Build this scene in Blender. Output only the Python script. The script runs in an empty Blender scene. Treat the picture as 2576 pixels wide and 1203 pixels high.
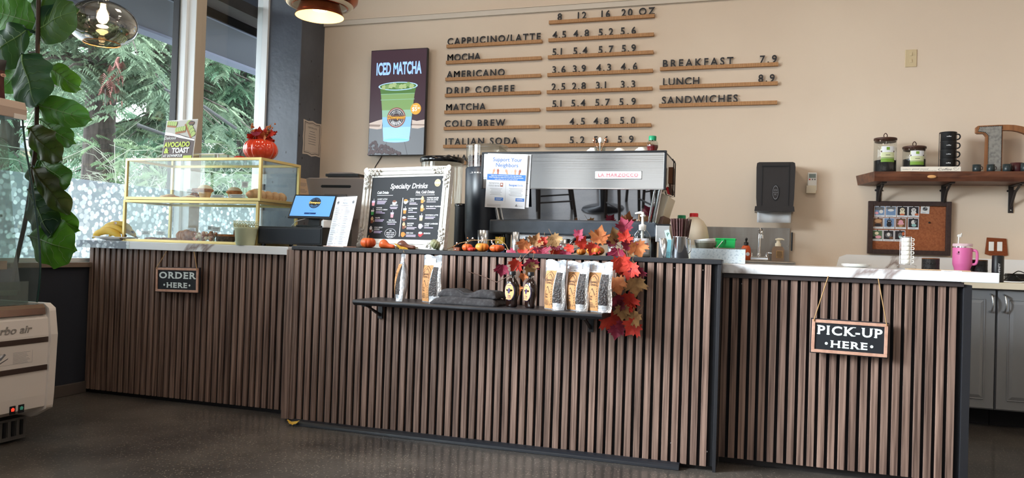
import bpy, math, random
from mathutils import Vector, Matrix
rnd = random.Random(11)
sc = bpy.context.scene
col = sc.collection
PI = math.pi

# ---------------- camera ----------------
cam = bpy.data.cameras.new('camera')
cam.sensor_fit = 'HORIZONTAL'; cam.sensor_width = 36.0
cam.lens = 36.0 * 1928.9 / 2576.0
cam.clip_start = 0.05; cam.clip_end = 300
co = bpy.data.objects.new('camera', cam); col.objects.link(co)
yaw, pitch, roll = 0.312722, 0.0145628, 0.032027
fw = Vector((-math.sin(yaw)*math.cos(pitch), math.cos(yaw)*math.cos(pitch), math.sin(pitch)))
rt = Vector((math.cos(yaw), math.sin(yaw), 0)); up = rt.cross(fw)
r2 = math.cos(roll)*rt + math.sin(roll)*up; u2 = -math.sin(roll)*rt + math.cos(roll)*up
co.matrix_world = Matrix((( r2.x, u2.x, -fw.x, 0), (r2.y, u2.y, -fw.y, 0), (r2.z, u2.z, -fw.z, 0.905), (0, 0, 0, 1)))
sc.camera = co

# ---------------- view, sampling quality ----------------
vs = sc.view_settings
sc.display_settings.display_device = 'sRGB'
vs.view_transform = 'Standard'; vs.look = 'None'; vs.gamma = 1.0; vs.use_curve_mapping = False
vs.exposure = 0.0
cy = sc.cycles
cy.use_denoising = True
cy.max_bounces = 9; cy.diffuse_bounces = 4; cy.glossy_bounces = 4; cy.transmission_bounces = 6; cy.transparent_max_bounces = 24
cy.caustics_reflective = False; cy.caustics_refractive = False
cy.sample_clamp_indirect = 6.0; cy.blur_glossy = 0.5

# ---------------- sky ----------------
w = bpy.data.worlds.new('overcast_sky'); sc.world = w; w.use_nodes = True
nt = w.node_tree; nt.nodes.clear()
wo = nt.nodes.new('ShaderNodeOutputWorld'); bg = nt.nodes.new('ShaderNodeBackground')
tcw = nt.nodes.new('ShaderNodeTexCoord'); nzw = nt.nodes.new('ShaderNodeTexNoise'); crw = nt.nodes.new('ShaderNodeValToRGB')
nzw.inputs['Scale'].default_value = 2.2; nzw.inputs['Detail'].default_value = 4
crw.color_ramp.elements[0].position = 0.3; crw.color_ramp.elements[0].color = (0.82, 0.88, 0.96, 1)
crw.color_ramp.elements[1].position = 0.6; crw.color_ramp.elements[1].color = (0.96, 0.98, 1, 1)
nt.links.new(tcw.outputs['Generated'], nzw.inputs['Vector']); nt.links.new(nzw.outputs['Fac'], crw.inputs['Fac'])
nt.links.new(crw.outputs['Color'], bg.inputs['Color']); nt.links.new(bg.outputs[0], wo.inputs[0])
SKY = 8.0
bg.inputs['Strength'].default_value = SKY

# ---------------- large lights: daylight at the side windows, a front-wall panel, unseen overhead lamps ----------------
def area(name, loc, to, sx, sy, power, color, portal=False, spread=None):
    l = bpy.data.lights.new(name, 'AREA'); l.shape = 'RECTANGLE'; l.size = sx; l.size_y = sy
    l.energy = power; l.color = color
    if portal: l.cycles.is_portal = True
    if spread: l.spread = spread
    o = bpy.data.objects.new(name, l); col.objects.link(o); o.location = loc
    o.rotation_euler = (Vector(to) - Vector(loc)).to_track_quat('-Z', 'Y').to_euler()
    return o
DAY = (0.86, 0.94, 1.0); WARM = (1.0, 0.85, 0.69)
area('daylight_side_window', (-3.70, 1.2, 2.0), (0.9, 3.5, 0.5), 1.3, 1.4, 78, DAY, spread=1.1)
area('daylight_side_window', (-3.72, -1.6, 1.65), (0, -1.6, 1.5), 2.4, 1.7, 45, DAY)
area('front_daylight_panel', (-0.7, -3.99, 1.35), (-0.7, 0, 1.35), 5.6, 2.4, 36, DAY)  # added lamp panel on the solid front wall, in place of unseen glazing
area('portal_window', (-3.78, 3.4, 1.7), (0, 3.4, 1.7), 1.75, 2.1, 0, DAY, True)
area('portal_window', (-3.78, 4.74, 1.7), (0, 4.74, 1.7), 0.8, 2.1, 0, DAY, True)
for x, e in ((-2.6, 8), (-1.2, 13), (0.3, 8), (2.0, 2)):
    area('unseen_overhead_lamp', (x, 3.5, 3.25), (x, 4.6, 0), 0.4, 0.4, e, WARM)
for x, e in ((-1.5, 20), (0.8, 8), (3.0, 6)):
    area('unseen_overhead_lamp', (x, 1.2, 3.25), (x, 1.2, 0), 0.7, 0.7, e, (1.0, 0.94, 0.87))  # unseen fill lamps, added to brighten the room and the cooler front

# ---------------- materials ----------------
def lin(c):
    return tuple((x/255.0/12.92 if x/255.0 <= 0.04045 else ((x/255.0+0.055)/1.055)**2.4) for x in c)
MATS = {}
def mat(name, c, rough=0.5, metal=0.0, emis=0, trans=0, alpha=1, coat=0, spec=0.5, ior=1.45, vary=None, bump=None, speck=None, sss=0, isl=0, translu=None, aniso=0):
    m = bpy.data.materials.new(name); m.use_nodes = True; MATS[name] = m
    n = m.node_tree.nodes; L = m.node_tree.links; b = n['Principled BSDF']
    C = lin(c) + (1,)
    b.inputs['Base Color'].default_value = C; b.inputs['Roughness'].default_value = rough; b.inputs['Metallic'].default_value = metal
    b.inputs['IOR'].default_value = ior; b.inputs['Specular IOR Level'].default_value = spec
    b.inputs['Coat Weight'].default_value = coat; b.inputs['Coat Roughness'].default_value = 0.10; b.inputs['Transmission Weight'].default_value = trans; b.inputs['Alpha'].default_value = alpha
    if aniso: b.inputs['Anisotropic'].default_value = aniso
    if emis:
        b.inputs['Emission Color'].default_value = C; b.inputs['Emission Strength'].default_value = emis
    def coords(scale):
        tc = n.new('ShaderNodeTexCoord'); mp = n.new('ShaderNodeMapping'); L.new(tc.outputs['Object'], mp.inputs['Vector'])
        mp.inputs['Scale'].default_value = scale if isinstance(scale, tuple) else (scale,)*3
        return mp.outputs['Vector']
    cur = None
    def mix(f, c1, c2):
        x = n.new('ShaderNodeMix'); x.data_type = 'RGBA'; L.new(f, x.inputs['Factor'])
        if isinstance(c1, tuple): x.inputs[6].default_value = c1
        else: L.new(c1, x.inputs[6])
        x.inputs[7].default_value = c2
        return x.outputs[2]
    if vary:   # (scale, second colour[, detail, lo, hi])
        nz = n.new('ShaderNodeTexNoise'); nz.inputs['Scale'].default_value = 1.0; nz.inputs['Detail'].default_value = vary[2] if len(vary) > 2 else 4
        L.new(coords(vary[0]), nz.inputs['Vector'])
        r = n.new('ShaderNodeMapRange'); r.inputs[1].default_value = vary[3] if len(vary) > 3 else 0.35; r.inputs[2].default_value = vary[4] if len(vary) > 4 else 0.65
        L.new(nz.outputs['Fac'], r.inputs[0])
        cur = mix(r.outputs[0], C, lin(vary[1]) + (1,))
    if isl:    # brightness differs per loose piece
        g = n.new('ShaderNodeNewGeometry'); h = n.new('ShaderNodeHueSaturation')
        r = n.new('ShaderNodeMapRange'); r.inputs[3].default_value = 1-isl; r.inputs[4].default_value = 1+isl
        L.new(g.outputs['Random Per Island'], r.inputs[0]); L.new(r.outputs[0], h.inputs['Value'])
        if cur: L.new(cur, h.inputs['Color'])
        else: h.inputs['Color'].default_value = C
        cur = h.outputs[0]
    if speck:  # (scale, colour, threshold)
        vo = n.new('ShaderNodeTexVoronoi'); vo.inputs['Scale'].default_value = 1.0; L.new(coords(speck[0]), vo.inputs['Vector'])
        r = n.new('ShaderNodeMapRange'); r.inputs[1].default_value = speck[2]; r.inputs[2].default_value = speck[2]*0.8
        L.new(vo.outputs['Distance'], r.inputs[0])
        cur = mix(r.outputs[0], cur or C, lin(speck[1]) + (1,))
    if cur: L.new(cur, b.inputs['Base Color'])
    if bump:   # (scale, strength)
        nz = n.new('ShaderNodeTexNoise'); nz.inputs['Scale'].default_value = 1.0; nz.inputs['Detail'].default_value = 3
        L.new(coords(bump[0]), nz.inputs['Vector'])
        bp = n.new('ShaderNodeBump'); bp.inputs['Strength'].default_value = bump[1]; bp.inputs['Distance'].default_value = 0.01
        L.new(nz.outputs['Fac'], bp.inputs['Height']); L.new(bp.outputs[0], b.inputs['Normal'])
    if translu is not None:
        tl = n.new('ShaderNodeBsdfTranslucent'); mx = n.new('ShaderNodeMixShader'); mx.inputs[0].default_value = translu[1]
        tl.inputs['Color'].default_value = lin(translu[0]) + (1,)
        L.new(b.outputs[0], mx.inputs[1]); L.new(tl.outputs[0], mx.inputs[2]); L.new(mx.outputs[0], n['Material Output'].inputs[0])
    return m
def clear(name, tint=(255, 255, 255), refl=0.5, rough=0.02, haze=None):
    """thin clear sheet: see-through with a mirror sheen"""
    m = bpy.data.materials.new(name); m.use_nodes = True; n = m.node_tree.nodes; L = m.node_tree.links
    n.remove(n['Principled BSDF'])
    t = n.new('ShaderNodeBsdfTransparent'); t.inputs[0].default_value = lin(tint) + (1,)
    g = n.new('ShaderNodeBsdfGlossy'); g.inputs['Roughness'].default_value = rough
    lw = n.new('ShaderNodeLayerWeight'); lw.inputs['Blend'].default_value = 0.5
    pw = n.new('ShaderNodeMath'); pw.operation = 'POWER'; pw.inputs[1].default_value = 4.0; L.new(lw.outputs['Facing'], pw.inputs[0])
    ml = n.new('ShaderNodeMath'); ml.operation = 'MULTIPLY_ADD'; ml.inputs[1].default_value = 0.9*refl; ml.inputs[2].default_value = 0.04*refl; ml.use_clamp = True; L.new(pw.outputs[0], ml.inputs[0])
    mx = n.new('ShaderNodeMixShader'); L.new(ml.outputs[0], mx.inputs[0]); L.new(t.outputs[0], mx.inputs[1]); L.new(g.outputs[0], mx.inputs[2])
    out = mx.outputs[0]
    if haze:
        d = n.new('ShaderNodeBsdfDiffuse'); d.inputs[0].default_value = lin(haze[0]) + (1,)
        m2 = n.new('ShaderNodeMixShader'); m2.inputs[0].default_value = haze[1]; L.new(out, m2.inputs[1]); L.new(d.outputs[0], m2.inputs[2]); out = m2.outputs[0]
    L.new(out, n['Material Output'].inputs[0])
    return m

M_wall = mat('cream_paint', (224, 206, 186), 0.6, vary=(1.3, (219, 200, 180)), bump=(60, 0.05))
M_ceil = mat('ceiling_paint', (214, 203, 190), 0.8)
M_dark = mat('dark_navy_paint', (44, 48, 58), 0.55, bump=(40, 0.1))
M_pillar = mat('pillar_paint', (76, 81, 91), 0.36, vary=(3.0, (88, 94, 106)), bump=(25, 0.2), speck=((14, 14, 9), (28, 30, 36), 0.10))
M_floor = mat('polished_concrete', (100, 94, 88), 0.30, coat=0.55, vary=(2.6, (66, 62, 59), 9), speck=(70, (160, 150, 136), 0.22), bump=(70, 0.10))
M_base = mat('dark_baseboard', (84, 76, 72), 0.5)
M_slat = mat('walnut_slat', (156, 128, 114), 0.5, vary=((110, 110, 2.6), (92, 71, 62), 7, 0.36, 0.64), isl=0.18, bump=((160, 160, 5), 0.12))
M_felt = mat('black_felt', (20, 20, 24), 0.9)
M_blkstrip = mat('black_strip', (36, 36, 40), 0.5)
M_white = mat('white_plastic', (238, 238, 236), 0.35)
M_paper = mat('paper', (226, 228, 232), 0.7)
M_blk = mat('black_plastic', (24, 25, 29), 0.4)
M_blkg = mat('black_gloss', (14, 14, 17), 0.15)
M_steel = mat('brushed_steel', (205, 207, 210), 0.26, 1.0, bump=((3, 3, 120), 0.03))
M_mirror = mat('polished_steel', (214, 218, 226), 0.015, 1.0)
M_chrome = mat('chrome', (225, 226, 228), 0.08, 1.0)
M_gold = mat('pale_gold_frame', (238, 216, 150), 0.42, 0.6)
M_frame = mat('window_frame_white', (238, 241, 243), 0.4)
M_glass = clear('window_glass', (246, 250, 250), 0.55)
M_case = clear('case_glass', (250, 253, 252), 0.9)
M_cooler_glass = clear('cooler_glass', (205, 222, 216), 0.8, haze=((150, 156, 154), 0.30))
M_clearpl = clear('clear_plastic', (236, 236, 232), 1.2, 0.08)
M_jar = clear('jar_glass', (240, 242, 240), 1.3)
M_edge = mat('glass_edge', (26, 56, 52), 0.2)
M_ink = mat('ink', (38, 36, 40), 0.6)
M_grey = mat('grey_ink', (120, 120, 124), 0.6)
M_red = mat('red_plastic', (200, 26, 36), 0.4)

def marble():
    m = mat('white_marble', (240, 241, 242), 0.16)
    n = m.node_tree.nodes; L = m.node_tree.links; b = n['Principled BSDF']
    tc = n.new('ShaderNodeTexCoord'); mp = n.new('ShaderNodeMapping'); mp.inputs['Rotation'].default_value = (0.4, 0.5, 0.6); L.new(tc.outputs['Object'], mp.inputs[0])
    a = n.new('ShaderNodeTexNoise'); a.inputs['Scale'].default_value = 1.5; a.inputs['Detail'].default_value = 6; a.inputs['Distortion'].default_value = 0.8
    L.new(mp.outputs[0], a.inputs['Vector'])
    s = n.new('ShaderNodeMath'); s.operation = 'SUBTRACT'; s.inputs[1].default_value = 0.53; L.new(a.outputs['Fac'], s.inputs[0])
    ab = n.new('ShaderNodeMath'); ab.operation = 'ABSOLUTE'; L.new(s.outputs[0], ab.inputs[0])
    r = n.new('ShaderNodeValToRGB'); r.color_ramp.elements[0].position = 0.0; r.color_ramp.elements[0].color = lin((158, 142, 138)) + (1,)
    r.color_ramp.elements[1].position = 0.022; r.color_ramp.elements[1].color = lin((240, 241, 243)) + (1,)
    L.new(ab.outputs[0], r.inputs[0]); L.new(r.outputs[0], b.inputs['Base Color'])
    return m
M_marble = marble()

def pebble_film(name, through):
    """privacy film pattern: rounded pebbles, each with its own tint"""
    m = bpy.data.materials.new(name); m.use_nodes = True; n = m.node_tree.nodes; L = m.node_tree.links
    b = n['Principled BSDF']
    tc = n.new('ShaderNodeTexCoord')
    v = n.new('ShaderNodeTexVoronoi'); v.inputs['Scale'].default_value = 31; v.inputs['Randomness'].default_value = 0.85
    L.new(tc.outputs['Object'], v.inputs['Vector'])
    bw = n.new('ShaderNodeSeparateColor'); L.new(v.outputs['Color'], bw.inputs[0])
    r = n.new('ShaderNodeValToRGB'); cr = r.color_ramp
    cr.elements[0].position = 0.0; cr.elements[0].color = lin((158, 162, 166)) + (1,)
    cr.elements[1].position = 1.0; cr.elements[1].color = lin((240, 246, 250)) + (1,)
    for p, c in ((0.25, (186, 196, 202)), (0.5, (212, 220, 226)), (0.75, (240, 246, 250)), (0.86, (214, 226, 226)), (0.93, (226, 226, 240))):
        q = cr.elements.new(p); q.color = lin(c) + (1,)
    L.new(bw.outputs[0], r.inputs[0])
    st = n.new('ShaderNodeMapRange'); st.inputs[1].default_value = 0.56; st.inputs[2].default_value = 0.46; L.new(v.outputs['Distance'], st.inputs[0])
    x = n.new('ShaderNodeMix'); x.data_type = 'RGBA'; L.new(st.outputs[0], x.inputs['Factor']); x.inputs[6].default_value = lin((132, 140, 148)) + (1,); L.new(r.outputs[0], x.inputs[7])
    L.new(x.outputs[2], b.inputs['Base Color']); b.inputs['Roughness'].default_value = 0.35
    if through:
        t = n.new('ShaderNodeBsdfTranslucent'); L.new(x.outputs[2], t.inputs[0])
        tr = n.new('ShaderNodeBsdfTransparent')
        m1 = n.new('ShaderNodeMixShader'); m1.inputs[0].default_value = 0.85; L.new(b.outputs[0], m1.inputs[1]); L.new(t.outputs[0], m1.inputs[2])
        m2 = n.new('ShaderNodeMixShader'); m2.inputs[0].default_value = 0.22; L.new(m1.outputs[0], m2.inputs[1]); L.new(tr.outputs[0], m2.inputs[2])
        L.new(m2.outputs[0], n['Material Output'].inputs[0])
    return m
M_film = pebble_film('pebble_film', True)
M_pebblestrip = pebble_film('pebble_strip', False)

# ---------------- mesh builder ----------------
def chain_loc(o):
    v = Vector((0, 0, 0))
    while o is not None:
        v += o.location; o = o.parent
    return v
def tag(o, label=None, cat=None, group=None, kind=None):
    for k, x in (('label', label), ('category', cat), ('group', group), ('kind', kind)):
        if x: o[k] = x
    return o
def thing(name, label, cat, loc, rz=0, group=None):
    o = bpy.data.objects.new(name, None); o.empty_display_size = 0.05; col.objects.link(o)
    o.location = loc; o.rotation_euler = (0, 0, rz)
    return tag(o, label, cat, group)
class MB:
    def __init__(s): s.v = []; s.f = []; s.mi = []; s.sm = []; s.mats = []; s.M = Matrix()
    def add(s, vs, fs, m, smooth=False):
        k = len(s.v); M = s.M
        s.v.extend([(M @ Vector(p))[:] for p in vs])
        if m not in s.mats: s.mats.append(m)
        i = s.mats.index(m)
        for f in fs:
            s.f.append([k+j for j in f]); s.mi.append(i); s.sm.append(smooth)
        return s
    def box(s, x0, y0, z0, x1, y1, z1, m):
        return s.add([(x0,y0,z0),(x1,y0,z0),(x1,y1,z0),(x0,y1,z0),(x0,y0,z1),(x1,y0,z1),(x1,y1,z1),(x0,y1,z1)],
                     [(0,3,2,1),(4,5,6,7),(0,1,5,4),(1,2,6,5),(2,3,7,6),(3,0,4,7)], m)
    def lathe(s, x, y, prof, m, n=24, smooth=True, sx=1, sy=1, cap=True):
        vs = []; fs = []
        for r, z in prof:
            for i in range(n):
                a = 2*PI*i/n; vs.append((x+r*math.cos(a)*sx, y+r*math.sin(a)*sy, z))
        for j in range(len(prof)-1):
            for i in range(n):
                i2 = (i+1) % n; fs.append((j*n+i, j*n+i2, (j+1)*n+i2, (j+1)*n+i))
        s.add(vs, fs, m, smooth)
        if cap:
            k = (len(prof)-1)*n
            if prof[0][0] > 1e-4: s.add(vs[:n], [tuple(range(n-1, -1, -1))], m)
            if prof[-1][0] > 1e-4: s.add(vs[k:], [tuple(range(n))], m)
        return s
    def cyl(s, x, y, z0, z1, r0, m, r1=None, n=24): return s.lathe(x, y, [(r0, z0), (r0 if r1 is None else r1, z1)], m, n)
    def tube(s, pts, r, m, n=6, closed=False):
        pts = [Vector(p) for p in pts]; N = len(pts); vs = []; fs = []
        rr = r if isinstance(r, (list, tuple)) else [r]*N
        ref = None
        for i, p in enumerate(pts):
            a = pts[(i-1) % N] if (i > 0 or closed) else p; b = pts[(i+1) % N] if (i < N-1 or closed) else p
            t = (b-a).normalized() if (b-a).length > 1e-9 else Vector((0, 0, 1))
            if ref is None: ref = Vector((0, 0, 1)) if abs(t.z) < 0.9 else Vector((1, 0, 0))
            u = t.cross(ref).normalized(); w2 = u.cross(t).normalized(); ref = w2
            for k in range(n):
                c = 2*PI*k/n; vs.append((p + (u*math.cos(c) + w2*math.sin(c))*rr[i])[:])
        for i in range(N if closed else N-1):
            j = (i+1) % N
            for k in range(n): fs.append((i*n+k, i*n+(k+1) % n, j*n+(k+1) % n, j*n+k))
        s.add(vs, fs, m, n > 4)
        if not closed: s.add(vs[:n], [tuple(range(n))], m); s.add(vs[-n:], [tuple(range(n-1, -1, -1))], m)
        return s
    def ball(s, c, r, m, sc3=(1, 1, 1), n=14, k=8):
        vs = []; fs = []
        for j in range(k+1):
            t = PI*j/k
            for i in range(n):
                a = 2*PI*i/n; vs.append((c[0]+r*sc3[0]*math.sin(t)*math.cos(a), c[1]+r*sc3[1]*math.sin(t)*math.sin(a), c[2]-r*sc3[2]*math.cos(t)))
        for j in range(k):
            for i in range(n): fs.append((j*n+i, j*n+(i+1) % n, (j+1)*n+(i+1) % n, (j+1)*n+i))
        return s.add(vs, fs, m, True)
    def prism(s, poly, a, b, m, ax='y', smooth=False):
        """outline extruded along an axis: 'y' takes (x, z), 'x' takes (y, z), 'z' takes (x, y)"""
        def P(u, v, d): return (u, d, v) if ax == 'y' else ((d, u, v) if ax == 'x' else (u, v, d))
        n = len(poly)
        s.add([P(u, v, a) for u, v in poly], [tuple(range(n))], m); s.add([P(u, v, b) for u, v in poly], [tuple(range(n-1, -1, -1))], m)
        s.add([P(u, v, a) for u, v in poly] + [P(u, v, b) for u, v in poly], [(i, n+i, n+(i+1) % n, (i+1) % n) for i in range(n)], m, smooth)
        return s
    def rect(s, x0, z0, x1, z1, y, m): return s.add([(x0,y,z0),(x1,y,z0),(x1,y,z1),(x0,y,z1)], [(0,1,2,3)], m)
    def disc(s, x, z, r, y, m, n=20, sx=1, sz=1): return s.add([(x+r*sx*math.cos(2*PI*i/n), y, z+r*sz*math.sin(2*PI*i/n)) for i in range(n)], [tuple(range(n))], m)
    def ring(s, x, z, r0, r1, y, m, n=28, sx=1, sz=1):
        vs = [(x+r*sx*math.cos(2*PI*i/n), y, z+r*sz*math.sin(2*PI*i/n)) for r in (r0, r1) for i in range(n)]
        return s.add(vs, [(i, (i+1) % n, n+(i+1) % n, n+i) for i in range(n)], m)
    def poly(s, pts, y, m): return s.add([(p[0], y, p[1]) for p in pts], [tuple(range(len(pts)))], m)
    def build(s, name, parent=None, label=None, cat=None, group=None, kind=None, world=True, org=None, bevel=0, solid=0, sub=0, loc=None, rz=0):
        me = bpy.data.meshes.new(name)
        off = Vector((0, 0, 0))
        if parent is not None and world: off = chain_loc(parent)
        if org is not None: off = Vector(org)
        me.from_pydata([(x-off.x, y-off.y, z-off.z) for x, y, z in s.v], [], s.f)
        for m in s.mats: me.materials.append(m)
        for p, i, q in zip(me.polygons, s.mi, s.sm): p.material_index = i; p.use_smooth = q
        me.update()
        o = bpy.data.objects.new(name, me); col.objects.link(o)
        if parent is not None: o.parent = parent
        if org is not None: o.location = off
        if loc is not None: o.location = loc; o.rotation_euler = (0, 0, rz)
        if bevel:
            b = o.modifiers.new('bevel', 'BEVEL'); b.width = bevel; b.segments = 2; b.limit_method = 'ANGLE'; b.angle_limit = 0.7
        if solid:
            b = o.modifiers.new('solid', 'SOLIDIFY'); b.thickness = solid; b.offset = 0
        if sub:
            b = o.modifiers.new('sub', 'SUBSURF'); b.levels = sub; b.render_levels = sub
        return tag(o, label, cat, group, kind)
def copy_tree(o, parent=None):
    c = o.copy(); col.objects.link(c)
    if parent is not None: c.parent = parent
    for ch in list(o.children): copy_tree(ch, c)
    return c

# ---------------- lettering ----------------
_G = {}
def glyph(c, bold=0.0, ext=0.0):
    k = (c, bold, ext)
    if k in _G: return _G[k]
    def mk(t):
        cu = bpy.data.curves.new('t', 'FONT'); cu.body = t; cu.size = 1; cu.offset = 0.0 if 'M' in t else bold; cu.extrude = ext; cu.resolution_u = 3
        o = bpy.data.objects.new('t', cu); me = bpy.data.meshes.new_from_object(o)
        v = [p.co[:] for p in me.vertices]; f = [tuple(p.vertices) for p in me.polygons]
        bpy.data.objects.remove(o); bpy.data.curves.remove(cu); bpy.data.meshes.remove(me)
        return v, f
    if c == ' ': _G[k] = ([], [], 0.3); return _G[k]
    v, f = mk(c)
    if c == 'M' and bold > 0:   # two strikes a hair apart, for weight
        d = bold*0.9; k0 = len(v); v, f = [(p[0]-d, p[1], p[2]) for p in v] + [(p[0]+d, p[1], p[2]) for p in v], f + [tuple(i+k0 for i in q) for q in f]
    hh = max(p[0] for p in mk('HH')[0]); hch = max(p[0] for p in mk('H'+c+'H')[0])
    _G[k] = (v, f, hch-hh)
    return _G[k]
def text_width(t, size, bold=0, track=0): return sum(glyph(c, bold)[2] + track for c in t)*size - track*size
CAP = 0.727
def text(mb, t, x, z, size, m, y=0.0, bold=0.0, ext=0.0, track=0.0, shear=0.0, al='C', sx=1.0, fit=None):
    """lettering in the x-z plane facing -y; size = capital height; baseline z"""
    S = size/CAP
    W = text_width(t, S, bold, track)*sx
    if fit: sx *= fit/W; W = fit
    X = x - (W/2 if al == 'C' else (W if al == 'R' else 0))
    for c in t:
        v, f, a = glyph(c, bold, ext)
        if v: mb.add([(X + (p[0] + p[1]*shear)*S*sx, y - p[2]*S, z + p[1]*S) for p in v], f, m)
        X += (a + track)*S*sx
def lines(mb, x0, x1, z, step, n, h, m, y, jit=0.3, al='L'):
    """rows of print too small to read"""
    for i in range(n):
        w2 = (x1-x0)*(1-jit*rnd.random()); a = x0 if al == 'L' else (x0+x1)/2 - w2/2
        mb.rect(a, z-i*step, a+w2, z-i*step+h, y, m)
# ================= room =================
XL, YB, ZC = -3.715, 5.49, 3.35
def struct(name, mb, label=None, **k): return mb.build(name, None, label, None, None, 'structure', **k)
mb = MB(); mb.box(XL-0.15, -4.0, -0.1, 3.6, YB+0.1, 0, M_floor); struct('floor', mb)
mb = MB(); mb.box(-3.46, YB, 0, 3.6, YB+0.12, ZC, M_wall); struct('wall_back', mb)
mb = MB(); mb.box(XL-0.2, -4.1, ZC, 3.6, YB+0.12, ZC+0.1, M_ceil); struct('ceiling', mb)
mb = MB(); mb.box(3.6, -4.1, 0, 3.7, YB+0.12, ZC, M_wall); struct('wall_right', mb)
mb = MB()
mb.box(XL-0.15, -4.1, 0, 3.6, -4.0, ZC, M_wall)
for x in (-3.32, -2.36, -0.3, 1.1): mb.box(x, -4.0, 0, x+0.22, -3.82, ZC, M_pillar)  # dark posts added to mirror as bands in the espresso machine's panel
struct('wall_front', mb)
mb = MB()   # window wall: dark base under the sill, header above, piers between the windows further along
mb.box(XL-0.15, -4.0, 0, XL, 5.165, 0.73, M_dark)
mb.box(XL-0.15, -4.0, 3.05, XL, 5.165, ZC, M_dark)
for a, b in ((-4.0, -3.0), (-0.2, 0.0), (2.1, 2.5)): mb.box(XL-0.15, a, 0.73, XL, b, 3.05, M_dark)
struct('wall_left', mb)
mb = MB(); mb.box(XL-0.15, 5.165, 0, -3.452, YB+0.12, ZC, M_pillar); struct('wall_corner', mb, bevel=0.006)
mb = MB(); mb.box(-3.45, YB-0.022, 2.69, 3.6, YB, 2.735, MATS['ceiling_paint']); mb.box(-3.45, YB-0.03, 2.728, 3.6, YB, 2.738, M_wall); struct('trim_back', mb)
mb = MB(); mb.box(XL, -4.0, 0, XL+0.014, 3.5, 0.066, M_base); struct('baseboard_left', mb, bevel=0.003)
mb = MB(); mb.box(XL-0.03, -4.0, 0.728, XL+0.022, 5.165, 0.757, mat('sill_metal', (150, 132, 120), 0.4, 0.3)); struct('trim_sill', mb, bevel=0.003)

def window(name, y0, y1, z0=0.757, z1=3.05):
    mb = MB(); t = 0.022
    mb.box(-3.85, y0, z0, -3.75, y0+t, z1, M_frame); mb.box(-3.85, y1-t, z0, -3.75, y1, z1, M_frame)
    mb.box(-3.85, y0+t, z0, -3.75, y1-t, z0+t, M_frame); mb.box(-3.85, y0+t, z1-t, -3.75, y1-t, z1, M_frame)
    o = struct(name, mb, bevel=0.002)
    g = MB(); g.box(-3.806, y0+t, z0+t, -3.80, y1-t, z1-t, M_glass); g.build('window_pane', o)
    return o
W1 = window('window_1', 2.5, 4.27); W2 = window('window_2', 4.385, 5.165)
W3 = window('window_3', 0.0, 2.1); W4 = window('window_4', -3.0, -0.2)
mb = MB(); mb.box(-3.85, 4.27, 0.757, -3.69, 4.33, 3.05, M_frame); mb.box(-3.69, 4.27, 0.757, -3.686, 4.33, 3.05, mat('frame_shaded', (188, 176, 160), 0.5))  # room side and strip beside it: warm shade painted into the colour
mb.box(-3.84, 4.33, 0.757, -3.70, 4.385, 3.05, MATS['frame_shaded'])
mb.box(-3.852, 4.235, 0.757, -3.80, 4.243, 3.05, M_ink)
struct('trim_mullion', mb, bevel=0.002)
mb = MB()
for a, b in ((2.53, 4.245), (4.41, 5.14)): mb.add([(-3.791, a, .78), (-3.791, b, .78), (-3.791, b, 1.24), (-3.791, a, 1.24)], [(0, 1, 2, 3)], M_film)
mb.build('window_film', None, 'pebble patterned privacy film on the lower window panes above the sill', 'window film', org=(-3.791, 3.8, 0.78))

# ================= outside =================
M_asph = mat('asphalt', (160, 163, 166), 0.9, vary=(1.5, (142, 146, 150)))
mb = MB(); mb.box(-90, -30, -0.25, XL-0.15, 90, -0.12, M_asph); struct('ground_outside', mb)
M_soff = mat('soffit_paint', (58, 60, 70), 0.7); M_soff2 = mat('soffit_trim', (98, 104, 122), 0.6); M_soffb = mat('soffit_board', (62, 54, 52), 0.7)
mb = MB(); mb.box(-4.80, -4, 2.62, -4.05, 16, 2.72, M_soff); mb.box(-4.93, -4, 2.598, -4.80, 16, 2.75, M_soff2); mb.box(-4.93, 6.2, 2.72, -3.87, 16, 3.12, M_soff)
mb.box(-4.05, -4, 2.69, -3.87, 16, 2.78, M_soffb)
mb.box(-4.07, -4, 2.612, -4.05, 16, 2.70, M_soff2)
mb.box(-4.93, -4, 3.12, -3.87, 16, 3.3, M_soff)
struct('roof_overhang', mb)
# low beige building across the lot
t = thing('distant_building', 'low beige building with a grey roof seen across the lot outside', 'building', (-31, 24, -0.12))
mb = MB(); mb.box(-38, 12, -0.12, -31, 26.6, 4.6, mat('beige_siding', (206, 188, 160), 0.8)); mb.build('wall', t)
mb = MB(); mb.prism([(11.5, 4.6), (27.1, 4.6), (27.1, 4.9), (26, 5.5), (12.5, 5.5), (11.5, 4.9)], -38.5, -30.4, mat('roof_grey', (150, 156, 164), 0.8), 'x'); mb.build('roof', t)
mb = MB(); mb.box(-31.03, 12, 3.5, -30.97, 26.6, 3.62, MATS['roof_grey']); mb.box(-31.03, 12, 4.1, -30.97, 26.6, 4.16, MATS['roof_grey']); mb.build('siding_band', t)

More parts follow.
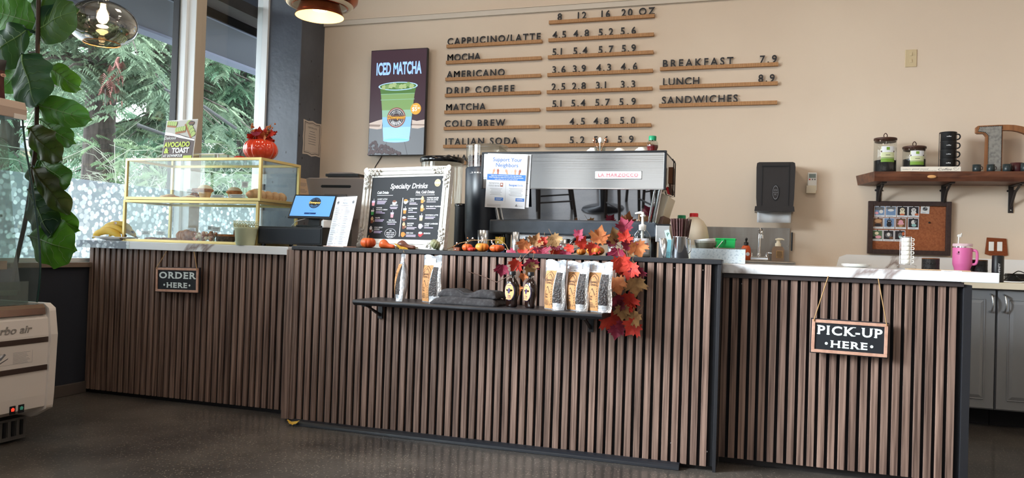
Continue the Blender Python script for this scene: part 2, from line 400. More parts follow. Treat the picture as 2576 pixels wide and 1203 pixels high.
M_bark = mat('fir_bark', (96, 88, 84), 0.9, vary=((16, 16, 3), (60, 54, 52), 6), bump=((30, 30, 4), 0.8))
def leafmat(n, c, c2): return mat(n, c, 0.7, isl=0.3, vary=(0.9, c2), translu=(c, 0.35))
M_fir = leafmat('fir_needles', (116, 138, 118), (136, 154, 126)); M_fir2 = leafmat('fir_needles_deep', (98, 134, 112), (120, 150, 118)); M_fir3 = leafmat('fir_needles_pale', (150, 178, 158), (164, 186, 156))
def spray(mb, p, d, L, m, r):
    """one drooping feathery spray of needles"""
    side = d.cross(Vector((0, 0, 1))).normalized(); upv = side.cross(d).normalized()
    n = 9
    for i in range(n):
        t = (i+0.6)/n; q = p + d*(L*t) + Vector((0, 0, -0.25*L*t*t)); w2 = L*0.36*(1.05-t)
        for s in (-1, 1):
            a = q + side*(s*w2) + d*(w2*0.7) - Vector((0, 0, w2*(0.2+0.5*r.random())))
            h2 = d*(L*0.036) + upv*(0.015)
            mb.add([(q-h2)[:], (q+h2)[:], a[:]], [(0, 1, 2)], m)
    e = p + d*L*1.1 + Vector((0, 0, -0.3*L)); k = p + d*L*0.8 + Vector((0, 0, -0.16*L))
    mb.add([(k-side*L*0.05)[:], (k+side*L*0.05)[:], e[:]], [(0, 1, 2)], m)
def fir(x, y, rt0, zb, zt, R0, nb, per, m, label, seed, Ls=0.31, trunk_top=None):
    r = random.Random(seed)
    t = thing('fir_tree', label, 'tree', (x, y, -0.15), 0, 'evergreen trees outside the window')
    mb = MB(); H = zt
    mb.lathe(x, y, [(rt0*1.35, -0.15), (rt0*1.05, 0.6), (rt0, 2), (rt0*0.75, H*0.55), (0.04, H)], M_bark, 14); mb.build('trunk', t)
    br = MB(); fo = MB()
    for i in range(nb):
        f = (i/nb)**(1.0 if i % 2 else 1.7); z = zb + (zt-zb)*f*0.97; a = r.random()*2*PI if i % 2 else -0.75+r.uniform(-1.3, 1.3)
        RR = R0*(1-f)**0.75*(0.6+0.5*r.random())+0.25
        dr = Vector((math.cos(a), math.sin(a), 0)); p0 = Vector((x, y, z)); pts = []
        for j in range(5):
            u = j/4; pts.append(p0 + dr*RR*u + Vector((0, 0, 0.12*RR*u - 0.42*RR*u*u)))
        br.tube([p[:] for p in pts], [0.035, 0.028, 0.02, 0.013, 0.006], M_bark, 3)
        for k in range(per):
            u = 0.12 + 0.88*r.random(); j = min(3, int(u*4)); fr = u*4-j
            q = pts[j].lerp(pts[j+1], fr) + Vector((r.uniform(-.12, .12), r.uniform(-.12, .12), r.uniform(-.18, .08)))
            ang = a + r.uniform(-1.5, 1.5)
            d = Vector((math.cos(ang), math.sin(ang), -0.25-0.5*r.random())).normalized()
            spray(fo, q, d, Ls*(0.7+0.6*r.random()), m, r)
    br.build('branches', t); fo.build('foliage', t)
    return t
fir(-10.15, 9.66, 0.24, 3.35, 10.5, 3.4, 130, 56, M_fir, 'big fir tree with a thick bare grey trunk outside the window', 1)
fir(-8.3, 10.9, 0.16, 0.5, 8, 2.3, 60, 52, M_fir2, 'dense dark green fir filling the narrow window beside the pillar', 2)
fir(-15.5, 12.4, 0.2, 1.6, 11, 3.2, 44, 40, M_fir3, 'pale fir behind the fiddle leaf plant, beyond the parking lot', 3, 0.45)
fir(-13.4, 15.6, 0.2, 0.8, 9.5, 3.0, 46, 40, M_fir2, 'fir standing behind the thick bare trunk', 4, 0.42)
fir(-11.8, 12.9, 0.16, 3.2, 9.0, 2.2, 40, 40, M_fir, 'fir between the thick bare trunk and the white mullion', 6, 0.40)
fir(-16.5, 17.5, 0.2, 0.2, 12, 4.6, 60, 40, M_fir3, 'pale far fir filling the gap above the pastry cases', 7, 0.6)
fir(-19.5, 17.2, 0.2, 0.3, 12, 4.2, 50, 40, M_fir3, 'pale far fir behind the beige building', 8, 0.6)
# bare shrubs: thin twigs
M_twig = mat('pale_twig', (150, 156, 140), 0.8, isl=0.2); M_twig2 = mat('dark_branch', (70, 72, 74), 0.8); M_lite = leafmat('shrub_leaves', (126, 146, 112), (104, 132, 104))
def shrub(x, y, R0, H, n, label, seed, leafy=60):
    r = random.Random(seed); t = thing('bare_shrub', label, 'shrub', (x, y, -0.15), 0, 'bare shrubs outside the window')
    mb = MB()
    for i in range(n):
        a = r.random()*2*PI; rr = R0*math.sqrt(r.random())*0.7
        p = Vector((x+rr*math.cos(a), y+rr*math.sin(a), -0.15)); v = Vector((r.uniform(-.5, .5), r.uniform(-.5, .5), 1.0))
        pts = [p[:]]; h2 = H*(0.45+0.55*r.random())/7
        for k in range(7):
            v += Vector((r.uniform(-.32, .32), r.uniform(-.32, .32), r.uniform(-.2, .08))); p = p + v.normalized()*h2; pts.append(p[:])
            if k > 1:
                q = p + Vector((r.uniform(-.3, .3), r.uniform(-.3, .3), r.uniform(-.05, .3))); q2 = q + Vector((r.uniform(-.2, .2), r.uniform(-.2, .2), r.uniform(-.1, .15)))
                mb.tube([p[:], q[:], q2[:]], [0.005, 0.004, 0.002], M_twig, 3)
        mb.tube(pts, [0.011, 0.010, 0.009, 0.008, 0.007, 0.006, 0.004, 0.003], M_twig, 3)
    mb.build('twigs', t)
    mb = MB()
    for i in range(leafy):
        q = Vector((x+r.uniform(-R0, R0), y+r.uniform(-R0, R0), H*(0.3+0.6*r.random())))
        d = Vector((r.uniform(-1, 1), r.uniform(-1, 1), r.uniform(-.6, .3))).normalized(); spray(mb, q, d, 0.22, M_lite, r)
    mb.build('foliage', t)
shrub(-5.9, 6.3, 0.8, 2.2, 170, 'pale twiggy shrub outside behind the pastry cases', 21, 60)
shrub(-6.9, 7.7, 0.8, 2.3, 120, 'tangled bare shrub beside the fir trunk', 22, 60)
shrub(-5.6, 7.6, 0.6, 2.0, 70, 'bare shrub outside the narrow window', 23, 120)
shrub(-8.7, 10.0, 1.1, 3.0, 150, 'tall dense shrub behind the fir trunk, seen above the pastry cases', 25, 150)
shrub(-7.4, 9.4, 0.9, 2.6, 110, 'tall shrub outside between the mullion and the narrow window', 26, 150)
shrub(-9.2, 7.6, 0.7, 1.6, 40, 'low shrub outside near the fir trunk, beneath the beige building', 24, 10)
# fallen dead limb hanging in the crown
mb = MB()
mb.tube([(-6.28, 6.45, 2.1), (-6.1, 6.62, 2.03), (-5.8, 6.9, 1.98)], [0.022, 0.018, 0.012], M_twig2, 6)
mb.tube([(-6.45, 7.0, 2.6), (-6.15, 7.3, 2.45), (-5.85, 7.5, 2.22)], [0.014, 0.02, 0.02], M_twig2, 6)
mb.build('dead_limb', None, 'thin dark dead limb slanting outside the window behind the avocado sign', 'branch', org=(-6.1, 6.6, 2.0))
mb = MB(); r = random.Random(5)
M_rust = mat('dead_needles', (164, 118, 112), 0.8, isl=0.2)
for i in range(26):
    q = Vector((-8.6+r.uniform(-.12, .12), 8.37+r.uniform(-.12, .12), 3.25+r.uniform(-.28, .2)))
    spray(mb, q, Vector((r.uniform(-.4, .4), r.uniform(-.4, .4), -1)).normalized(), 0.22, M_rust, r)
mb.tube([(-8.6, 8.37, 3.5), (-8.4, 8.6, 3.75), (-8.1, 9.0, 3.8)], 0.012, M_twig, 4)
mb.build('dead_spray', None, 'reddish brown dead fir spray hanging in the green crown outside', 'branch', org=(-8.6, 8.37, 3.4))
for i, (z, s) in enumerate(((3.55, 0.0), (3.2, 0.25), (4.4, -.3))):
    mb = MB(); mb.tube([(-26, 14, z+1.2), (-22, 20, z+0.45+s), (-18, 28, z+1.0)], 0.02, M_ink, 4)
    mb.build('overhead_cable', None, ('upper', 'lowest', 'topmost')[i] + ' thin overhead cable strung across the lot outside', 'cable', 'overhead cables outside', org=(-22, 20, z))
# ================= counters =================
def slatted(t, x0, x1, yf, z0, z1, pitch=0.0402, w=0.027, first=0.0):
    f = MB(); f.box(x0, yf, z0, x1, yf+0.03, z1, M_felt); f.build('backing_panel', t)
    s = MB(); x = x0+first
    while x + w <= x1+0.004:
        s.box(x, yf-0.012, z0, x+w, yf+0.001, z1, M_slat); x += pitch
    s.build('slat_panel', t, bevel=0.0012)
M_body = mat('counter_carcass', (52, 48, 48), 0.7)
t = thing('counter', 'slatted counter under the pastry cases, white marble top, ORDER HERE sign on its front', 'counter', (-3.04, 3.8, 0))
slatted(t, -3.71, -2.285, 3.507, 0.022, 0.842)
mb = MB(); mb.box(-3.71, 3.537, 0.0, -2.285, 4.15, 0.842, M_body); mb.build('carcass', t)
mb = MB(); mb.box(-3.70, 3.515, 0.0, -2.285, 3.537, 0.022, M_blkstrip); mb.build('toe_kick', t)
mb = MB(); mb.box(-3.785, 3.47, 0.842, -2.355, 4.18, 0.885, M_marble); mb.build('worktop', t, bevel=0.002)
mb = MB(); mb.box(-3.786, 3.4685, 0.8425, -3.40, 3.4697, 0.8845, M_pebblestrip); mb.build('edge_strip', t, 'pebble patterned strip on the marble edge')  # opaque strip repeating the pebble pattern of the window film
t = thing('counter', 'tall middle slatted walnut counter with a black ledge, carrying the small black shelf', 'counter', (-1.2, 3.7, 0))
slatted(t, -2.277, -0.166, 3.357, 0.020, 0.872, first=0.048)
mb = MB(); mb.box(-2.277, 3.345, 0.02, -2.234, 3.36, 0.872, M_slat); mb.build('end_board', t, bevel=0.001)
mb = MB(); mb.box(-2.277, 3.387, 0.0, -0.156, 3.47, 0.872, M_body); mb.build('carcass', t)
mb = MB(); mb.box(-0.166, 3.343, 0.0, -0.152, 3.56, 0.872, M_blkstrip); mb.build('end_trim', t, bevel=0.001)
mb = MB(); mb.box(-2.245, 3.338, 0.872, -0.150, 3.49, 0.893, M_blkstrip); mb.build('ledge', t, bevel=0.003)
mb = MB(); mb.prism([(3.305, 0.0), (3.357, 0.0), (3.357, 0.024), (3.335, 0.026), (3.318, 0.021), (3.307, 0.012)], -2.20, -0.30, mat('black_rubber', (36, 38, 44), 0.35), 'x'); mb.build('toe_bar', t, bevel=0.002)
mb = MB(); mb.box(-2.35, 3.49, 0.845, -0.158, 4.18, 0.884, mat('grey_laminate', (150, 148, 146), 0.4)); mb.box(-2.33, 4.10, 0, -0.2, 4.14, 0.845, M_body); mb.build('worktop', t, bevel=0.002)
for x, z in ((-0.348, 0.852), (-0.228, 0.846), (-0.545, 0.85), (-0.34, 0.1), (-0.19, 0.08)):
    mb = MB(); mb.ball((x, 3.356, z), 0.004, M_steel, (1, 0.5, 1), 8, 4); mb.build('screw', t)
t = thing('counter', 'slatted counter with white marble top, PICK-UP HERE sign hung on its front', 'counter', (0.35, 3.8, 0))
slatted(t, -0.15, 0.782, 3.507, 0.03, 0.815)
mb = MB(); mb.box(-0.15, 3.537, 0.0, 0.785, 4.12, 0.835, M_body); mb.build('carcass', t)
mb = MB(); mb.box(0.783, 3.49, 0.0, 0.813, 4.12, 0.823, M_blkstrip); mb.build('end_trim', t, bevel=0.001)
mb = MB(); mb.box(-0.15, 3.484, 0.815, 0.783, 3.54, 0.833, mat('dark_rail', (62, 54, 54), 0.5)); mb.build('top_rail', t, bevel=0.001)
mb = MB(); mb.box(-0.157, 3.47, 0.835, 0.903, 4.15, 0.876, M_marble); mb.build('worktop', t, bevel=0.003)
for x, z in ((-0.07, 0.79), (-0.09, 0.27), (0.02, 0.12), (0.14, 0.27), (0.22, 0.29)):
    mb = MB(); mb.ball((x, 3.506, z), 0.004, M_steel, (1, 0.5, 1), 8, 4); mb.build('screw', t)

# ================= hanging signs =================
M_twine = mat('jute_twine', (176, 140, 96), 0.9); M_chalk = mat('chalkboard', (28, 30, 36), 0.7); M_pinkw = mat('pale_wood_frame', (214, 168, 146), 0.6, vary=((40, 4, 40), (196, 148, 126)))
M_cream = mat('sign_letters', (232, 240, 238), 0.6)
SERIF = {'O': [], 'R': [(0, 0), (0, 1), (1, 0)], 'D': [(0, 0), (0, 1)], 'E': [(0, 0), (0, 1)], 'H': [(0, 0), (0, 1), (1, 0), (1, 1)], 'P': [(0, 0), (0, 1)], 'I': [(.5, 0), (.5, 1)], 'C': [], 'K': [(0, 0), (0, 1), (1, 0), (1, 1)], 'U': [(0, 1), (1, 1)], '-': []}
def serif_text(mb, s, x, z, H, m, y, fit):
    S = H/CAP; tr = 0.09
    W = text_width(s, S, 0.03, tr); k = fit/W; X = x - fit/2
    for c in s:
        v, f, a = glyph(c, 0.03, 0)
        mb.add([(X+p[0]*S*k, y, z+p[1]*S) for p in v], f, m)
        x0 = X+min(p[0] for p in v)*S*k; x1 = X+max(p[0] for p in v)*S*k; st = 0.16*H*k
        for u, b in SERIF.get(c, []):
            cx = x0+st*0.5 if u == 0 else (x1-st*0.5 if u == 1 else (x0+x1)/2); zz = z+(H*0.92 if b else 0)
            mb.rect(cx-st*0.95, zz, cx+st*0.95, zz+0.085*H, y-0.0002, m)
        X += (a+tr)*S*k
def hang_sign(x0, x1, z0, z1, y, a1, a2, label, l1, l2, roll2=0.0):
    cx = (x0+x1)/2; t = thing('hanging_sign', label, 'sign', (cx, y, z0))
    mb = MB(); w2 = (x1-x0)/2; h = z1-z0; b = 0.013
    mb.box(-w2, 0.0, 0, w2, 0.012, h, M_ink); mb.build('backing', t, world=False)
    mb = MB(); f = 0.004
    mb.box(-w2+f, -0.006, f, w2-f, 0, f+b, M_pinkw); mb.box(-w2+f, -0.006, h-f-b, w2-f, 0, h-f, M_pinkw)
    mb.box(-w2+f, -0.006, f+b, -w2+f+b, 0, h-f-b, M_pinkw); mb.box(w2-f-b, -0.006, f+b, w2-f, 0, h-f-b, M_pinkw); mb.build('frame', t, world=False, bevel=0.001)
    mb = MB(); mb.box(-w2+f+b, -0.002, f+b, w2-f-b, 0, h-f-b, M_chalk)
    serif_text(mb, l1, 0, h*0.56, h*0.255, M_cream, -0.0026, w2*1.66)
    serif_text(mb, l2, 0, h*0.20, h*0.20, M_cream, -0.0026, w2*0.95)
    for s in (-1, 1): mb.disc(s*w2*0.58, h*0.30, h*0.042, -0.0026, M_cream, 14)
    mb.build('panel', t, world=False)
    for s, a in ((-1, a1), (1, a2)):
        mb = MB(); q = s*(w2-0.011); mb.tube([(q, -0.008, h-0.012), (q, -0.008, h-0.006), (a-cx, 0.004, 0.838-z0)], 0.0022, M_twine, 5)
        mb.build('cord', t, world=False)
    t.rotation_euler = (0, roll2, 0)
    return t
hang_sign(-3.197, -2.903, 0.611, 0.752, 3.462, -3.13, -2.945, 'black framed sign hung on twine reading ORDER HERE', 'ORDER', 'HERE', -0.02)
hang_sign(0.211, 0.509, 0.514, 0.659, 3.455, 0.272, 0.462, 'black framed sign hung on twine reading PICK-UP HERE', 'PICK-UP', 'HERE', 0.012)

# ================= small display shelf =================
M_shblk = mat('black_wood', (34, 34, 38), 0.38, bump=((8, 90, 90), 0.15))
t = thing('display_shelf', 'black wooden shelf bracketed to the middle counter, holding coffee bags and syrup', 'shelf', (-1.18, 3.23, 0.64))
mb = MB(); mb.prism([(3.105, 0.643), (3.112, 0.637), (3.118, 0.632), (3.343, 0.632), (3.343, 0.657), (3.112, 0.657), (3.105, 0.652)], -1.757, -0.607, M_shblk, 'x'); mb.build('board', t, bevel=0.002)
for x in (-1.735, -0.70):
    mb = MB(); mb.box(x-0.012, 3.333, 0.555, x+0.012, 3.343, 0.632, M_blk); mb.box(x-0.012, 3.17, 0.622, x+0.012, 3.333, 0.632, M_blk)
    mb.add([(x-0.005, 3.20, 0.622), (x+0.005, 3.20, 0.622), (x+0.005, 3.335, 0.565), (x-0.005, 3.335, 0.565), (x-0.005, 3.215, 0.622), (x+0.005, 3.215, 0.622), (x+0.005, 3.335, 0.580), (x-0.005, 3.335, 0.580)],
           [(0,1,2,3),(4,7,6,5),(0,4,5,1),(1,5,6,2),(2,6,7,3),(3,7,4,0)], M_blk)
    b = mb.build('bracket', t); mb = MB(); mb.ball((x, 3.331, 0.572), 0.006, M_chrome, (1, 0.5, 1), 10, 5); mb.build('screw', b)
ZS = 0.657
# coffee bags
M_foil = mat('silver_foil', (226, 230, 236), 0.24, 0.75, bump=(26, 0.5)); M_kraft = mat('kraft_label', (190, 138, 88), 0.7, vary=(30, (176, 122, 74))); M_kink = mat('kraft_print', (64, 44, 34), 0.7)
M_bean = mat('dark_beans', (34, 26, 25), 0.4, speck=(130, (70, 56, 52), 0.42), bump=(150, 0.6)); M_lab = mat('white_sticker', (236, 236, 242), 0.6); M_blueink = mat('blue_ink', (70, 80, 150), 0.6)
def coffee_bag(x, y, wd, H, rz, label, lean=0.0):
    t = thing('coffee_bag', label, 'coffee bag', (x, y, ZS), rz, 'coffee bags on the small black shelf')
    mb = MB(); nz, nx = 14, 8; vs = []; fs = []
    def surf(u, v, side):
        b = math.sin(PI*min(1, max(0, (0.86-v)/0.86))**0.8) * 0.5 + 0.5*max(0, 1-v/0.86)
        d = 0.033*b*(1-(2*u-1)**4)**0.5 if v < 0.86 else 0.002
        wv = wd*(1+0.05*math.sin(v*9)*(v < 0.8))*(1.0 if v < 0.8 else 1.02)
        return ((u-0.5)*wv, side*d + lean*v*H + 0.004*math.sin(7*u+5*v), v*H + (0.004*math.sin(9*u) if v > 0.95 else 0))
    for side in (-1, 1):
        k = len(vs)
        for j in range(nz+1):
            for i in range(nx+1): vs.append(surf(i/nx, j/nz, side))
        for j in range(nz):
            for i in range(nx):
                q = (k+j*(nx+1)+i, k+j*(nx+1)+i+1, k+(j+1)*(nx+1)+i+1, k+(j+1)*(nx+1)+i); fs.append(q if side < 0 else q[::-1])
    n1 = (nx+1)*(nz+1)
    for j in range(nz):
        for i in (0, nx):
            a = j*(nx+1)+i; b = (j+1)*(nx+1)+i; fs.append((a, b, n1+b, n1+a))
    fs.append(tuple(range(nx+1)) + tuple(n1+i for i in range(nx, -1, -1)))
    mb.add(vs, fs, M_foil, True); mb.build('pouch', t, world=False)
    def patch(name, u0, u1, v0, v1, m, e, arch=False, extra=None):
        q = MB(); a, b = 6, 10; P = []; F = []
        for j in range(b+1):
            for i in range(a+1):
                p = surf(u0+(u1-u0)*i/a, v0+(v1-v0)*j/b, -1); P.append((p[0], p[1]-e, p[2]))
        for j in range(b):
            for i in range(a): F.append((j*(a+1)+i, j*(a+1)+i+1, (j+1)*(a+1)+i+1, (j+1)*(a+1)+i))
        q.add(P, F, m, True)
        if extra: extra(q)
        return q.build(name, t, world=False)
    patch('bean_window', 0.60, 0.90, 0.14, 0.76, M_bean, 0.0006)
    def pr(q):
        def on(u, v, e=0.0022): p = surf(u, v, -1); return (p[0], p[1]-e, p[2])
        def strip(pts, w2=0.0012):
            for a, b in zip(pts, pts[1:]):
                A, B = Vector(on(*a)), Vector(on(*b)); d = (B-A); s = Vector((-d.z, 0, d.x)).normalized()*w2
                q.add([(A-s)[:], (A+s)[:], (B+s)[:], (B-s)[:]], [(0, 1, 2, 3)], M_kink)
        strip([(0.16, 0.10), (0.15, 0.60), (0.2, 0.70), (0.35, 0.77), (0.5, 0.70), (0.55, 0.60), (0.55, 0.10)])
        strip([(0.20, 0.52), (0.22, 0.64), (0.35, 0.72), (0.48, 0.64), (0.50, 0.52)])
        strip([(0.22, 0.08), (0.22, 0.36), (0.33, 0.47), (0.44, 0.36), (0.44, 0.08)])
        c = on(0.35, 0.58); text(q, 'Sacred', c[0], c[2], 0.010*H/0.2, M_kink, c[1], 0.02, shear=0.1, fit=wd*0.24)
        c = on(0.35, 0.535); text(q, 'Grove', c[0], c[2]-0.002, 0.010*H/0.2, M_kink, c[1], 0.02, shear=0.1, fit=wd*0.2)
        c = on(0.33, 0.29); text(q, 'Coffee', c[0], c[2], 0.008, M_kink, c[1], 0.02, fit=wd*0.2)
        c = on(0.33, 0.24); text(q, 'Beans', c[0], c[2], 0.008, M_kink, c[1], 0.02, fit=wd*0.2)
        c = on(0.33, 0.2); lines(q, c[0]-wd*0.1, c[0]+wd*0.1, c[2]-0.004, 0.0045, 5, 0.0014, M_kink, c[1])
        for k in range(9): strip([(0.51, 0.10+k*0.05), (0.53, 0.13+k*0.05)], 0.001)
    patch('kraft_label', 0.12, 0.58, 0.02, 0.79, M_kraft, 0.0016, extra=pr)
    def pr2(q):
        p = surf(0.42, 0.89, -1); text(q, 'Coffee Bean Blend', p[0], p[2]+0.004, 0.0045, M_blueink, p[1]-0.003, fit=wd*0.38); text(q, 'Dark Espresso', p[0], p[2]-0.003, 0.0045, M_blueink, p[1]-0.003, fit=wd*0.34); text(q, '12 oz', p[0], p[2]-0.010, 0.004, M_blueink, p[1]-0.003, fit=wd*0.14)
    patch('sticker', 0.18, 0.66, 0.83, 0.94, M_lab, 0.0016, extra=pr2)
    return t
coffee_bag(-1.567, 3.20, 0.110, 0.212, -0.98, 'silver and kraft coffee bag turned edge-on, first on the small shelf', 0.06)
coffee_bag(-1.412, 3.20, 0.116, 0.212, -0.42, 'silver and kraft coffee bag standing alone beside the folded black cloth', 0.05)
coffee_bag(-0.833, 3.19, 0.108, 0.210, -0.42, 'silver and kraft coffee bag standing next to the syrup bottles', 0.05)
coffee_bag(-0.735, 3.195, 0.110, 0.207, -0.36, 'silver and kraft coffee bag between two others, middle of the row of three', 0.05)
coffee_bag(-0.640, 3.19, 0.116, 0.209, -0.28, 'silver and kraft coffee bag at the end of the small shelf beside the leaf garland', 0.05)
# syrup bottles
M_syrup = mat('dark_syrup', (30, 16, 12), 0.06, coat=0.6); M_orl = mat('orange_label', (232, 170, 112), 0.6); M_pur = mat('purple_ink', (56, 40, 88), 0.6)
def syrup(x, y, rz, label):
    t = thing('syrup_bottle', label, 'syrup bottle', (x, y, ZS), rz, 'maple syrup bottles on the small black shelf')
    mb = MB(); mb.lathe(0, 0, [(0.020, 0), (0.027, 0.003), (0.029, 0.012), (0.0285, 0.03), (0.035, 0.055), (0.037, 0.075), (0.034, 0.098), (0.026, 0.114), (0.016, 0.124), (0.0125, 0.130)], M_syrup, 24, sx=1.0, sy=0.62)
    mb.build('glass_body', t, world=False)
    mb = MB(); mb.lathe(0, 0, [(0.0125, 0.128), (0.0115, 0.136), (0.013, 0.140), (0.013, 0.143)], M_jar, 18, cap=False); nk = mb.build('neck', t, world=False)
    mb = MB(); mb.tube([(0.013, 0, 0.137), (0.021, 0, 0.136), (0.024, 0, 0.130), (0.020, 0, 0.124), (0.017, 0, 0.122)], 0.0028, M_jar, 6); mb.build('handle', t, world=False)
    mb = MB(); mb.lathe(0, 0, [(0.0145, 0.140), (0.0148, 0.154), (0.013, 0.156)], M_blk, 20); mb.build('cap', t, world=False)
    mb = MB()
    def ov(rx, rz2, e, m):
        P = [(0, -0.0225-e, 0.068)]; n = 28
        for i in range(n):
            a = 2*PI*i/n; px = rx*math.cos(a); pz = rz2*math.sin(a)
            P.append((px, -0.0225*math.sqrt(max(0, 1-(px/0.0375)**2))-e+abs(pz)*abs(pz)*1.2, 0.068+pz))
        mb.add(P, [(0, i+1, (i+1) % n+1) for i in range(n)], m)
    ov(0.0265, 0.0385, 0.0006, M_pur); ov(0.0235, 0.036, 0.0012, M_orl)
    y0 = -0.0242
    mb.poly([(-0.006, 0.076), (-0.002, 0.082), (0.000, 0.087), (0.002, 0.083), (0.006, 0.080), (0.007, 0.072), (0.003, 0.066), (0.004, 0.058), (0.000, 0.064), (-0.002, 0.057), (-0.006, 0.064)], y0, M_pur)
    text(mb, 'Chai', 0, 0.048, 0.007, M_pur, y0, 0.02, shear=0.15); lines(mb, -0.010, 0.010, 0.044, 0.0035, 3, 0.0013, M_pur, y0, al='C'); lines(mb, -0.012, 0.012, 0.094, 0.003, 1, 0.002, M_pur, y0, al='C')
    mb.rect(-0.014, 0.034, 0.014, 0.038, y0, M_orl)
    mb.build('oval_label', t, world=False)
syrup(-1.024, 3.19, -0.30, 'dark maple syrup bottle beside the folded black cloth')
syrup(-0.940, 3.19, -0.62, 'dark maple syrup bottle beside the coffee bags, turned further aside')
# folded garment
M_cloth = mat('washed_black_denim', (50, 48, 50), 0.95, vary=(60, (74, 72, 74), 4, 0.45, 0.75), bump=(220, 0.3))
t = thing('folded_shirt', 'folded washed black cloth garment lying on the small shelf', 'folded clothing', (-1.23, 3.2, ZS))
def slab(x0, x1, y0, y1, z0, H, seed, dip=0.0):
    r = random.Random(seed); mb = MB(); nx, ny = 22, 8; vs = []; fs = []
    ph = [r.uniform(0, 6) for _ in range(4)]
    for k in (0, 1):
        for j in range(ny+1):
            for i in range(nx+1):
                u, v = i/nx, j/ny; e = (1-(2*u-1)**6)**0.5 * (1-(2*v-1)**6)**0.5
                z = z0 if k == 0 else z0 + H*(0.25+0.75*e)*(1-dip*math.exp(-((u-0.5)/0.13)**2)) + 0.003*math.sin(9*u+ph[0])*math.sin(5*v+ph[1])
                vs.append((x0+(x1-x0)*u + 0.004*math.sin(6*v+ph[2]), y0+(y1-y0)*v + 0.004*math.sin(9*u+ph[3]), z))
    n1 = (nx+1)*(ny+1)
    for j in range(ny):
        for i in range(nx):
            q = (j*(nx+1)+i, j*(nx+1)+i+1, (j+1)*(nx+1)+i+1, (j+1)*(nx+1)+i); fs.append(q[::-1]); fs.append(tuple(n1+a for a in q))
    bd = [i for i in range(nx+1)] + [j*(nx+1)+nx for j in range(1, ny+1)] + [ny*(nx+1)+i for i in range(nx-1, -1, -1)] + [j*(nx+1) for j in range(ny-1, 0, -1)]
    for a, b in zip(bd, bd[1:]+bd[:1]): fs.append((a, b, n1+b, n1+a))
    mb.add(vs, fs, M_cloth, True); return mb
slab(-1.385, -1.075, 3.125, 3.30, ZS, 0.034, 3).build('lower_fold', t)
slab(-1.365, -1.085, 3.16, 3.30, ZS+0.032, 0.036, 4, 0.55).build('upper_fold', t)
mb = MB(); mb.tube([(-1.27, 3.18, ZS+0.064), (-1.245, 3.175, ZS+0.050), (-1.215, 3.175, ZS+0.046), (-1.18, 3.18, ZS+0.056)], 0.005, M_cloth, 6); mb.build('collar', t)

# ================= maple leaf garland =================
LEAFC = {'m': mat('magenta_leaf', (124, 28, 54), 0.65, vary=(40, (152, 44, 70))), 'r': mat('red_leaf', (186, 42, 34), 0.65, vary=(40, (206, 66, 46))), 'd': mat('crimson_leaf', (104, 24, 42), 0.7),
         'o': mat('orange_leaf', (200, 128, 76), 0.7, vary=(40, (180, 98, 56))), 'b': mat('brown_leaf', (140, 96, 60), 0.75, vary=(40, (166, 118, 74))), 't': mat('tan_leaf', (182, 142, 94), 0.75, vary=(40, (150, 112, 74))), 'y': mat('yellow_leaf', (226, 186, 76), 0.7)}
MAPLE = [(0,-.36),(.12,-.30),(.28,-.42),(.27,-.29),(.46,-.24),(.37,-.13),(.42,-.05),(.60,.09),(.49,.12),(.53,.26),(.40,.21),(.29,.17),(.31,.33),(.22,.31),(.13,.42),(0,.64)]
MAPLE = MAPLE + [(-x, z) for x, z in MAPLE[-2:0:-1]]
def maple(size, seed, m, flat=0.0):
    r = random.Random(seed); mb = MB(); bend = r.uniform(0.25, 0.9); curl = r.uniform(-0.5, 0.5)
    P = [(0, 0, 0)]; F = []
    for ring in (0.5, 1.0):
        for x, z in MAPLE: P.append((x*ring, -bend*abs(x)*ring*0.6 + curl*(z*ring)**2 + 0.03*math.sin(9*x+7*z), z*ring))
    n = len(MAPLE)
    for i in range(n):
        j = (i+1) % n; F.append((0, 1+i, 1+j)); F.append((1+i, 1+n+i, 1+n+j, 1+j))
    mb.add([(x*size, y*size, z*size) for x, y, z in P], F, m, True)
    for a in ((0, .5), (.5, -.05), (-.5, -.05), (.3, .22), (-.3, .22)):
        mb.tube([(0, -0.004*size, -0.3*size), (a[0]*size*0.9, (-bend*abs(a[0])*0.55 + curl*a[1]**2)*size-0.0006, a[1]*size*0.9)], [0.0007, 0.0003], m, 3)
    mb.tube([(0, 0, -0.3*size), (0.02*size, 0.1*size, -0.75*size)], 0.0008, M_twine, 3)
    return mb
TOP = [(-1.081,.882,.062,'m'),(-1.028,.893,.049,'r'),(-1.027,.932,.058,'o'),(-.973,.95,.058,'b'),(-.933,.952,.045,'r'),(-.887,.959,.06,'t'),(-.943,.905,.062,'m'),(-.981,.906,.04,'r'),(-.88,.929,.042,'d'),(-.879,.894,.058,'r'),(-.808,.922,.042,'r'),(-.834,.887,.051,'m'),(-.771,.982,.047,'m'),(-.763,.948,.055,'r'),(-.681,.975,.072,'o'),(-.611,.979,.066,'t'),(-.57,1.025,.062,'m'),(-.565,.978,.055,'r'),(-.55,.942,.055,'m'),(-.593,.907,.066,'m'),(-.51,.932,.07,'o'),(-.553,.908,.05,'t'),(-.708,.925,.055,'r'),(-.623,.952,.039,'d'),(-.704,.969,.033,'m')]
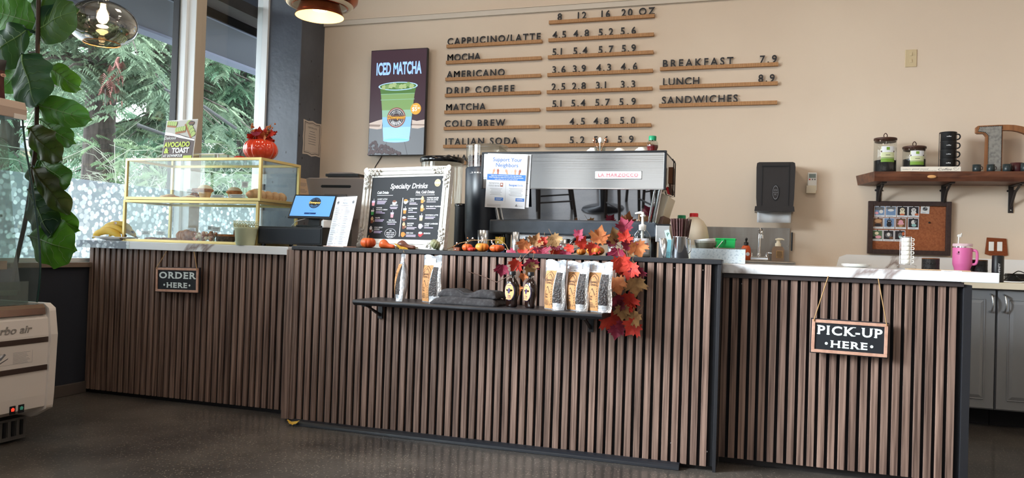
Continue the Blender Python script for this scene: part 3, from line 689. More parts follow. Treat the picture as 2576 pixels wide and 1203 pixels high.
HANG = [(-1.109,.82,.055,'m'),(-1.049,.84,.055,'r'),(-.97,.845,.06,'m'),(-.979,.828,.055,'t'),(-.57,.859,.082,'r'),(-.526,.838,.074,'r'),(-.501,.822,.064,'m'),(-.577,.773,.076,'o'),(-.505,.774,.076,'t'),(-.532,.702,.09,'r'),(-.581,.707,.045,'m'),(-.571,.68,.051,'d'),(-.557,.658,.058,'t'),(-.509,.633,.074,'t'),(-.611,.614,.082,'r'),(-.582,.569,.055,'m'),(-.56,.594,.051,'m'),(-.508,.592,.07,'r'),(-.535,.668,.047,'r'),(-1.036,.731,.042,'o'),(-1.01,.788,.034,'o')]
t = thing('leaf_garland', 'autumn maple leaf garland of red, magenta and tan leaves draped over the black ledge', 'garland', (-0.8, 3.37, 0.893))
mb = MB()
mb.tube([(-1.273,3.30,.799),(-1.204,3.30,.782),(-1.132,3.30,.757),(-1.061,3.30,.796),(-1.013,3.325,.879),(-.976,3.36,.917),(-.895,3.37,.937),(-.785,3.38,.945),(-.694,3.38,.938),(-.614,3.38,.950),(-.558,3.36,.92),(-.542,3.322,.886),(-.548,3.325,.817),(-.534,3.325,.748),(-.55,3.325,.679),(-.534,3.325,.628),(-.567,3.325,.583)], 0.0022, mat('vine_stem', (110, 84, 74), 0.8), 5)
r = random.Random(8)
for L_, y in ((TOP, 3.385), (HANG, 3.33)):
    for x, z, s, c in L_:
        if r.random() < 0.5: mb.tube([(x, y-0.012, z), (x+r.uniform(-.03, .03), y-0.005, z+r.uniform(-.03, .03))], 0.0009, M_twine, 3)
mb.build('vine', t)
k = 0
for L_, y in ((TOP, 3.372), (HANG, 3.310)):
    for x, z, s, c in L_:
        q = maple(s*1.22, 100+k, LEAFC[c]); o = q.build('leaf', t, world=False); o.location = Vector((x, y - r.uniform(0, 0.012), z)) - t.location
        up_ = L_ is TOP
        o.rotation_euler = (r.uniform(-.5, .25), r.uniform(-.7, .7) + (PI if not up_ else (PI if r.random() < .35 else 0)), r.uniform(-.6, .6)); k += 1
# white berry sprig
t = thing('berry_sprig', 'thin twig with small white berries lying between the chalkboard and the garland', 'berry sprig', (-1.27, 3.41, 0.893))
mb = MB(); bp = [(-1.45,3.40,.900),(-1.418,3.41,.903),(-1.367,3.41,.93),(-1.301,3.42,.946),(-1.21,3.42,.95),(-1.171,3.42,.953),(-1.13,3.40,.931),(-1.11,3.39,.90)]
mb.tube(bp, 0.0013, M_twine, 4); br = MB(); r = random.Random(3)
for i in range(34):
    a, b = bp[r.randrange(len(bp)-1)], None; j = bp.index(a); q = Vector(a).lerp(Vector(bp[j+1]), r.random()); e = q + Vector((r.uniform(-.02, .02), r.uniform(-.012, .012), r.uniform(-.03, .015))); e.z = max(e.z, 0.897)
    mb.tube([q[:], e[:]], 0.0007, M_twine, 3); br.ball(e[:], r.uniform(.003, .0045), M_paper if i % 5 else LEAFC['o'], n=8, k=5)
mb.build('twig', t); br.build('berries', t, kind='stuff')
# ================= left counter: pastry cases =================
def case(label, x0, x1, y0, y1, z0, z1, name='pastry_case'):
    t = thing(name, label, 'display case', ((x0+x1)/2, (y0+y1)/2, z0), 0, 'gold framed glass pastry cases')
    b = 0.015; mb = MB()
    for x in (x0, x1-b):
        for y in (y0, y1-b): mb.box(x, y, z0, x+b, y+b, z1, M_gold)
    for z in (z0, z1-b):
        for y in (y0, y1-b): mb.box(x0+b, y, z, x1-b, y+b, z+b, M_gold)
        for x in (x0, x1-b): mb.box(x, y0+b, z, x+b, y1-b, z+b, M_gold)
    mb.build('frame', t, bevel=0.001)
    for nm, q in (('front_glass', (x0+b, y0+0.006, z0+b, x1-b, y0+0.009, z1-b)), ('back_glass', (x0+b, y1-0.009, z0+b, x1-b, y1-0.006, z1-b)), ('side_glass', (x0+0.006, y0+b, z0+b, x0+0.009, y1-b, z1-b)), ('side_glass', (x1-0.009, y0+b, z0+b, x1-0.006, y1-b, z1-b)), ('lid_glass', (x0+b, y0+b, z1-0.008, x1-b, y1-b, z1-0.005))):
        mb = MB(); mb.box(*q, M_case); mb.build(nm, t)
    mb = MB(); mb.box(x0+b, y0+b, z0+0.006, x1-b, y1-b, z0+0.010, mat('case_floor', (236, 226, 206), 0.5) if 'case_floor' not in MATS else MATS['case_floor']); mb.build('floor_panel', t)
    return t
case('glass pastry case standing directly on the marble counter, with cookies and croissants in it', -3.545, -2.615, 3.56, 3.94, 0.886, 1.128)
case('glass pastry case stacked on top of another, with muffins and an orange pumpkin pot above', -3.535, -2.602, 3.555, 3.935, 1.130, 1.369)
M_crust = mat('baked_crust', (196, 132, 82), 0.6, vary=(40, (160, 96, 56))); M_dough = mat('pale_dough', (232, 190, 150), 0.6, vary=(30, (210, 158, 116))); M_brown = mat('dark_bake', (120, 66, 40), 0.65, vary=(50, (156, 92, 56)))
M_choc = mat('chocolate_bread', (66, 52, 46), 0.7, vary=(90, (104, 88, 76))); M_sugar = mat('sugar_top', (240, 222, 190), 0.7, speck=(300, (250, 244, 230), 0.4)); M_cupp = mat('muffin_paper', (226, 178, 108), 0.7); M_straw = mat('glaze_bits', (226, 150, 130), 0.5, speck=(120, (244, 226, 214), 0.4))
ZL, ZU = 0.897, 1.141
def pastry(name, label, mb, loc, cat='pastry', group='pastries in the glass cases', rz=0): return mb.build(name, None, label, cat, group, loc=loc, rz=rz)
def croissant(m, L=0.11, R=0.028):
    mb = MB(); n = 9
    for i in range(n):
        u = i/(n-1)*2-1; a = u*1.15; rr = R*(1-0.62*abs(u)**1.5)*(1.0 if i % 2 else 1.1)
        mb.ball((L*0.5*math.sin(a)*1.1, L*0.28*(1-math.cos(a)), R*0.85), rr, m, (0.75, 1, 0.95), 12, 7)
    return mb
def muffin():
    mb = MB(); mb.lathe(0, 0, [(0.026, 0), (0.036, 0.040)], M_cupp, 22, smooth=False); 
    mb.lathe(0, 0, [(0.036, 0.038), (0.046, 0.046), (0.046, 0.054), (0.036, 0.060)], M_crust, 20); mb.lathe(0, 0, [(0.040, 0.058), (0.034, 0.070), (0.018, 0.079), (0.0001, 0.081)], M_sugar, 20)
    return mb
for i, (x, y, l) in enumerate(((-3.02, 3.62, 'sugar-topped muffin against the front glass of the upper case'), (-2.93, 3.76, 'sugar-topped muffin behind the front one in the upper case'), (-2.84, 3.85, 'sugar-topped muffin farthest back in the upper case'))):
    pastry('muffin', l, muffin(), (x, y, ZU), 'muffin', 'muffins in the upper case')
M_roll = []
for i in range(5):
    mb = croissant(M_dough, 0.075, 0.030); pastry('sweet_roll', ('first', 'second', 'third', 'fourth', 'fifth')[i] + ' pale roll from the front along the side glass of the upper case', mb, (-2.675, 3.60+0.063*i, ZU), 'roll', 'pale rolls in the upper case', PI/2)
for i, (x, y, rz) in enumerate(((-3.30, 3.66, 0.2), (-3.22, 3.74, -0.4), (-3.38, 3.76, 1.0))):
    mb = MB(); mb.lathe(0, 0, [(0.050, 0), (0.058, 0.008), (0.050, 0.018), (0.02, 0.023), (0.0001, 0.024)], M_dough, 20); mb.ball((0, 0, 0.022), 0.02, M_sugar, (1.4, 1.4, 0.4))
    pastry('danish', ('iced danish in front of the cinnamon twists', 'iced danish under the second price card of the upper case', 'iced danish closest to the window in the upper case')[i], mb, (x, y, ZU), 'danish', 'iced danishes in the upper case', rz)
for i in range(3):
    mb = MB()
    for k in range(9): mb.ball((-0.05+0.0125*k, 0.006*math.sin(k*1.7), 0.014), 0.014, M_brown, (0.9, 1, 0.95), 10, 6)
    pastry('cinnamon_twist', ('lowest', 'middle', 'topmost')[i] + ' of the brown cinnamon twists piled in the upper case', mb, (-3.245+0.01*i, 3.86-0.02*i, ZU+0.026*i), 'twist', 'cinnamon twists in the upper case', 0.5-0.3*i)
for i, x in enumerate((-3.40, -3.33, -3.26)):
    mb = MB(); mb.lathe(0, 0, [(0.040, 0), (0.044, 0.006), (0.036, 0.014), (0.0001, 0.018)], M_brown, 20)
    pastry('cookie', ('flat brown cookie closest to the window in the lower case', 'flat brown cookie between two others in the lower case', 'flat brown cookie touching the croissant in the lower case')[i], mb, (x, 3.64+0.02*i, ZL), 'cookie', 'cookies in the lower case')
pastry('croissant', 'golden croissant in the middle of the lower case', croissant(M_crust, 0.13, 0.036), (-3.145, 3.63, ZL), 'croissant', rz=0.2)
mb = MB(); r = random.Random(2)
for i in range(60): mb.ball((r.uniform(-.06, .06), r.uniform(-.04, .04), 0.012+0.05*r.random()*(1-i/90)), r.uniform(.008, .013), (M_straw, M_sugar, M_crust)[i % 3], n=8, k=5)
pastry('nut_cluster_cake', 'knobbly glazed cake with pink and white bits in the lower case', mb, (-3.02, 3.64, ZL), 'cake')
mb = MB(); mb.lathe(0, 0, [(0.05, 0), (0.058, 0.012), (0.056, 0.032), (0.046, 0.044), (0.0001, 0.046)], M_choc, 24, sx=1.0, sy=0.7); mb.lathe(0, 0, [(0.057, 0.034), (0.050, 0.043), (0.046, 0.046)], M_crust, 24, sy=0.7, cap=False)
pastry('dark_loaf_slice', 'dark seeded loaf behind a price card in the lower case', mb, (-2.90, 3.66, ZL), 'loaf')
mb = MB()
mb.prism([(0.055*math.cos(a), 0.055+0.055*math.sin(a)) for a in [2*PI*i/22 for i in range(22)]], -0.012, 0.012, M_brown)
pastry('bagel_round', 'round brown bread leaning upright behind the dark loaf', mb, (-2.855, 3.75, ZL), 'bread')
pastry('almond_croissant', 'brown croissant beside the green bucket in the lower case', croissant(M_brown, 0.12, 0.036), (-2.72, 3.64, ZL), 'croissant', rz=-0.3)
# price cards on wire stands
def card(x, y, z0, label, wd=0.05, h=0.032, zc=0.05, wire=True, rz=0):
    t = thing('price_card', label, 'price card', (x, y, z0), rz, 'price cards in the pastry cases')
    mb = MB(); mb.box(-wd/2, 0, zc, wd/2, 0.001, zc+h, M_paper); lines(mb, -wd*0.4, wd*0.4, zc+h*0.68, h*0.22, 3, h*0.10, M_grey, -0.0004, al='C'); mb.build('card', t, world=False)
    if wire:
        mb = MB(); mb.tube([(-0.010, 0.002, 0), (-0.010, 0.002, zc), (-0.006, 0.002, zc+0.012), (0, 0.002, zc+0.016), (0.006, 0.002, zc+0.012), (0.010, 0.002, zc), (0.010, 0.002, 0)], 0.0010, M_grey, 5); mb.tube([(-0.012, -0.01, 0.001), (-0.010, 0.002, 0.001), (0.010, 0.002, 0.001), (0.012, -0.01, 0.001)], 0.001, M_grey, 5); mb.build('wire_stand', t, world=False)
card(-3.335, 3.86, ZU, 'price card on a wire before the cinnamon twists, upper case', 0.048, 0.034, 0.045)
card(-3.195, 3.80, ZU, 'price card on a wire behind the danishes, upper case', 0.056, 0.036, 0.04)
card(-2.92, 3.84, ZU, 'price card standing above the muffins, upper case', 0.044, 0.036, 0.085)
card(-2.905, 3.585, ZU, 'long low price card under the muffins, upper case', 0.085, 0.022, 0.0, False)
card(-2.775, 3.585, ZU, 'long low price card at the end of the upper case', 0.105, 0.026, 0.0, False)
card(-3.40, 3.59, ZL, 'price card over the cookies closest to the window, lower case', 0.06, 0.022, 0.03)
card(-3.30, 3.595, ZL, 'price card over the cookies next to the croissant, lower case', 0.06, 0.022, 0.03)
card(-3.17, 3.70, ZL, 'price card behind the croissant, lower case', 0.055, 0.024, 0.055)
card(-3.05, 3.72, ZL, 'price card behind the knobbly cake, lower case', 0.05, 0.022, 0.07)
card(-2.92, 3.60, ZL, 'price card in front of the dark loaf, lower case', 0.06, 0.026, 0.06)
card(-2.755, 3.60, ZL, 'price card before the brown croissant, lower case', 0.05, 0.024, 0.04)
# avocado toast sign
M_choc2 = mat('chocolate_print', (66, 36, 32), 0.5); M_lime = mat('lime_print', (196, 214, 60), 0.5); M_avo = mat('avocado_green', (168, 190, 92), 0.5); M_avo2 = mat('avocado_edge', (92, 124, 52), 0.5); M_toast = mat('toast_brown', (168, 108, 64), 0.6); M_plate2 = mat('grey_plate_print', (188, 184, 178), 0.5)
t = thing('counter_sign', 'upright AVOCADO & TOAST sign leaning on top of the glass case', 'sign', (-3.245, 3.64, 1.3705), -0.12)
mb = MB(); mb.M = Matrix.Rotation(-0.12, 4, 'X')
W2, H2 = 0.125, 0.238
mb.box(-W2, 0, 0, W2, 0.004, H2, M_white); y = -0.0006
mb.rect(-W2+.003, .003, W2-.003, H2-.003, y, M_choc2)
mb.rect(-W2+.003, .152, W2-.003, H2-.003, y-.0003, M_plate2)
mb.poly([(-W2+.003, .168), (-.07, .160), (-.03, .150), (0, .146), (.05, .132), (W2-.003, .118), (W2-.003, .108), (.05, .122), (0, .130), (-.05, .142), (-W2+.003, .150)], y-.0012, M_white)
mb.poly([(0.0, .15), (W2-.003, .12), (W2-.003, .16), (.05, .17)], y-.0006, M_plate2)
def toast(cx, cz, s, a):
    M0 = mb.M.copy(); mb.M = M0 @ Matrix.Translation((cx, 0, cz)) @ Matrix.Rotation(a, 4, 'Y')
    mb.poly([(-.045*s, -.02*s), (.045*s, -.02*s), (.045*s, .016*s), (-.045*s, .016*s)], y-.0015, M_toast)
    for i in range(9): mb.disc((-.040+.01*i)*s, .008*s, .017*s, y-.0018-.0002*i, M_avo2 if i % 2 else M_avo, 14, 0.5); mb.disc((-.039+.01*i)*s, .008*s, .014*s, y-.0019-.0002*i, M_avo, 14, 0.45)
    mb.M = M0
toast(-.075, .212, 0.85, 0.1); toast(.075, .178, 1.15, 0.95); toast(.0, .175, .9, -0.1)
mb.disc(.082, .215, .022, y-.004, M_choc2, 22, 1, 0.62); mb.rect(.062, .213, .102, .217, y-.0042, M_toast)
text(mb, 'Delicious', -.075, .122, .019, M_white, y-.002, 0.0, shear=0.35, fit=.095)
text(mb, 'AVOCADO', -.012, .076, .030, M_lime, y-.002, 0.045, fit=.205); text(mb, '&', -.092, .040, .030, M_lime, y-.002, 0.045, fit=.034); text(mb, 'TOAST', .022, .040, .030, M_white, y-.002, 0.045, fit=.135)
text(mb, 'AT DOWNPOUR', -.034, .016, .015, M_white, y-.002, 0.03, fit=.155)
mb.prism([(.050, .006), (.118, .006), (.118, .022), (.050, .022)], y-.002, y-.0015, M_lime)
mb.build('print', t, world=False)
mb = MB(); mb.box(-0.10, -0.012, 0, 0.10, 0.03, 0.006, M_clearpl); mb.add([(-.08, .028, 0), (.08, .028, 0), (.08, .04, .1), (-.08, .04, .1)], [(0, 1, 2, 3)], M_clearpl); mb.build('holder', t, world=False)
# acrylic riser
t = thing('acrylic_riser', 'low clear acrylic riser with white edges on the glass case behind the pumpkin pot', 'riser', (-3.05, 3.75, 1.3705))
mb = MB()
for x in (-3.19, -3.10, -2.975):
    mb.box(x-.004, 3.66, 1.3705, x+.004, 3.668, 1.402, M_white); mb.box(x-.004+.05, 3.84, 1.3705, x+.004+.05, 3.848, 1.402, M_white)
mb.build('leg', t, kind=None)
mb = MB(); mb.box(-3.21, 3.655, 1.402, -2.93, 3.85, 1.405, M_clearpl); mb.box(-3.21, 3.653, 1.401, -2.93, 3.656, 1.407, M_white); mb.build('shelf_panel', t)
# pumpkins
M_pot = mat('glazed_orange', (226, 66, 34), 0.12, coat=0.8); M_org = mat('pumpkin_orange', (214, 98, 40), 0.45, vary=(30, (196, 74, 30))); M_org2 = mat('pumpkin_amber', (222, 142, 56), 0.45, vary=(30, (208, 120, 44))); M_grn = mat('pumpkin_green', (142, 140, 108), 0.5, vary=(40, (116, 118, 84)))
M_stem = mat('pumpkin_stem', (92, 74, 44), 0.8)
def ribbed(mb, R0, H, m, ribs=10, top=0.0, n=60, k=14, depth=0.10, hole=0.0):
    vs = []; fs = []; K = k
    for j in range(K+1):
        t2 = j/K; th = PI*(0.03+0.94*t2)
        for i in range(n):
            a = 2*PI*i/n; g = 1-depth*abs(math.sin(ribs*a/2+0.3))**6*0 - depth*(1-abs(math.sin(ribs*a/2)))**2
            rr = R0*math.sin(th)**0.75*g; z = H*0.5*(1-math.cos(th)) - 0.07*H*max(0, math.cos(th)*-1)**6*0
            z -= (0.10*H if j >= K-1 else 0)*(1 if j == K else .4)
            if hole and j >= K-2: rr = max(rr, R0*hole)
            vs.append((rr*math.cos(a), rr*math.sin(a), z))
    for j in range(K):
        for i in range(n): fs.append((j*n+i, j*n+(i+1) % n, (j+1)*n+(i+1) % n, (j+1)*n+i))
    mb.add(vs, fs, m, True); mb.add(vs[:n], [tuple(range(n-1, -1, -1))], m); mb.add(vs[-n:], [tuple(range(n))], m)
def pumpkin(x, y, z, R0, H, m, label, stem=True, ribs=10, tilt=0.0, group='small pumpkins on the black ledge', rz=0.0):
    t = thing('pumpkin', label, 'pumpkin', (x, y, z), rz, group)
    mb = MB(); mb.M = Matrix.Translation((0, 0, R0*math.sin(tilt)*0.6)) @ Matrix.Rotation(tilt, 4, 'Y'); ribbed(mb, R0, H, m, ribs); mb.build('body', t, world=False)
    if stem:
        mb = MB(); mb.M = Matrix.Rotation(tilt, 4, 'Y'); mb.tube([(0, 0, H*0.84), (0.001, 0, H*1.02), (0.004, 0, H*1.2)], [0.005*R0/0.035, 0.0035*R0/0.035, 0.0025*R0/0.035], M_stem, 7); mb.build('stem', t, world=False)
    return t
t = thing('pumpkin_planter', 'shiny orange pumpkin pot of silk autumn flowers standing on the glass case', 'planter', (-2.742, 3.735, 1.3705))
mb = MB(); ribbed(mb, 0.098, 0.128, M_pot, 12, hole=0.55); mb.build('pot', t, world=False)
mb = MB(); r = random.Random(9)
for i in range(34):
    a = r.random()*2*PI; q = r.random()*0.07; x, y2, z = q*math.cos(a), q*math.sin(a), 0.118+0.05*r.random()
    c = ('r', 'm', 'r', 'o')[i % 4]; l = maple(0.055, 300+i, LEAFC[c]); k2 = len(mb.v); l.M = Matrix()
    R3 = Matrix.Translation((x, y2, z)) @ Matrix.Rotation(r.uniform(0, 6), 4, 'Z') @ Matrix.Rotation(r.uniform(-1, 1), 4, 'X')
    mb.M = R3; mb.add(l.v, l.f, LEAFC[c], True)
mb.M = Matrix(); mb.build('silk_leaves', t, world=False, kind='stuff')
mb = MB()
for i in range(46):
    s = -1 if i % 2 else 1; q = r.random(); x = s*(0.035+0.03*q)+r.uniform(-.012, .012); z = 0.15+0.06*q+r.uniform(-.01, .01)
    mb.ball((x, r.uniform(-.02, .03), z), 0.0055, LEAFC['o'], n=7, k=4)
    if i % 4 == 0: mb.tube([(s*0.02, 0, 0.11), (x, 0, z)], 0.001, M_stem, 3)
mb.build('berry_stems', t, world=False, kind='stuff')
pumpkin(-2.868, 3.72, 1.3705, 0.036, 0.028, LEAFC['r'], 'flat red pumpkin on the glass case beside the shiny pumpkin pot', group='pumpkins on the glass case')
# bananas on a plate
M_ban = mat('banana_skin', (226, 182, 62), 0.5, vary=((14, 14, 14), (236, 200, 84))); M_tip = mat('banana_tip', (84, 62, 36), 0.7)
mb = MB(); mb.lathe(0, 0, [(0.06, 0), (0.075, 0.004), (0.125, 0.016), (0.155, 0.022), (0.156, 0.024), (0.12, 0.019), (0.07, 0.008), (0.0001, 0.007)], M_white, 40, sx=1.0, sy=0.62)
mb.build('plate', None, 'oval white plate under the bananas on the marble counter', 'plate', loc=(-3.63, 3.60, 0.8855))
def banana(x, y, z, rz, label, flip=0):
    t = thing('banana', label, 'banana', (x, y, z), rz, 'bananas on the white plate')
    mb = MB(); N = 12; pts = []; rr = []
    for i in range(N):
        u = i/(N-1)*2-1; pts.append((0.105*math.sin(u*0.95)*1.15, 0, 0.024-0.040*u*u+0.02)); rr.append(0.020*(1-abs(u)**5*0.75))
    mb.tube(pts, rr, M_ban, 7); mb.build('peel', t, world=False)
    mb = MB(); mb.tube([pts[-1], (pts[-1][0]+0.014, 0, pts[-1][2]-0.008)], [0.0055, 0.006], M_tip, 6); mb.build('stem', t, world=False)
    mb = MB(); mb.tube([pts[0], (pts[0][0]-0.006, 0, pts[0][2]-0.004)], [0.005, 0.003], M_tip, 6); mb.build('tip', t, world=False)
    return t
zb = 0.897
b1 = banana(-3.64, 3.545, zb-0.0, 0.03, 'lowest banana at the front of the bunch on the plate')
b2 = banana(-3.635, 3.575, zb+0.022, -0.04, 'banana in the middle layer of the bunch on the plate')
b3 = banana(-3.63, 3.61, zb+0.044, 0.10, 'topmost banana of the bunch, with a small sticker')
mb = MB(); mb.M = Matrix.Translation((0.0, -0.0186, 0.047)); mb.rect(-.006, -.006, .010, .008, -0.0006, M_paper); mb.rect(-.004, -.003, 0.0, .005, -0.001, M_red); mb.build('sticker', b3, world=False)
banana(-3.62, 3.64, zb+0.012, 0.0, 'rearmost banana of the bunch, half hidden behind the others')
# lace bucket
M_mint = mat('pale_green_enamel', (206, 212, 178), 0.45)
t = thing('lace_bucket', 'small pale green metal bucket with a lace cut rim beside the glass case', 'bucket', (-2.652, 3.51, 0.8855))
mb = MB(); mb.lathe(0, 0, [(0.046, 0), (0.049, 0.002), (0.060, 0.088), (0.062, 0.090), (0.062, 0.094), (0.061, 0.096), (0.058, 0.096), (0.047, 0.005)], M_mint, 40); mb.build('body', t, world=False)
mb = MB(); N = 26
for i in range(N):
    a = 2*PI*i/N
    for (rr, z, q) in ((0.0620, 0.1035, 0.0072), (0.0635, 0.1155, 0.0065)):
        a2 = a + (PI/N if z > 0.11 else 0); c = Vector((rr*math.cos(a2), rr*math.sin(a2), z)); tx = Vector((-math.sin(a2), math.cos(a2), 0))
        mb.tube([(c + tx*q*math.cos(w2) + Vector((0, 0, q*math.sin(w2))))[:] for w2 in [2*PI*j/8 for j in range(8)]], 0.0016, M_mint, 4, True)
    c = Vector((0.0645*math.cos(a), 0.0645*math.sin(a), 0.125)); tx = Vector((-math.sin(a), math.cos(a), 0))
    mb.tube([(c + tx*0.0075*math.cos(w2) + Vector((0, 0, 0.0045*math.sin(w2))))[:] for w2 in [PI*j/5 for j in range(6)]], 0.0015, M_mint, 4)
mb.build('lace_rim', t, world=False)

# ================= till =================
t = thing('cash_drawer', 'long black cash drawer under the tablet', 'cash drawer', (-2.405, 3.68, 0.886))
mb = MB(); mb.box(-2.602, 3.55, 0.897, -2.202, 3.86, 0.993, M_blk); mb.build('housing', t, bevel=0.003)
mb = MB(); mb.box(-2.592, 3.547, 0.905, -2.212, 3.552, 0.984, mat('drawer_face', (34, 37, 46), 0.35)); mb.build('drawer_front', t, bevel=0.002)
for x in (-2.58, -2.23):
    for y in (3.57, 3.83):
        mb = MB(); mb.cyl(x, y, 0.886, 0.898, 0.012, M_blkg, n=14); mb.build('foot', t)
M_scr = mat('screen_blue', (96, 152, 214), 0.3, emis=0.75); M_scr2 = mat('screen_navy', (30, 60, 110), 0.3, emis=0.4); M_logo = mat('logo_dark', (34, 34, 40), 0.4); M_logoy = mat('logo_cream', (238, 208, 120), 0.4, emis=0.5)
def downpour_logo(mb, x, z, R0, y, ring, ink, wordc, seal=True):
    """round coffee shop roundel: double ring, script word across, arc word beneath"""
    mb.disc(x, z, R0, y, ring, 32); mb.ring(x, z, R0*0.83, R0*0.86, y-.0004, ink, 32)
    mb.ring(x, z, R0*0.54, R0*0.56, y-.0004, ink, 28)
    for i, c in enumerate('COFFEE'):
        a = -PI/2 + (i-2.5)*0.30; M0 = mb.M.copy()
        mb.M = M0 @ Matrix.Translation((x+R0*0.68*math.cos(a), 0, z+R0*0.68*math.sin(a))) @ Matrix.Rotation(-(a+PI/2), 4, 'Y')
        text(mb, c, 0, -R0*0.09, R0*0.19, ink, y-.0006, 0.02); mb.M = M0
    for i, c in enumerate('EST. 1998'):
        a = PI/2 - (i-4)*0.17; M0 = mb.M.copy()
        mb.M = M0 @ Matrix.Translation((x+R0*0.68*math.cos(a), 0, z+R0*0.68*math.sin(a))) @ Matrix.Rotation(-(a-PI/2), 4, 'Y')
        text(mb, c, 0, -R0*0.06, R0*0.12, ink, y-.0006, 0.0); mb.M = M0
    mb.rect(x-R0*0.96, z-R0*0.20, x+R0*0.96, z+R0*0.22, y-.0008, ring)
    text(mb, 'Downpour', x, z-R0*0.13, R0*0.36, wordc, y-.0012, 0.045, shear=0.18, fit=R0*1.95)
t = thing('tablet', 'tablet till on a black stand, blue welcome screen, on the cash drawer', 'tablet', (-2.30, 3.62, 0.9935), 0.08)
mb = MB(); mb.M = Matrix.Translation((0, -0.02, 0.112)) @ Matrix.Rotation(-0.50, 4, 'X'); y = -0.0062
mb.box(-.128, -.004, -.075, .128, .006, .075, M_blk); mb.build('bezel', t, world=False, bevel=0.004)
q = MB(); q.M = mb.M; q.rect(-.117, -.064, .117, .064, y, M_scr)
downpour_logo(q, .010, .020, .034, y-.0006, M_logo, M_scr, M_logoy); q.rect(-.034, -.052, .034, -.042, y-.0006, M_scr2); text(q, 'Sign in', 0, -.049, .004, M_scr, y-.0012); text(q, 'Welcome', .004, -.031, .004, M_scr2, y-.0012)
q.build('screen', t, world=False)
mb = MB(); mb.prism([(-.035, .0), (.035, .0), (.030, .09), (-.030, .09)], 0.0, 0.035, M_blk); mb.box(-.075, -.06, 0, .075, .05, .010, M_blkg); mb.build('stand', t, world=False, bevel=0.003)
mb = MB(); mb.lathe(-2.205, 3.595, [(0.034, 0.9935), (0.036, 1.0), (0.036, 1.030), (0.030, 1.034)], M_white, 4, smooth=False); mb.build('card_reader', None, 'small white card reader block on the cash drawer', 'card reader', org=(-2.205, 3.595, 0.9935), bevel=0.004)
mb = MB(); mb.tube([(-2.42, 3.70, 0.995), (-2.44, 3.62, 1.0), (-2.42, 3.63, 1.025), (-2.38, 3.68, 1.045), (-2.34, 3.70, 1.06)], 0.0025, M_white, 6); mb.build('charging_cable', None, 'white charging cable curling behind the tablet on the cash drawer', 'cable', org=(-2.42, 3.66, 0.994))
# printed menu in a holder
t = thing('menu_holder', 'tall white printed menu in a clear slanted holder beside the tablet', 'menu', (-2.03, 3.405, 0.8935), -0.50)
mb = MB(); mb.M = Matrix.Rotation(-0.20, 4, 'X'); y = -0.0004
mb.box(-.098, 0, 0.004, .098, 0.001, 0.262, M_paper)
for s in (-1, 1): downpour_logo(mb, s*.072, .232, .010, y, M_grey, M_paper, M_ink)
text(mb, 'MENU', 0, .222, .012, M_ink, y, 0.0, track=0.1); lines(mb, -.03, .03, .248, .006, 2, .0016, M_grey, y, al='C'); lines(mb, -.05, .05, .214, .004, 1, .0016, M_grey, y, al='C')
mb.rect(-.0006, .02, .0006, .205, y, M_grey)
for cx in (-.088, .010):
    z = .200
    while z > .022:
        text(mb, 'SPECIALTY' if z > .19 else 'COFFEE', cx, z, .0052, M_ink, y, 0.01, al='L', fit=.034); z -= .009
        for k in range(rnd.choice((2, 3))):
            mb.rect(cx, z, cx+rnd.uniform(.03, .05), z+.0018, y, M_grey); mb.rect(cx+.062, z, cx+.074, z+.0018, y, M_grey); mb.rect(cx, z-.0045, cx+rnd.uniform(.04, .06), z-.0032, y, M_grey); z -= .011
        z -= .004
mb.build('sheet', t, world=False)
mb = MB(); mb.M = Matrix.Rotation(-0.20, 4, 'X'); mb.box(-.100, -.0025, 0.002, .100, -.0012, .266, clear('acrylic', (252, 252, 253), 0.08)); mb.build('sleeve', t, world=False)
mb = MB(); mb.box(-.098, -.018, 0, .098, .055, .004, mat('clear_base', (226, 190, 176), 0.2)); mb.build('base', t, world=False, bevel=0.001)
# till monitor seen from behind and the printer by it
M_mon = mat('grey_monitor', (146, 134, 130), 0.4)
t = thing('till_monitor', 'grey till monitor seen from behind, between the tablet and the chalkboard', 'monitor', (-2.40, 4.02, 0.885), 0.05)
mb = MB(); mb.M = Matrix.Translation((0, 0, 0.295)) @ Matrix.Rotation(0.22, 4, 'X'); mb.prism([(-.19, .12), (.19, .12), (.185, -.12), (-.165, -.12)], -0.014, 0.02, M_mon); mb.build('shell', t, world=False, bevel=0.005)
q = MB(); q.M = mb.M; q.prism([(-.09, .066), (.095, .066), (.103, .074), (.098, .082), (-.088, .082), (-.097, .074)], -0.0155, -0.013, M_blk); q.build('handle_slot', t, world=False)
q = MB(); q.M = mb.M; q.box(-.075, -0.03, -.12, .075, -.012, .03, mat('grey_stand', (92, 88, 88), 0.4)); q.build('mount', t, world=False, bevel=0.012)
mb = MB(); mb.prism([(-.06, 0), (.06, 0), (.055, .28), (-.055, .28)], -0.05, -0.02, MATS['grey_stand']); mb.box(-.11, -.08, 0, .11, .12, .012, MATS['grey_stand']); mb.build('stand', t, world=False, bevel=0.004)
t = thing('receipt_printer', 'flat grey and black receipt printer peeking over the till monitor', 'printer', (-2.41, 4.17, 0.885))
mb = MB(); mb.box(-2.52, 4.10, 0.885, -2.30, 4.175, 1.318, M_mon); mb.build('column', t)
mb = MB(); mb.box(-2.525, 4.08, 1.318, -2.30, 4.175, 1.334, M_blk); mb.prism([(-2.505, 1.334), (-2.32, 1.334), (-2.345, 1.342), (-2.49, 1.342)], 4.08, 4.175, M_mon); mb.build('head', t, bevel=0.002)
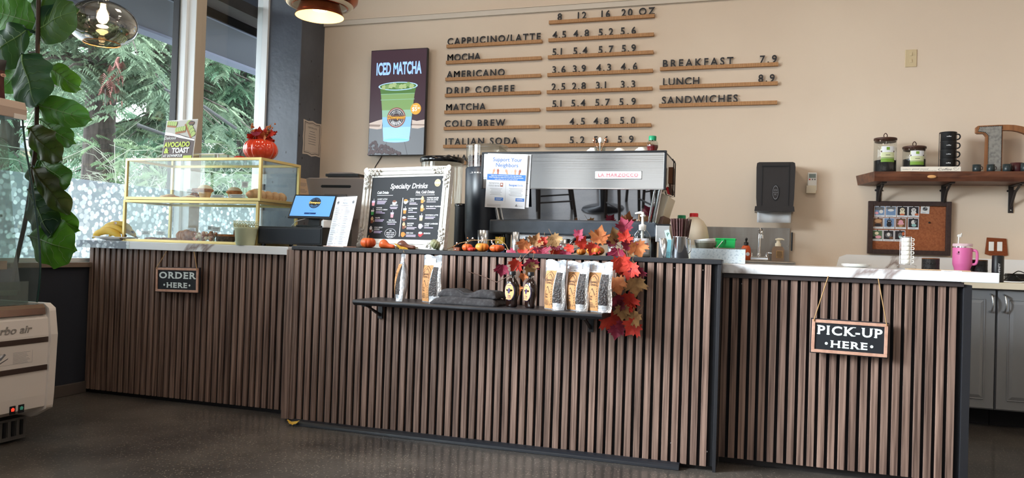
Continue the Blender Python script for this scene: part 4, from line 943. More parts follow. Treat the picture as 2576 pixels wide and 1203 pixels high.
for i, (x, y, z, h) in enumerate(((-2.70, 4.16, 0.94, 0.30), )):
    mb = MB(); mb.M = Matrix.Translation((-3.4512, 5.26, 1.14)) @ Matrix.Rotation(PI/2, 4, 'Z'); mb.box(-.08, -.0006, 0, .08, .0004, .28, mat('tan_paper', (214, 186, 160), 0.7))
    for k in range(5): lines(mb, -.06, .06, .24-0.05*k, .01, 3, .003, M_grey, -.001)
    mb.build('notice', None, 'plain tan printed notice low on the dark pillar behind the till monitor', 'notice', org=(-3.4512, 5.26, 1.14))

# ================= framed chalkboard =================
M_frw = mat('antique_white', (226, 224, 218), 0.5, vary=(60, (206, 202, 194)), bump=(120, 0.2)); M_cw = mat('chalk_white', (232, 232, 236), 0.8)
C_ = {'pk': mat('chalk_pink', (232, 150, 160), 0.7), 'gn': mat('chalk_green', (70, 170, 96), 0.7), 'or': mat('chalk_orange', (232, 140, 62), 0.7), 'br': mat('chalk_brown', (128, 74, 54), 0.7), 'rd': mat('chalk_red', (204, 52, 56), 0.7), 'lv': mat('chalk_lavender', (204, 190, 226), 0.7), 'tn': mat('chalk_tan', (222, 190, 150), 0.7), 'wh': M_cw}
t = thing('chalkboard_menu', 'ornate white framed chalkboard headed Specialty Drinks leaning on the counter', 'chalkboard', (-1.695, 3.452, 0.8935), -0.225)
TR = Matrix.Rotation(-0.10, 4, 'X'); W2, H2, B = 0.272, 0.410, 0.047
mb = MB(); mb.M = TR
def rail(p, q, ins):
    """moulded rail, three steps"""
    for k, (a, b, d) in enumerate(((0, .016, .016), (.016, .024, .010), (.024, .036, .014), (.036, B, .006))):
        if ins in 'TB':
            z0, z1 = (H2-b, H2-a) if ins == 'T' else (a, b); mb.prism([(-W2+z_(a), z0 if ins == 'B' else z1), (W2-z_(a), z0 if ins == 'B' else z1), (W2-z_(b), z1 if ins == 'B' else z0), (-W2+z_(b), z1 if ins == 'B' else z0)], -d, 0.012, M_frw)
        else:
            s = -1 if ins == 'L' else 1; mb.prism([(s*(W2-a), a), (s*(W2-a), H2-a), (s*(W2-b), H2-b), (s*(W2-b), b)], -d, 0.012, M_frw)
z_ = lambda v: v
for k in 'TBLR': rail(0, 0, k)
mb.build('frame', t, world=False, bevel=0.002)
r = random.Random(4)
for sx2 in (-1, 1):
    for top in (0, 1):
        mb = MB(); mb.M = TR; cx, cz = sx2*(W2-0.024), (H2-0.024 if top else 0.024); sz = -1 if top else 1
        def curl(x, z, R0, a0, turns, d, th=.0036):
            pts = []
            for i in range(14):
                u = i/13; a = a0 + d*turns*2*PI*u; rr = R0*(1-0.75*u); pts.append((x+rr*math.cos(a), -0.019-0.004*math.sin(u*3), z+rr*math.sin(a)))
            mb.tube(pts, [th*(1-0.4*i/13) for i in range(14)], M_frw, 5)
        mb.ball((cx, -0.016, cz), 0.016, M_frw, (1.2, 0.6, 1.2)); mb.ball((cx+sx2*.012, -0.016, cz-sz*.012), 0.014, M_frw, (1.2, 0.6, 1.2))
        for k in range(7):
            u = 0.012+0.011*k; q = 0.011*(1-0.08*k)
            curl(cx-sx2*u, cz-sz*(0.010-(k % 2)*0.016), q, r.uniform(0, 6), 1.1, 1 if k % 2 else -1); curl(cx+sx2*(0.010-(k % 2)*0.016), cz+sz*u, q, r.uniform(0, 6), 1.1, -1 if k % 2 else 1)
            mb.ball((cx-sx2*u, -0.016, cz+sz*.004*(k % 3-1)), 0.007-.0005*k, M_frw, (1.3, .7, 1)); mb.ball((cx+sx2*.004*(k % 3-1), -0.016, cz+sz*u), 0.007-.0005*k, M_frw, (1, .7, 1.3))
        mb.build('corner_scroll', t, world=False)
mb = MB(); mb.M = TR; y = -0.0022
mb.box(-W2+B, -0.002, B, W2-B, 0.008, H2-B, M_chalk)
bw, bh = W2-B, H2-2*B; bx = lambda u: -bw+2*bw*u; bz = lambda v: B+bh*(1-v)
text(mb, 'Specialty Drinks', bx(.53), bz(.185), .026, M_cw, y-.0004, 0.02, shear=0.22, fit=.235)
text(mb, 'Cold Drinks', bx(.17), bz(.268), .014, M_cw, y-.0004, 0.03, shear=0.22, fit=.075); mb.rect(bx(.09), bz(.296), bx(.32), bz(.290), y-.0004, M_cw)
text(mb, 'Hot, Cold Drinks', bx(.765), bz(.268), .014, M_cw, y-.0004, 0.03, shear=0.22, fit=.115); mb.rect(bx(.64), bz(.296), bx(.90), bz(.290), y-.0004, M_cw)
mb.rect(bx(.462), bz(.955), bx(.471), bz(.335), y-.0004, M_cw)
downpour_logo(mb, bx(.925), bz(.105), .0185, y-.0004, C_['tn'], M_chalk, M_cw)
def drink(u, v, c, c2, kind):
    x, z = bx(u), bz(v); s = .0105; e = y-.0005
    if kind == 'cup':
        mb.poly([(x-s*.75, z-s*1.6), (x+s*.75, z-s*1.6), (x+s, z+s*.9), (x-s, z+s*.9)], e, C_[c]); mb.poly([(x-s*.93, z), (x+s*.93, z), (x+s, z+s*.9), (x-s, z+s*.9)], e-.0003, C_[c2]); mb.rect(x+.001, z+s*.9, x+.003, z+s*1.9, e, C_['wh'])
    elif kind == 'mug':
        mb.disc(x, z-.004, s*1.15, e, C_[c], 18); mb.disc(x, z+.003, s*1.1, e-.0003, C_[c2], 18, 1, .5); mb.ring(x+s*1.2, z-.003, .003, .005, e, C_[c], 12)
    else:
        mb.poly([(x-s*.7, z-s*1.4), (x+s*.7, z-s*1.4), (x+s*.9, z+s*.6), (x-s*.9, z+s*.6)], e, C_[c]); mb.disc(x, z+s*.8, s*.85, e-.0003, C_[c2], 16); mb.disc(x, z+s*1.4, s*.5, e-.0003, C_[c2], 14); mb.ring(x+s*1.1, z-.004, .003, .005, e, C_[c2], 12)
for u, v, c, c2, k in ((.045, .41, 'pk', 'lv', 'cup'), (.045, .56, 'gn', 'wh', 'cup'), (.05, .70, 'br', 'tn', 'whip'), (.045, .855, 'br', 'wh', 'whip'), (.35, .40, 'wh', 'br', 'mug'), (.335, .60, 'pk', 'lv', 'cup'), (.51, .385, 'wh', 'or', 'mug'), (.51, .535, 'or', 'wh', 'cup'), (.51, .66, 'br', 'wh', 'mug'), (.515, .785, 'br', 'tn', 'whip'), (.515, .91, 'or', 'or', 'mug'), (.74, .375, 'or', 'tn', 'whip'), (.745, .505, 'or', 'tn', 'whip'), (.745, .645, 'tn', 'lv', 'cup'), (.745, .775, 'lv', 'wh', 'mug'), (.755, .90, 'rd', 'wh', 'mug')):
    drink(u, v, c, c2, k)
def item(u, v, ls, n=2, al='L', h=.0068):
    z = bz(v); q = bx(u)
    for l in ls: text(mb, l, q, z, h, M_cw, y-.0005, 0.025, al=al, shear=0.05); z -= h*1.45
    lines(mb, q if al == 'L' else q-.032, (q if al == 'L' else q-.032)+.062, z+.001, .0066, n, .0036, C_['lv'], y-.0005, 0.35, al)
item(.10, .365, ['SUNSET LOTUS'], 3); item(.095, .505, ['MATCHA', 'BERRIES & CREAM'], 2); item(.095, .67, ['FRAPPE'], 2); item(.095, .825, ['COLD BREW', 'COOKIE'], 2)
item(.35, .465, ['AFFOGATO'], 2, 'C'); item(.34, .705, ['RED BULL', 'ITALIAN SODA'], 1, 'C')
item(.565, .365, ['TEDDY GRAHAM', 'LATTE'], 2); item(.56, .515, ['BUTTERBEER', 'LATTE'], 1); item(.56, .645, ['CHAIDER'], 1); item(.56, .755, ['SNICKERS', 'MOCHA'], 2); item(.56, .905, ['DESI CHAI'], 2)
item(.80, .35, ['PUMPKIN SPICED', 'CHAI OR LATTE'], 1); item(.80, .485, ['THE GREAT PUMPKIN'], 1); item(.80, .62, ['HAWAIIAN LATTE'], 2); item(.80, .755, ['HONEY LAVENDER', 'LATTE'], 1); item(.80, .905, ['EGGNOG'], 0)
mb.ring(bx(.335), bz(.905), .030, .0318, y-.0004, M_cw, 30, 1.15, 0.75)
zz = bz(.875)
for l in ('ASK', 'ABOUT OUR', 'COLD FOAM', 'FLAVORS'): text(mb, l, bx(.335), zz, .0066, M_cw, y-.0005, 0.025, shear=0.05); zz -= .0098
mb.build('board', t, world=False)
mb = MB(); mb.box(-.05, .05, 0, .05, .055, .25, M_body); mb.build('easel_strut', t, world=False)

# ================= gourds and pumpkins on the ledge =================
ZK = 0.8932
pumpkin(-1.84, 3.385, ZK, 0.038, 0.052, M_org, 'orange pumpkin with a dark stem at the corner of the chalkboard frame')
def gourd(x, y, L, R0, m, m2, label, rz):
    t = thing('gourd', label, 'gourd', (x, y, ZK), rz, 'long gourds on the black ledge')
    mb = MB(); vs = []; fs = []; N, n = 14, 20
    prof = [(0, .002), (.04, .55), (.12, .85), (.25, 1.0), (.38, .92), (.5, .68), (.62, .50), (.75, .44), (.88, .42), (.96, .36), (1, .05)]
    for u, q in prof:
        for i in range(n):
            a = 2*PI*i/n; rr = R0*q*(1-.05*abs(math.sin(4*a))); vs.append((u*L-L/2, rr*math.cos(a), R0*q*0.97 + rr*math.sin(a) + 0.002 + (R0-R0*q)*0.25*(u < .3)))
    for j in range(len(prof)-1):
        for i in range(n): fs.append((j*n+i, (j+1)*n+i, (j+1)*n+(i+1) % n, j*n+(i+1) % n))
    mb.add(vs, fs, m, True); mb.build('body', t, world=False)
    mb = MB(); mb.tube([(L/2-.004, 0, R0*.42), (L/2+.012, 0, R0*.40)], [.004, .003], m2, 6); mb.build('stem', t, world=False)
gourd(-1.735, 3.385, .088, .0225, M_org, M_tip, 'long orange gourd lying under the chalkboard', -0.1)
gourd(-1.632, 3.385, .105, .021, mat('striped_gourd', (78, 44, 34), 0.4, vary=((8, 120, 120), (118, 64, 42))), M_tip, 'long dark striped gourd lying under the chalkboard beside a yellow leaf', -0.12)
pumpkin(-1.485, 3.385, ZK, 0.030, 0.044, M_grn, 'grey green ribbed pumpkin tipped over in front of the chalkboard', ribs=12, tilt=0.45)
pumpkin(-1.321, 3.40, ZK, 0.0255, 0.036, M_org, 'small orange pumpkin under the berry twig, beside a tiny red one')
pumpkin(-1.288, 3.372, ZK, 0.019, 0.020, LEAFC['r'], 'tiny dull red pumpkin between two orange ones', stem=False)
pumpkin(-1.246, 3.40, ZK, 0.033, 0.042, M_org2, 'amber pumpkin with a dark groove, between tiny red and ribbed orange ones', ribs=6)
pumpkin(-1.172, 3.40, ZK, 0.036, 0.037, M_org, 'flat ribbed orange pumpkin standing next to the garland end', ribs=9)
pumpkin(-0.702, 3.395, ZK, 0.041, 0.042, M_org2, 'amber pumpkin half covered by red garland leaves', ribs=8)
pumpkin(-0.775, 3.43, ZK, 0.022, 0.030, M_org2, 'small amber pumpkin behind the garland leaves', ribs=8)
q = maple(0.07, 55, LEAFC['y']); q.M = Matrix(); o = q.build('fallen_leaf', None, 'yellow maple leaf draped on the ledge between the gourds and green pumpkin', 'leaf', loc=(-1.645, 3.362, 0.902)); o.rotation_euler = (-1.2, 0.2, 0.8)
q = maple(0.055, 56, LEAFC['y']); o = q.build('fallen_leaf', None, 'yellow leaf lying on the floor at the corner of the middle counter', 'leaf', loc=(-2.17, 3.29, 0.014)); o.rotation_euler = (-1.45, 0.1, 0.5)
mb = MB(); mb.box(-1.392, 3.40, ZK, -1.362, 3.42, ZK+.017, mat('cork_block', (132, 74, 50), 0.8)); mb.build('wood_block', None, 'little brown wooden block on the ledge beside the berry twig', 'block', org=(-1.377, 3.41, ZK), bevel=.002)
# ================= espresso machine =================
ZW = 0.8845
M_slate = mat('slate_black', (46, 52, 60), 0.35, vary=(18, (58, 64, 72)))
t = thing('espresso_machine', 'large polished steel espresso machine seen from behind, in the middle of the counter', 'espresso machine', (-0.905, 3.88, ZW))
mb = MB(); mb.box(-1.362, 3.70, 1.222, -0.446, 3.703, 1.395, mat('machine_steel', (214, 215, 216), 0.13, 1.0, bump=((2, 2, 160), 0.03))); mb.build('back_panel', t)
mb = MB()   # dark edging round the upper panel
mb.box(-1.374, 3.696, 1.395, -0.434, 3.712, 1.405, M_blk); mb.box(-1.374, 3.696, 1.216, -1.362, 3.712, 1.395, M_blk); mb.box(-0.446, 3.696, 1.216, -0.434, 3.712, 1.395, M_blk); mb.box(-1.362, 3.698, 1.216, -0.446, 3.712, 1.222, M_chrome)
mb.build('edge_trim', t, bevel=0.002)
mb = MB(); mb.box(-1.366, 3.705, 1.222, -0.442, 4.10, 1.398, M_steel); mb.build('upper_housing', t, bevel=0.004)
mb = MB(); mb.box(-1.366, 3.70, 1.398, -0.442, 4.10, 1.406, M_blk); mb.build('cup_tray', t, bevel=0.003)
a = 0.022
mb = MB(); mb.add([(-1.30, 3.708, 1.218), (-0.472, 3.708, 1.218), (-0.505, 3.708+a, 1.062), (-1.265, 3.708+a, 1.062)], [(0, 3, 2, 1)], M_mirror)
mb.add([(-1.30, 3.709, 1.218), (-0.472, 3.709, 1.218), (-0.472, 3.95, 1.218), (-1.30, 3.95, 1.218), (-1.265, 3.709+a, 1.062), (-0.505, 3.709+a, 1.062), (-0.505, 3.95, 1.062), (-1.265, 3.95, 1.062)], [(1, 2, 6, 5), (0, 4, 7, 3), (2, 3, 7, 6), (0, 3, 2, 1)], M_steel)
mb.build('lower_panel', t)
for s, xa, xb in ((1, -0.462, -0.490), (-1, -1.312, -1.284)):
    mb = MB(); mb.tube([(xa, 3.715, 1.218), (xb, 3.715+a, 1.06)], 0.010, M_chrome, 10); mb.tube([(xa-s*0.024, 3.712, 1.218), (xb-s*0.024, 3.712+a, 1.06)], 0.006, M_chrome, 8); mb.build('chrome_rail', t)
mb = MB(); mb.prism([(-0.47, 1.21), (-0.425, 1.19), (-0.468, 1.045), (-0.495, 1.06)], 3.76, 4.06, mat('ivory_side', (226, 216, 196), 0.4)); mb.prism([(-0.462, 1.09), (-0.445, 1.095), (-0.455, 1.045), (-0.474, 1.05)], 3.755, 4.062, mat('walnut_trim', (96, 66, 52), 0.5)); mb.build('side_panel', t, bevel=0.002)
mb = MB(); mb.box(-1.322, 3.70, 0.988, -0.474, 4.08, 1.060, M_slate); mb.build('base_box', t, bevel=0.008)
for x in (-1.245, -0.53):
    for y in (3.76, 4.02):
        mb = MB(); mb.cyl(x, y, ZW, 0.99, 0.022, M_blkg, n=16); mb.build('foot', t)
mb = MB(); mb.box(-1.20, 3.80, 0.965, -0.58, 4.05, 0.989, M_steel); mb.build('drain_tray', t)
# nameplate
M_plate = mat('plate_white', (238, 238, 238), 0.3); M_rose = mat('nameplate_red', (196, 66, 88), 0.4)
mb = MB(); X0, X1, Z0, Z1 = -0.779, -0.549, 1.267, 1.306
mb.box(X0, 3.692, Z0, X1, 3.700, Z1, M_plate); mb.build
for q in ((X0, Z0, X1, Z0+.0022), (X0, Z1-.0022, X1, Z1), (X0, Z0, X0+.0022, Z1), (X1-.0022, Z0, X1, Z1)): mb.rect(q[0], q[1], q[2], q[3], 3.6915, M_steel)
text(mb, 'LA MARZOCCO', (X0+X1)/2, Z0+.012, .0155, M_rose, 3.6912, 0.0, track=0.06, fit=.198)
mb.rect(X0+.02, Z0+.0095, X1-.02, Z0+.0112, 3.6912, M_rose)
mb.build('nameplate', t, 'white nameplate with red angular lettering')
# flyer
M_fblue = mat('flyer_blue', (58, 118, 196), 0.6); M_ftxt = mat('flyer_blue_text', (70, 112, 184), 0.6); M_skin = [mat('print_skin_' + n, c, 0.7) for n, c in (('light', (236, 206, 190)), ('tan', (222, 160, 130)), ('deep', (170, 104, 84)))]
t = thing('flyer', 'white and blue Support Your Neighbors flyer taped to the espresso machine', 'flyer', (-1.238, 3.69, 1.11))
mb = MB(); mb.M = Matrix.Translation((-1.238, 3.689, 1.118)) @ Matrix.Rotation(0.035, 4, 'Y') @ Matrix.Rotation(0.02, 4, 'X'); W2, H2 = 0.107, 0.275; y = -0.0006
mb.box(-W2, 0, 0, W2, 0.0008, H2, M_paper)
text(mb, 'Support Your', 0, .236, .020, M_ftxt, y, 0.01, fit=.155); text(mb, 'Neighbors', 0, .208, .020, M_ftxt, y, 0.01, fit=.122)
r = random.Random(6)
for i in range(9):
    x = -.093+.0232*i; m = M_skin[(0, 1, 2, 0, 1, 0, 1, 2, 0)[i]]; a = r.uniform(-.4, .4)
    M0 = mb.M.copy(); mb.M = M0 @ Matrix.Translation((x, 0, .184)) @ Matrix.Rotation(a, 4, 'Y')
    mb.rect(-.004, -.014, .004, .0, y, m); mb.disc(0, .002, .0062, y-.0001, m, 10)
    for k in range(4): mb.rect(-.0058+.003*k, .003, -.0036+.003*k, .011+.002*(k % 3), y-.0002, m)
    mb.M = M0
mb.rect(-W2+.004, .140, W2-.004, .170, y, M_fblue)
text(mb, 'Help your Redmond neighbors who may lose their', 0, .161, .0052, M_paper, y-.0005, 0.02, fit=.165); text(mb, 'SNAP benefits by supporting local food bank programs.', 0, .152, .0052, M_paper, y-.0005, 0.02, fit=.185); text(mb, "Let's make sure no one goes hungry!", 0, .143, .0048, M_paper, y-.0005, 0.02, fit=.122)
mb.rect(-.0004, .03, .0004, .132, y, M_grey)
text(mb, 'RENEWAL', -.062, .120, .0088, M_grey, y, 0, fit=.058); text(mb, 'FOOD BANK', -.062, .107, .0088, M_grey, y, 0, fit=.06); mb.rect(-.030, .107, -.015, .127, y, M_skin[2]); mb.disc(-.0225, .119, .005, y-.0004, M_paper, 12)
text(mb, 'hope', .038, .112, .0115, M_fblue, y, 0.02, fit=.042); text(mb, 'link', .077, .112, .0115, M_fblue, y, -0.005, fit=.030)
lines(mb, -.085, -.018, .096, .0062, 6, .0014, M_grey, y, .25, 'C'); lines(mb, .018, .093, .100, .0062, 7, .0014, M_grey, y, .25, 'C')
for x in (-.056, .056): mb.rect(x, .036, x+.046, .052, y, M_fblue); lines(mb, x+.006, x+.04, .046, .005, 2, .0016, M_paper, y-.0004)
lines(mb, -.095, -.02, .014, .004, 3, .0009, M_grey, y); mb.poly([(.055, .010), (.062, .022), (.069, .010)], y, M_ink); mb.poly([(.059, .012), (.062, .017), (.065, .012)], y-.0003, M_paper); text(mb, 'Redmond', .083, .011, .004, M_grey, y)
mb.build('sheet', t)
mb = MB(); mb.M = Matrix.Translation((-1.14, 3.694, 1.122)) @ Matrix.Rotation(0.02, 4, 'Y'); mb.box(-.04, 0, 0, .028, .0008, .268, M_paper); lines(mb, .0, .022, .12, .03, 3, .002, M_grey, -.0005)
mb.build('flyer', None, 'plain sheet mostly hidden behind the Support Your Neighbors flyer', 'flyer', org=(-1.14, 3.694, 1.12))
# things on top of the machine
ZT = 1.4062
M_cup = mat('white_porcelain', (240, 238, 232), 0.15)
for i, (x, y) in enumerate(((-0.835, 3.90), (-0.70, 3.92), (-0.585, 3.90), (-1.17, 3.95), (-1.02, 3.97))):
    small = i > 2
    mb = MB(); s = .55 if small else 1
    mb.lathe(0, 0, [(0.044*s, 0), (0.046*s, 0.003), (0.040*s, 0.020*s), (0.026*s, 0.034*s), (0.018*s, 0.037*s), (0.018*s, 0.041*s), (0.0001, 0.041*s)], M_cup, 28)
    t = mb.build('espresso_cup', None, ('upturned white cup below the spoon jar on the machine', 'upturned white cup between the spoon jar and the syrup bottle', 'upturned white cup under the red syrup bottle', 'low white cup above the flyer, mostly hidden by the machine edge', 'low white cup midway along the machine top')[i], 'cup', 'upturned cups on the espresso machine', loc=(x, y, ZT))
    q = MB(); q.tube([(0.038*s, 0, 0.008), (0.056*s, 0, 0.010), (0.058*s, 0, 0.022*s), (0.036*s, 0, 0.027*s)], 0.004*s, M_cup, 6); q.build('handle', t, world=False)
t = thing('spoon_jar', 'small glass jar of spoons standing on the espresso machine', 'jar', (-0.79, 3.86, ZT))
mb = MB(); mb.lathe(0, 0, [(0.020, 0), (0.024, 0.01), (0.031, 0.036), (0.033, 0.040), (0.030, 0.040), (0.022, 0.012), (0.0001, 0.006)], M_jar, 24); mb.build('glass_body', t, world=False)
M_coppers = mat('copper_spoon', (198, 140, 110), 0.2, 1.0)
for i, (dx, m, l) in enumerate(((-0.030, M_coppers, 'copper spoon leaning out of the jar on the machine towards the grinder'), (-0.002, M_white, 'broad white spatula upright in the jar on the machine'), (0.024, M_coppers, 'copper spoon leaning out of the jar on the machine towards the syrup'))):
    mb = MB(); mb.tube([(0, 0, 0.004), (dx*0.6, 0, 0.045), (dx, 0, 0.068)], 0.0022, m, 6); mb.ball((dx*1.1, 0, 0.074), 0.010, m, (1.0 if i == 1 else .7, .35, 1.5 if i == 1 else 1.2), 12, 6)
    mb.build('spoon', None, l, 'spoon', 'spoons in the glass jar', loc=(-0.79, 3.86, ZT+0.002))
t = thing('syrup_jar', 'small glass bottle of red syrup with a green cap on the espresso machine', 'bottle', (-0.525, 3.86, ZT))
mb = MB(); mb.lathe(0, 0, [(0.024, 0.022), (0.029, 0.04), (0.028, 0.058), (0.018, 0.072)], M_jar, 22, cap=False); mb.build('glass_body', t, world=False)
mb = MB(); mb.lathe(0, 0, [(0.018, 0), (0.026, 0.004), (0.024, 0.022), (0.0285, 0.036), (0.0285, 0.046)], mat('red_syrup', (92, 14, 18), 0.1), 22); mb.build('syrup_fill', t, world=False)
mb = MB(); mb.lathe(0, 0, [(0.019, 0.070), (0.0195, 0.090), (0.017, 0.093)], mat('green_cap', (22, 140, 96), 0.4), 22); mb.build('cap', t, world=False)
# brochures hanging at the machine's end
t = thing('brochure_rack', 'thin black wire rack with brown and red brochures at the end of the espresso machine', 'rack', (-0.425, 3.80, 1.2))
mb = MB(); mb.tube([(-0.415, 3.79, 1.375), (-0.409, 3.79, 1.36), (-0.409, 3.79, 1.195), (-0.440, 3.79, 1.196), (-0.447, 3.79, 1.215)], 0.003, M_blk, 6); mb.tube([(-0.415, 3.86, 1.375), (-0.409, 3.86, 1.36), (-0.409, 3.86, 1.195), (-0.440, 3.86, 1.196)], 0.003, M_blk, 6); mb.build('wire_frame', t)
mb = MB(); mb.box(-0.434, 3.79, 1.255, -0.412, 3.86, 1.335, mat('brown_booklet', (128, 84, 58), 0.7)); mb.prism([(-0.432, 1.25), (-0.42, 1.252), (-0.408, 1.205), (-0.42, 1.200)], 3.79, 3.86, MATS['walnut_trim']); mb.prism([(-0.442, 1.235), (-0.434, 1.24), (-0.424, 1.203), (-0.436, 1.205)], 3.79, 3.86, M_red); mb.build('booklets', t, kind=None)
# drip hose, tools and jugs under the machine
mb = MB(); pts = [(-0.885, 3.62, 0.90), (-0.875, 3.62, 0.935), (-0.855, 3.62, 0.962), (-0.82, 3.62, 0.978), (-0.775, 3.62, 0.982)]
def cat_rom(P, k=8):
    P = [Vector(p) for p in P]; o = []
    for i in range(len(P)-1):
        a, b, c, d = P[max(0, i-1)], P[i], P[i+1], P[min(len(P)-1, i+2)]
        for j in range(k):
            u = j/k; o.append((0.5*((2*b) + (c-a)*u + (2*a-5*b+4*c-d)*u*u + (3*b-a-3*c+d)*u**3))[:])
    return o + [P[-1][:]]
H = cat_rom(pts, 11); mb.tube(H, [0.012 if i % 2 else 0.0085 for i in range(len(H))], M_blkg, 10); mb.build('corrugated_hose', None, 'black corrugated hose arching beneath the espresso machine behind the leaves', 'hose', org=(-0.83, 3.62, 0.9))
mb = MB(); mb.tube([(-0.86, 3.56, 0.902), (-0.80, 3.55, 0.925), (-0.70, 3.56, 0.955), (-0.62, 3.58, 0.975)], [0.010, 0.012, 0.011, 0.008], M_blk, 8); mb.build('portafilter_handle', None, 'black slanting handle lying beneath the espresso machine behind the leaves', 'portafilter', org=(-0.74, 3.56, 0.9))
def jug(x, y, r0, r1, H, label, name='steel_jug', grp='steel cups behind the ledge', z=ZW):
    mb = MB(); mb.lathe(0, 0, [(r0, 0), (r0*1.02, 0.003), (r1, H), (r1-.002, H), (r0-.003, 0.006), (0.0001, 0.006)], M_steel, 28); return mb.build(name, None, label, 'jug', grp, loc=(x, y, z))
jug(-1.315, 3.60, 0.026, 0.029, 0.115, 'steel cup behind the amber pumpkin, beside the grinder')
jug(-1.145, 3.60, 0.018, 0.019, 0.11, 'slim steel cup behind the first red leaves of the garland')
jug(-1.07, 3.66, 0.040, 0.042, 0.09, 'wide steel jug beneath the machine behind the tan and brown leaves')
jug(-0.94, 3.72, 0.036, 0.040, 0.085, 'steel jug beneath the machine next to the corrugated hose')
jug(-0.665, 3.60, 0.018, 0.022, 0.085, 'slim steel cup behind the amber pumpkin and orange leaf')
jug(-0.60, 3.66, 0.030, 0.034, 0.085, 'steel jug beneath the machine beside the soap bottle')
jug(-0.405, 3.52, 0.017, 0.031, 0.096, 'steel double jigger cup between the soap bottle and the blue tape', name='jigger')
t = thing('knock_box', 'square brushed steel box behind the soap bottle at the machine end', 'box', (-0.415, 3.66, ZW)); mb = MB(); mb.box(-0.465, 3.62, 0.965, -0.40, 3.70, 1.045, M_steel); mb.prism([(-0.452, ZW), (-0.413, ZW), (-0.413, 0.965), (-0.452, 0.965)], 3.64, 3.69, M_steel); mb.build('body', t, bevel=0.003); mb = MB(); mb.box(-0.466, 3.615, 1.045, -0.399, 3.705, 1.049, M_blk); mb.build('lid', t)
for i, (x, y, h, c, l) in enumerate(((-1.245, 3.64, 0.075, (236, 196, 60), 'yellow and blue carton under the machine behind a ribbed pumpkin'),)):
    mb = MB(); mb.box(x-.02, y, ZW+.05, x+.02, y+.03, ZW+.085, mat('yellow_label', c, .5)); mb.box(x-.02, y, ZW, x+.02, y+.03, ZW+.05, mat('blue_label', (58, 104, 170), .5)); mb.build('carton', None, l, 'carton', org=(x, y, ZW))
mb = MB(); mb.lathe(0, 0, [(0.022, 0), (0.024, 0.002), (0.024, 0.013), (0.02, 0.014)], mat('dark_blue_lid', (34, 60, 118), .4), 20); mb.build('blue_lid', None, 'dark blue lid on the ledge beside the amber pumpkin', 'lid', loc=(-0.640, 3.44, 0.8935))
# ================= grinder and neighbours =================
M_grind = mat('grinder_black', (32, 37, 46), 0.32, vary=(5, (40, 46, 56)))
t = thing('coffee_grinder', 'tall black coffee grinder with a clear bean hopper beside the espresso machine', 'coffee grinder', (-1.42, 3.84, ZW))
mb = MB(); mb.lathe(-1.405, 3.86, [(0.085, ZW), (0.086, ZW+.01), (0.10, 1.0), (0.104, 1.15), (0.106, 1.332), (0.10, 1.340)], M_grind, 40, sx=1.06, sy=1.0); mb.build('body', t)
def hop(m, z0, z1, r0, r1, n=40): 
    q = MB(); q.lathe(-1.405, 3.86, [(r0, z0), (r1, z1)], m, n, sx=1.06, cap=False); return q
q = hop(M_clearpl, 1.338, 1.452, 0.104, 0.106); q.prism([(-1.50, 1.452), (-1.31, 1.452), (-1.24, 1.398), (-1.30, 1.398), (-1.32, 1.448), (-1.50, 1.448)], 3.80, 3.92, M_clearpl); q.build('hopper', t)
q = MB(); q.lathe(-1.405, 3.86, [(0.107, 1.452), (0.108, 1.457), (0.10, 1.460), (0.0001, 1.461)], M_clearpl, 40, sx=1.06, cap=False); q.build('hopper_lid', t)
M_beans = mat('roasted_beans', (62, 38, 34), 0.35, isl=.35)
q = MB(); r = random.Random(12)
q.lathe(-1.405, 3.86, [(0.099, 1.339), (0.099, 1.36), (0.06, 1.385), (0.0001, 1.395)], M_beans, 24)
for i in range(420):
    a = r.random()*2*PI; rr = 0.098*math.sqrt(r.random()) if i % 3 else .097; x = -1.405+rr*1.06*math.cos(a); z = 1.345+(0.045+0.22*(x+1.50))*r.random()**(.6) if rr > .09 else 1.36+0.035+0.2*(x+1.47)*r.random()
    q.ball((x, 3.86+rr*math.sin(a), min(z, 1.41)), .0055, M_beans, (r.uniform(.7, 1.1), .8, r.uniform(.6, 1)), 6, 4)
q.build('beans', t, kind='stuff')
q = MB()
for i, c in enumerate('SIMONELLI'):   # lettering wrapped round the drum
    a = math.radians(-112+4.1*(i)); x = -1.405+0.1115*math.cos(a); y2 = 3.86+0.1055*math.sin(a)
    q.M = Matrix.Translation((x, y2, 1.303)) @ Matrix.Rotation(a+PI/2, 4, 'Z'); text(q, c, 0, 0, .0078, M_white, 0, .05)
    if i < 6: q.M = Matrix.Translation((x, y2, 1.314)) @ Matrix.Rotation(a+PI/2, 4, 'Z'); text(q, 'NUOVA '[i], -.001, 0, .0035, M_white, 0, .02)
a = math.radians(-118); q.M = Matrix.Translation((-1.405+0.1115*math.cos(a), 3.86+0.1055*math.sin(a), 1.301)) @ Matrix.Rotation(a+PI/2, 4, 'Z'); q.rect(-.005, 0, .005, .015, 0, M_white); q.poly([(-.003, .003), (-.001, .003), (.003, .012), (.001, .012)], -.0005, M_grind)
q.build('lettering', t, 'white maker lettering')
mb = MB(); mb.cyl(-1.575, 3.96, ZW, 1.138, 0.042, M_blk, n=28); mb.lathe(-1.575, 3.96, [(0.044, 1.138), (0.044, 1.15), (0.04, 1.153)], M_blkg, 28); mb.build('black_canister', None, 'plain black canister between the chalkboard frame and the grinder', 'canister', org=(-1.575, 3.96, ZW))
t = thing('glass_jar', 'wide glass jar with a glossy black lid peeking over the chalkboard', 'jar', (-1.71, 4.04, ZW))
mb = MB(); mb.lathe(-1.74, 4.04, [(0.09, ZW), (0.115, ZW+.01), (0.12, 1.36), (0.118, 1.395)], M_jar, 36, cap=False); mb.build('glass_body', t)
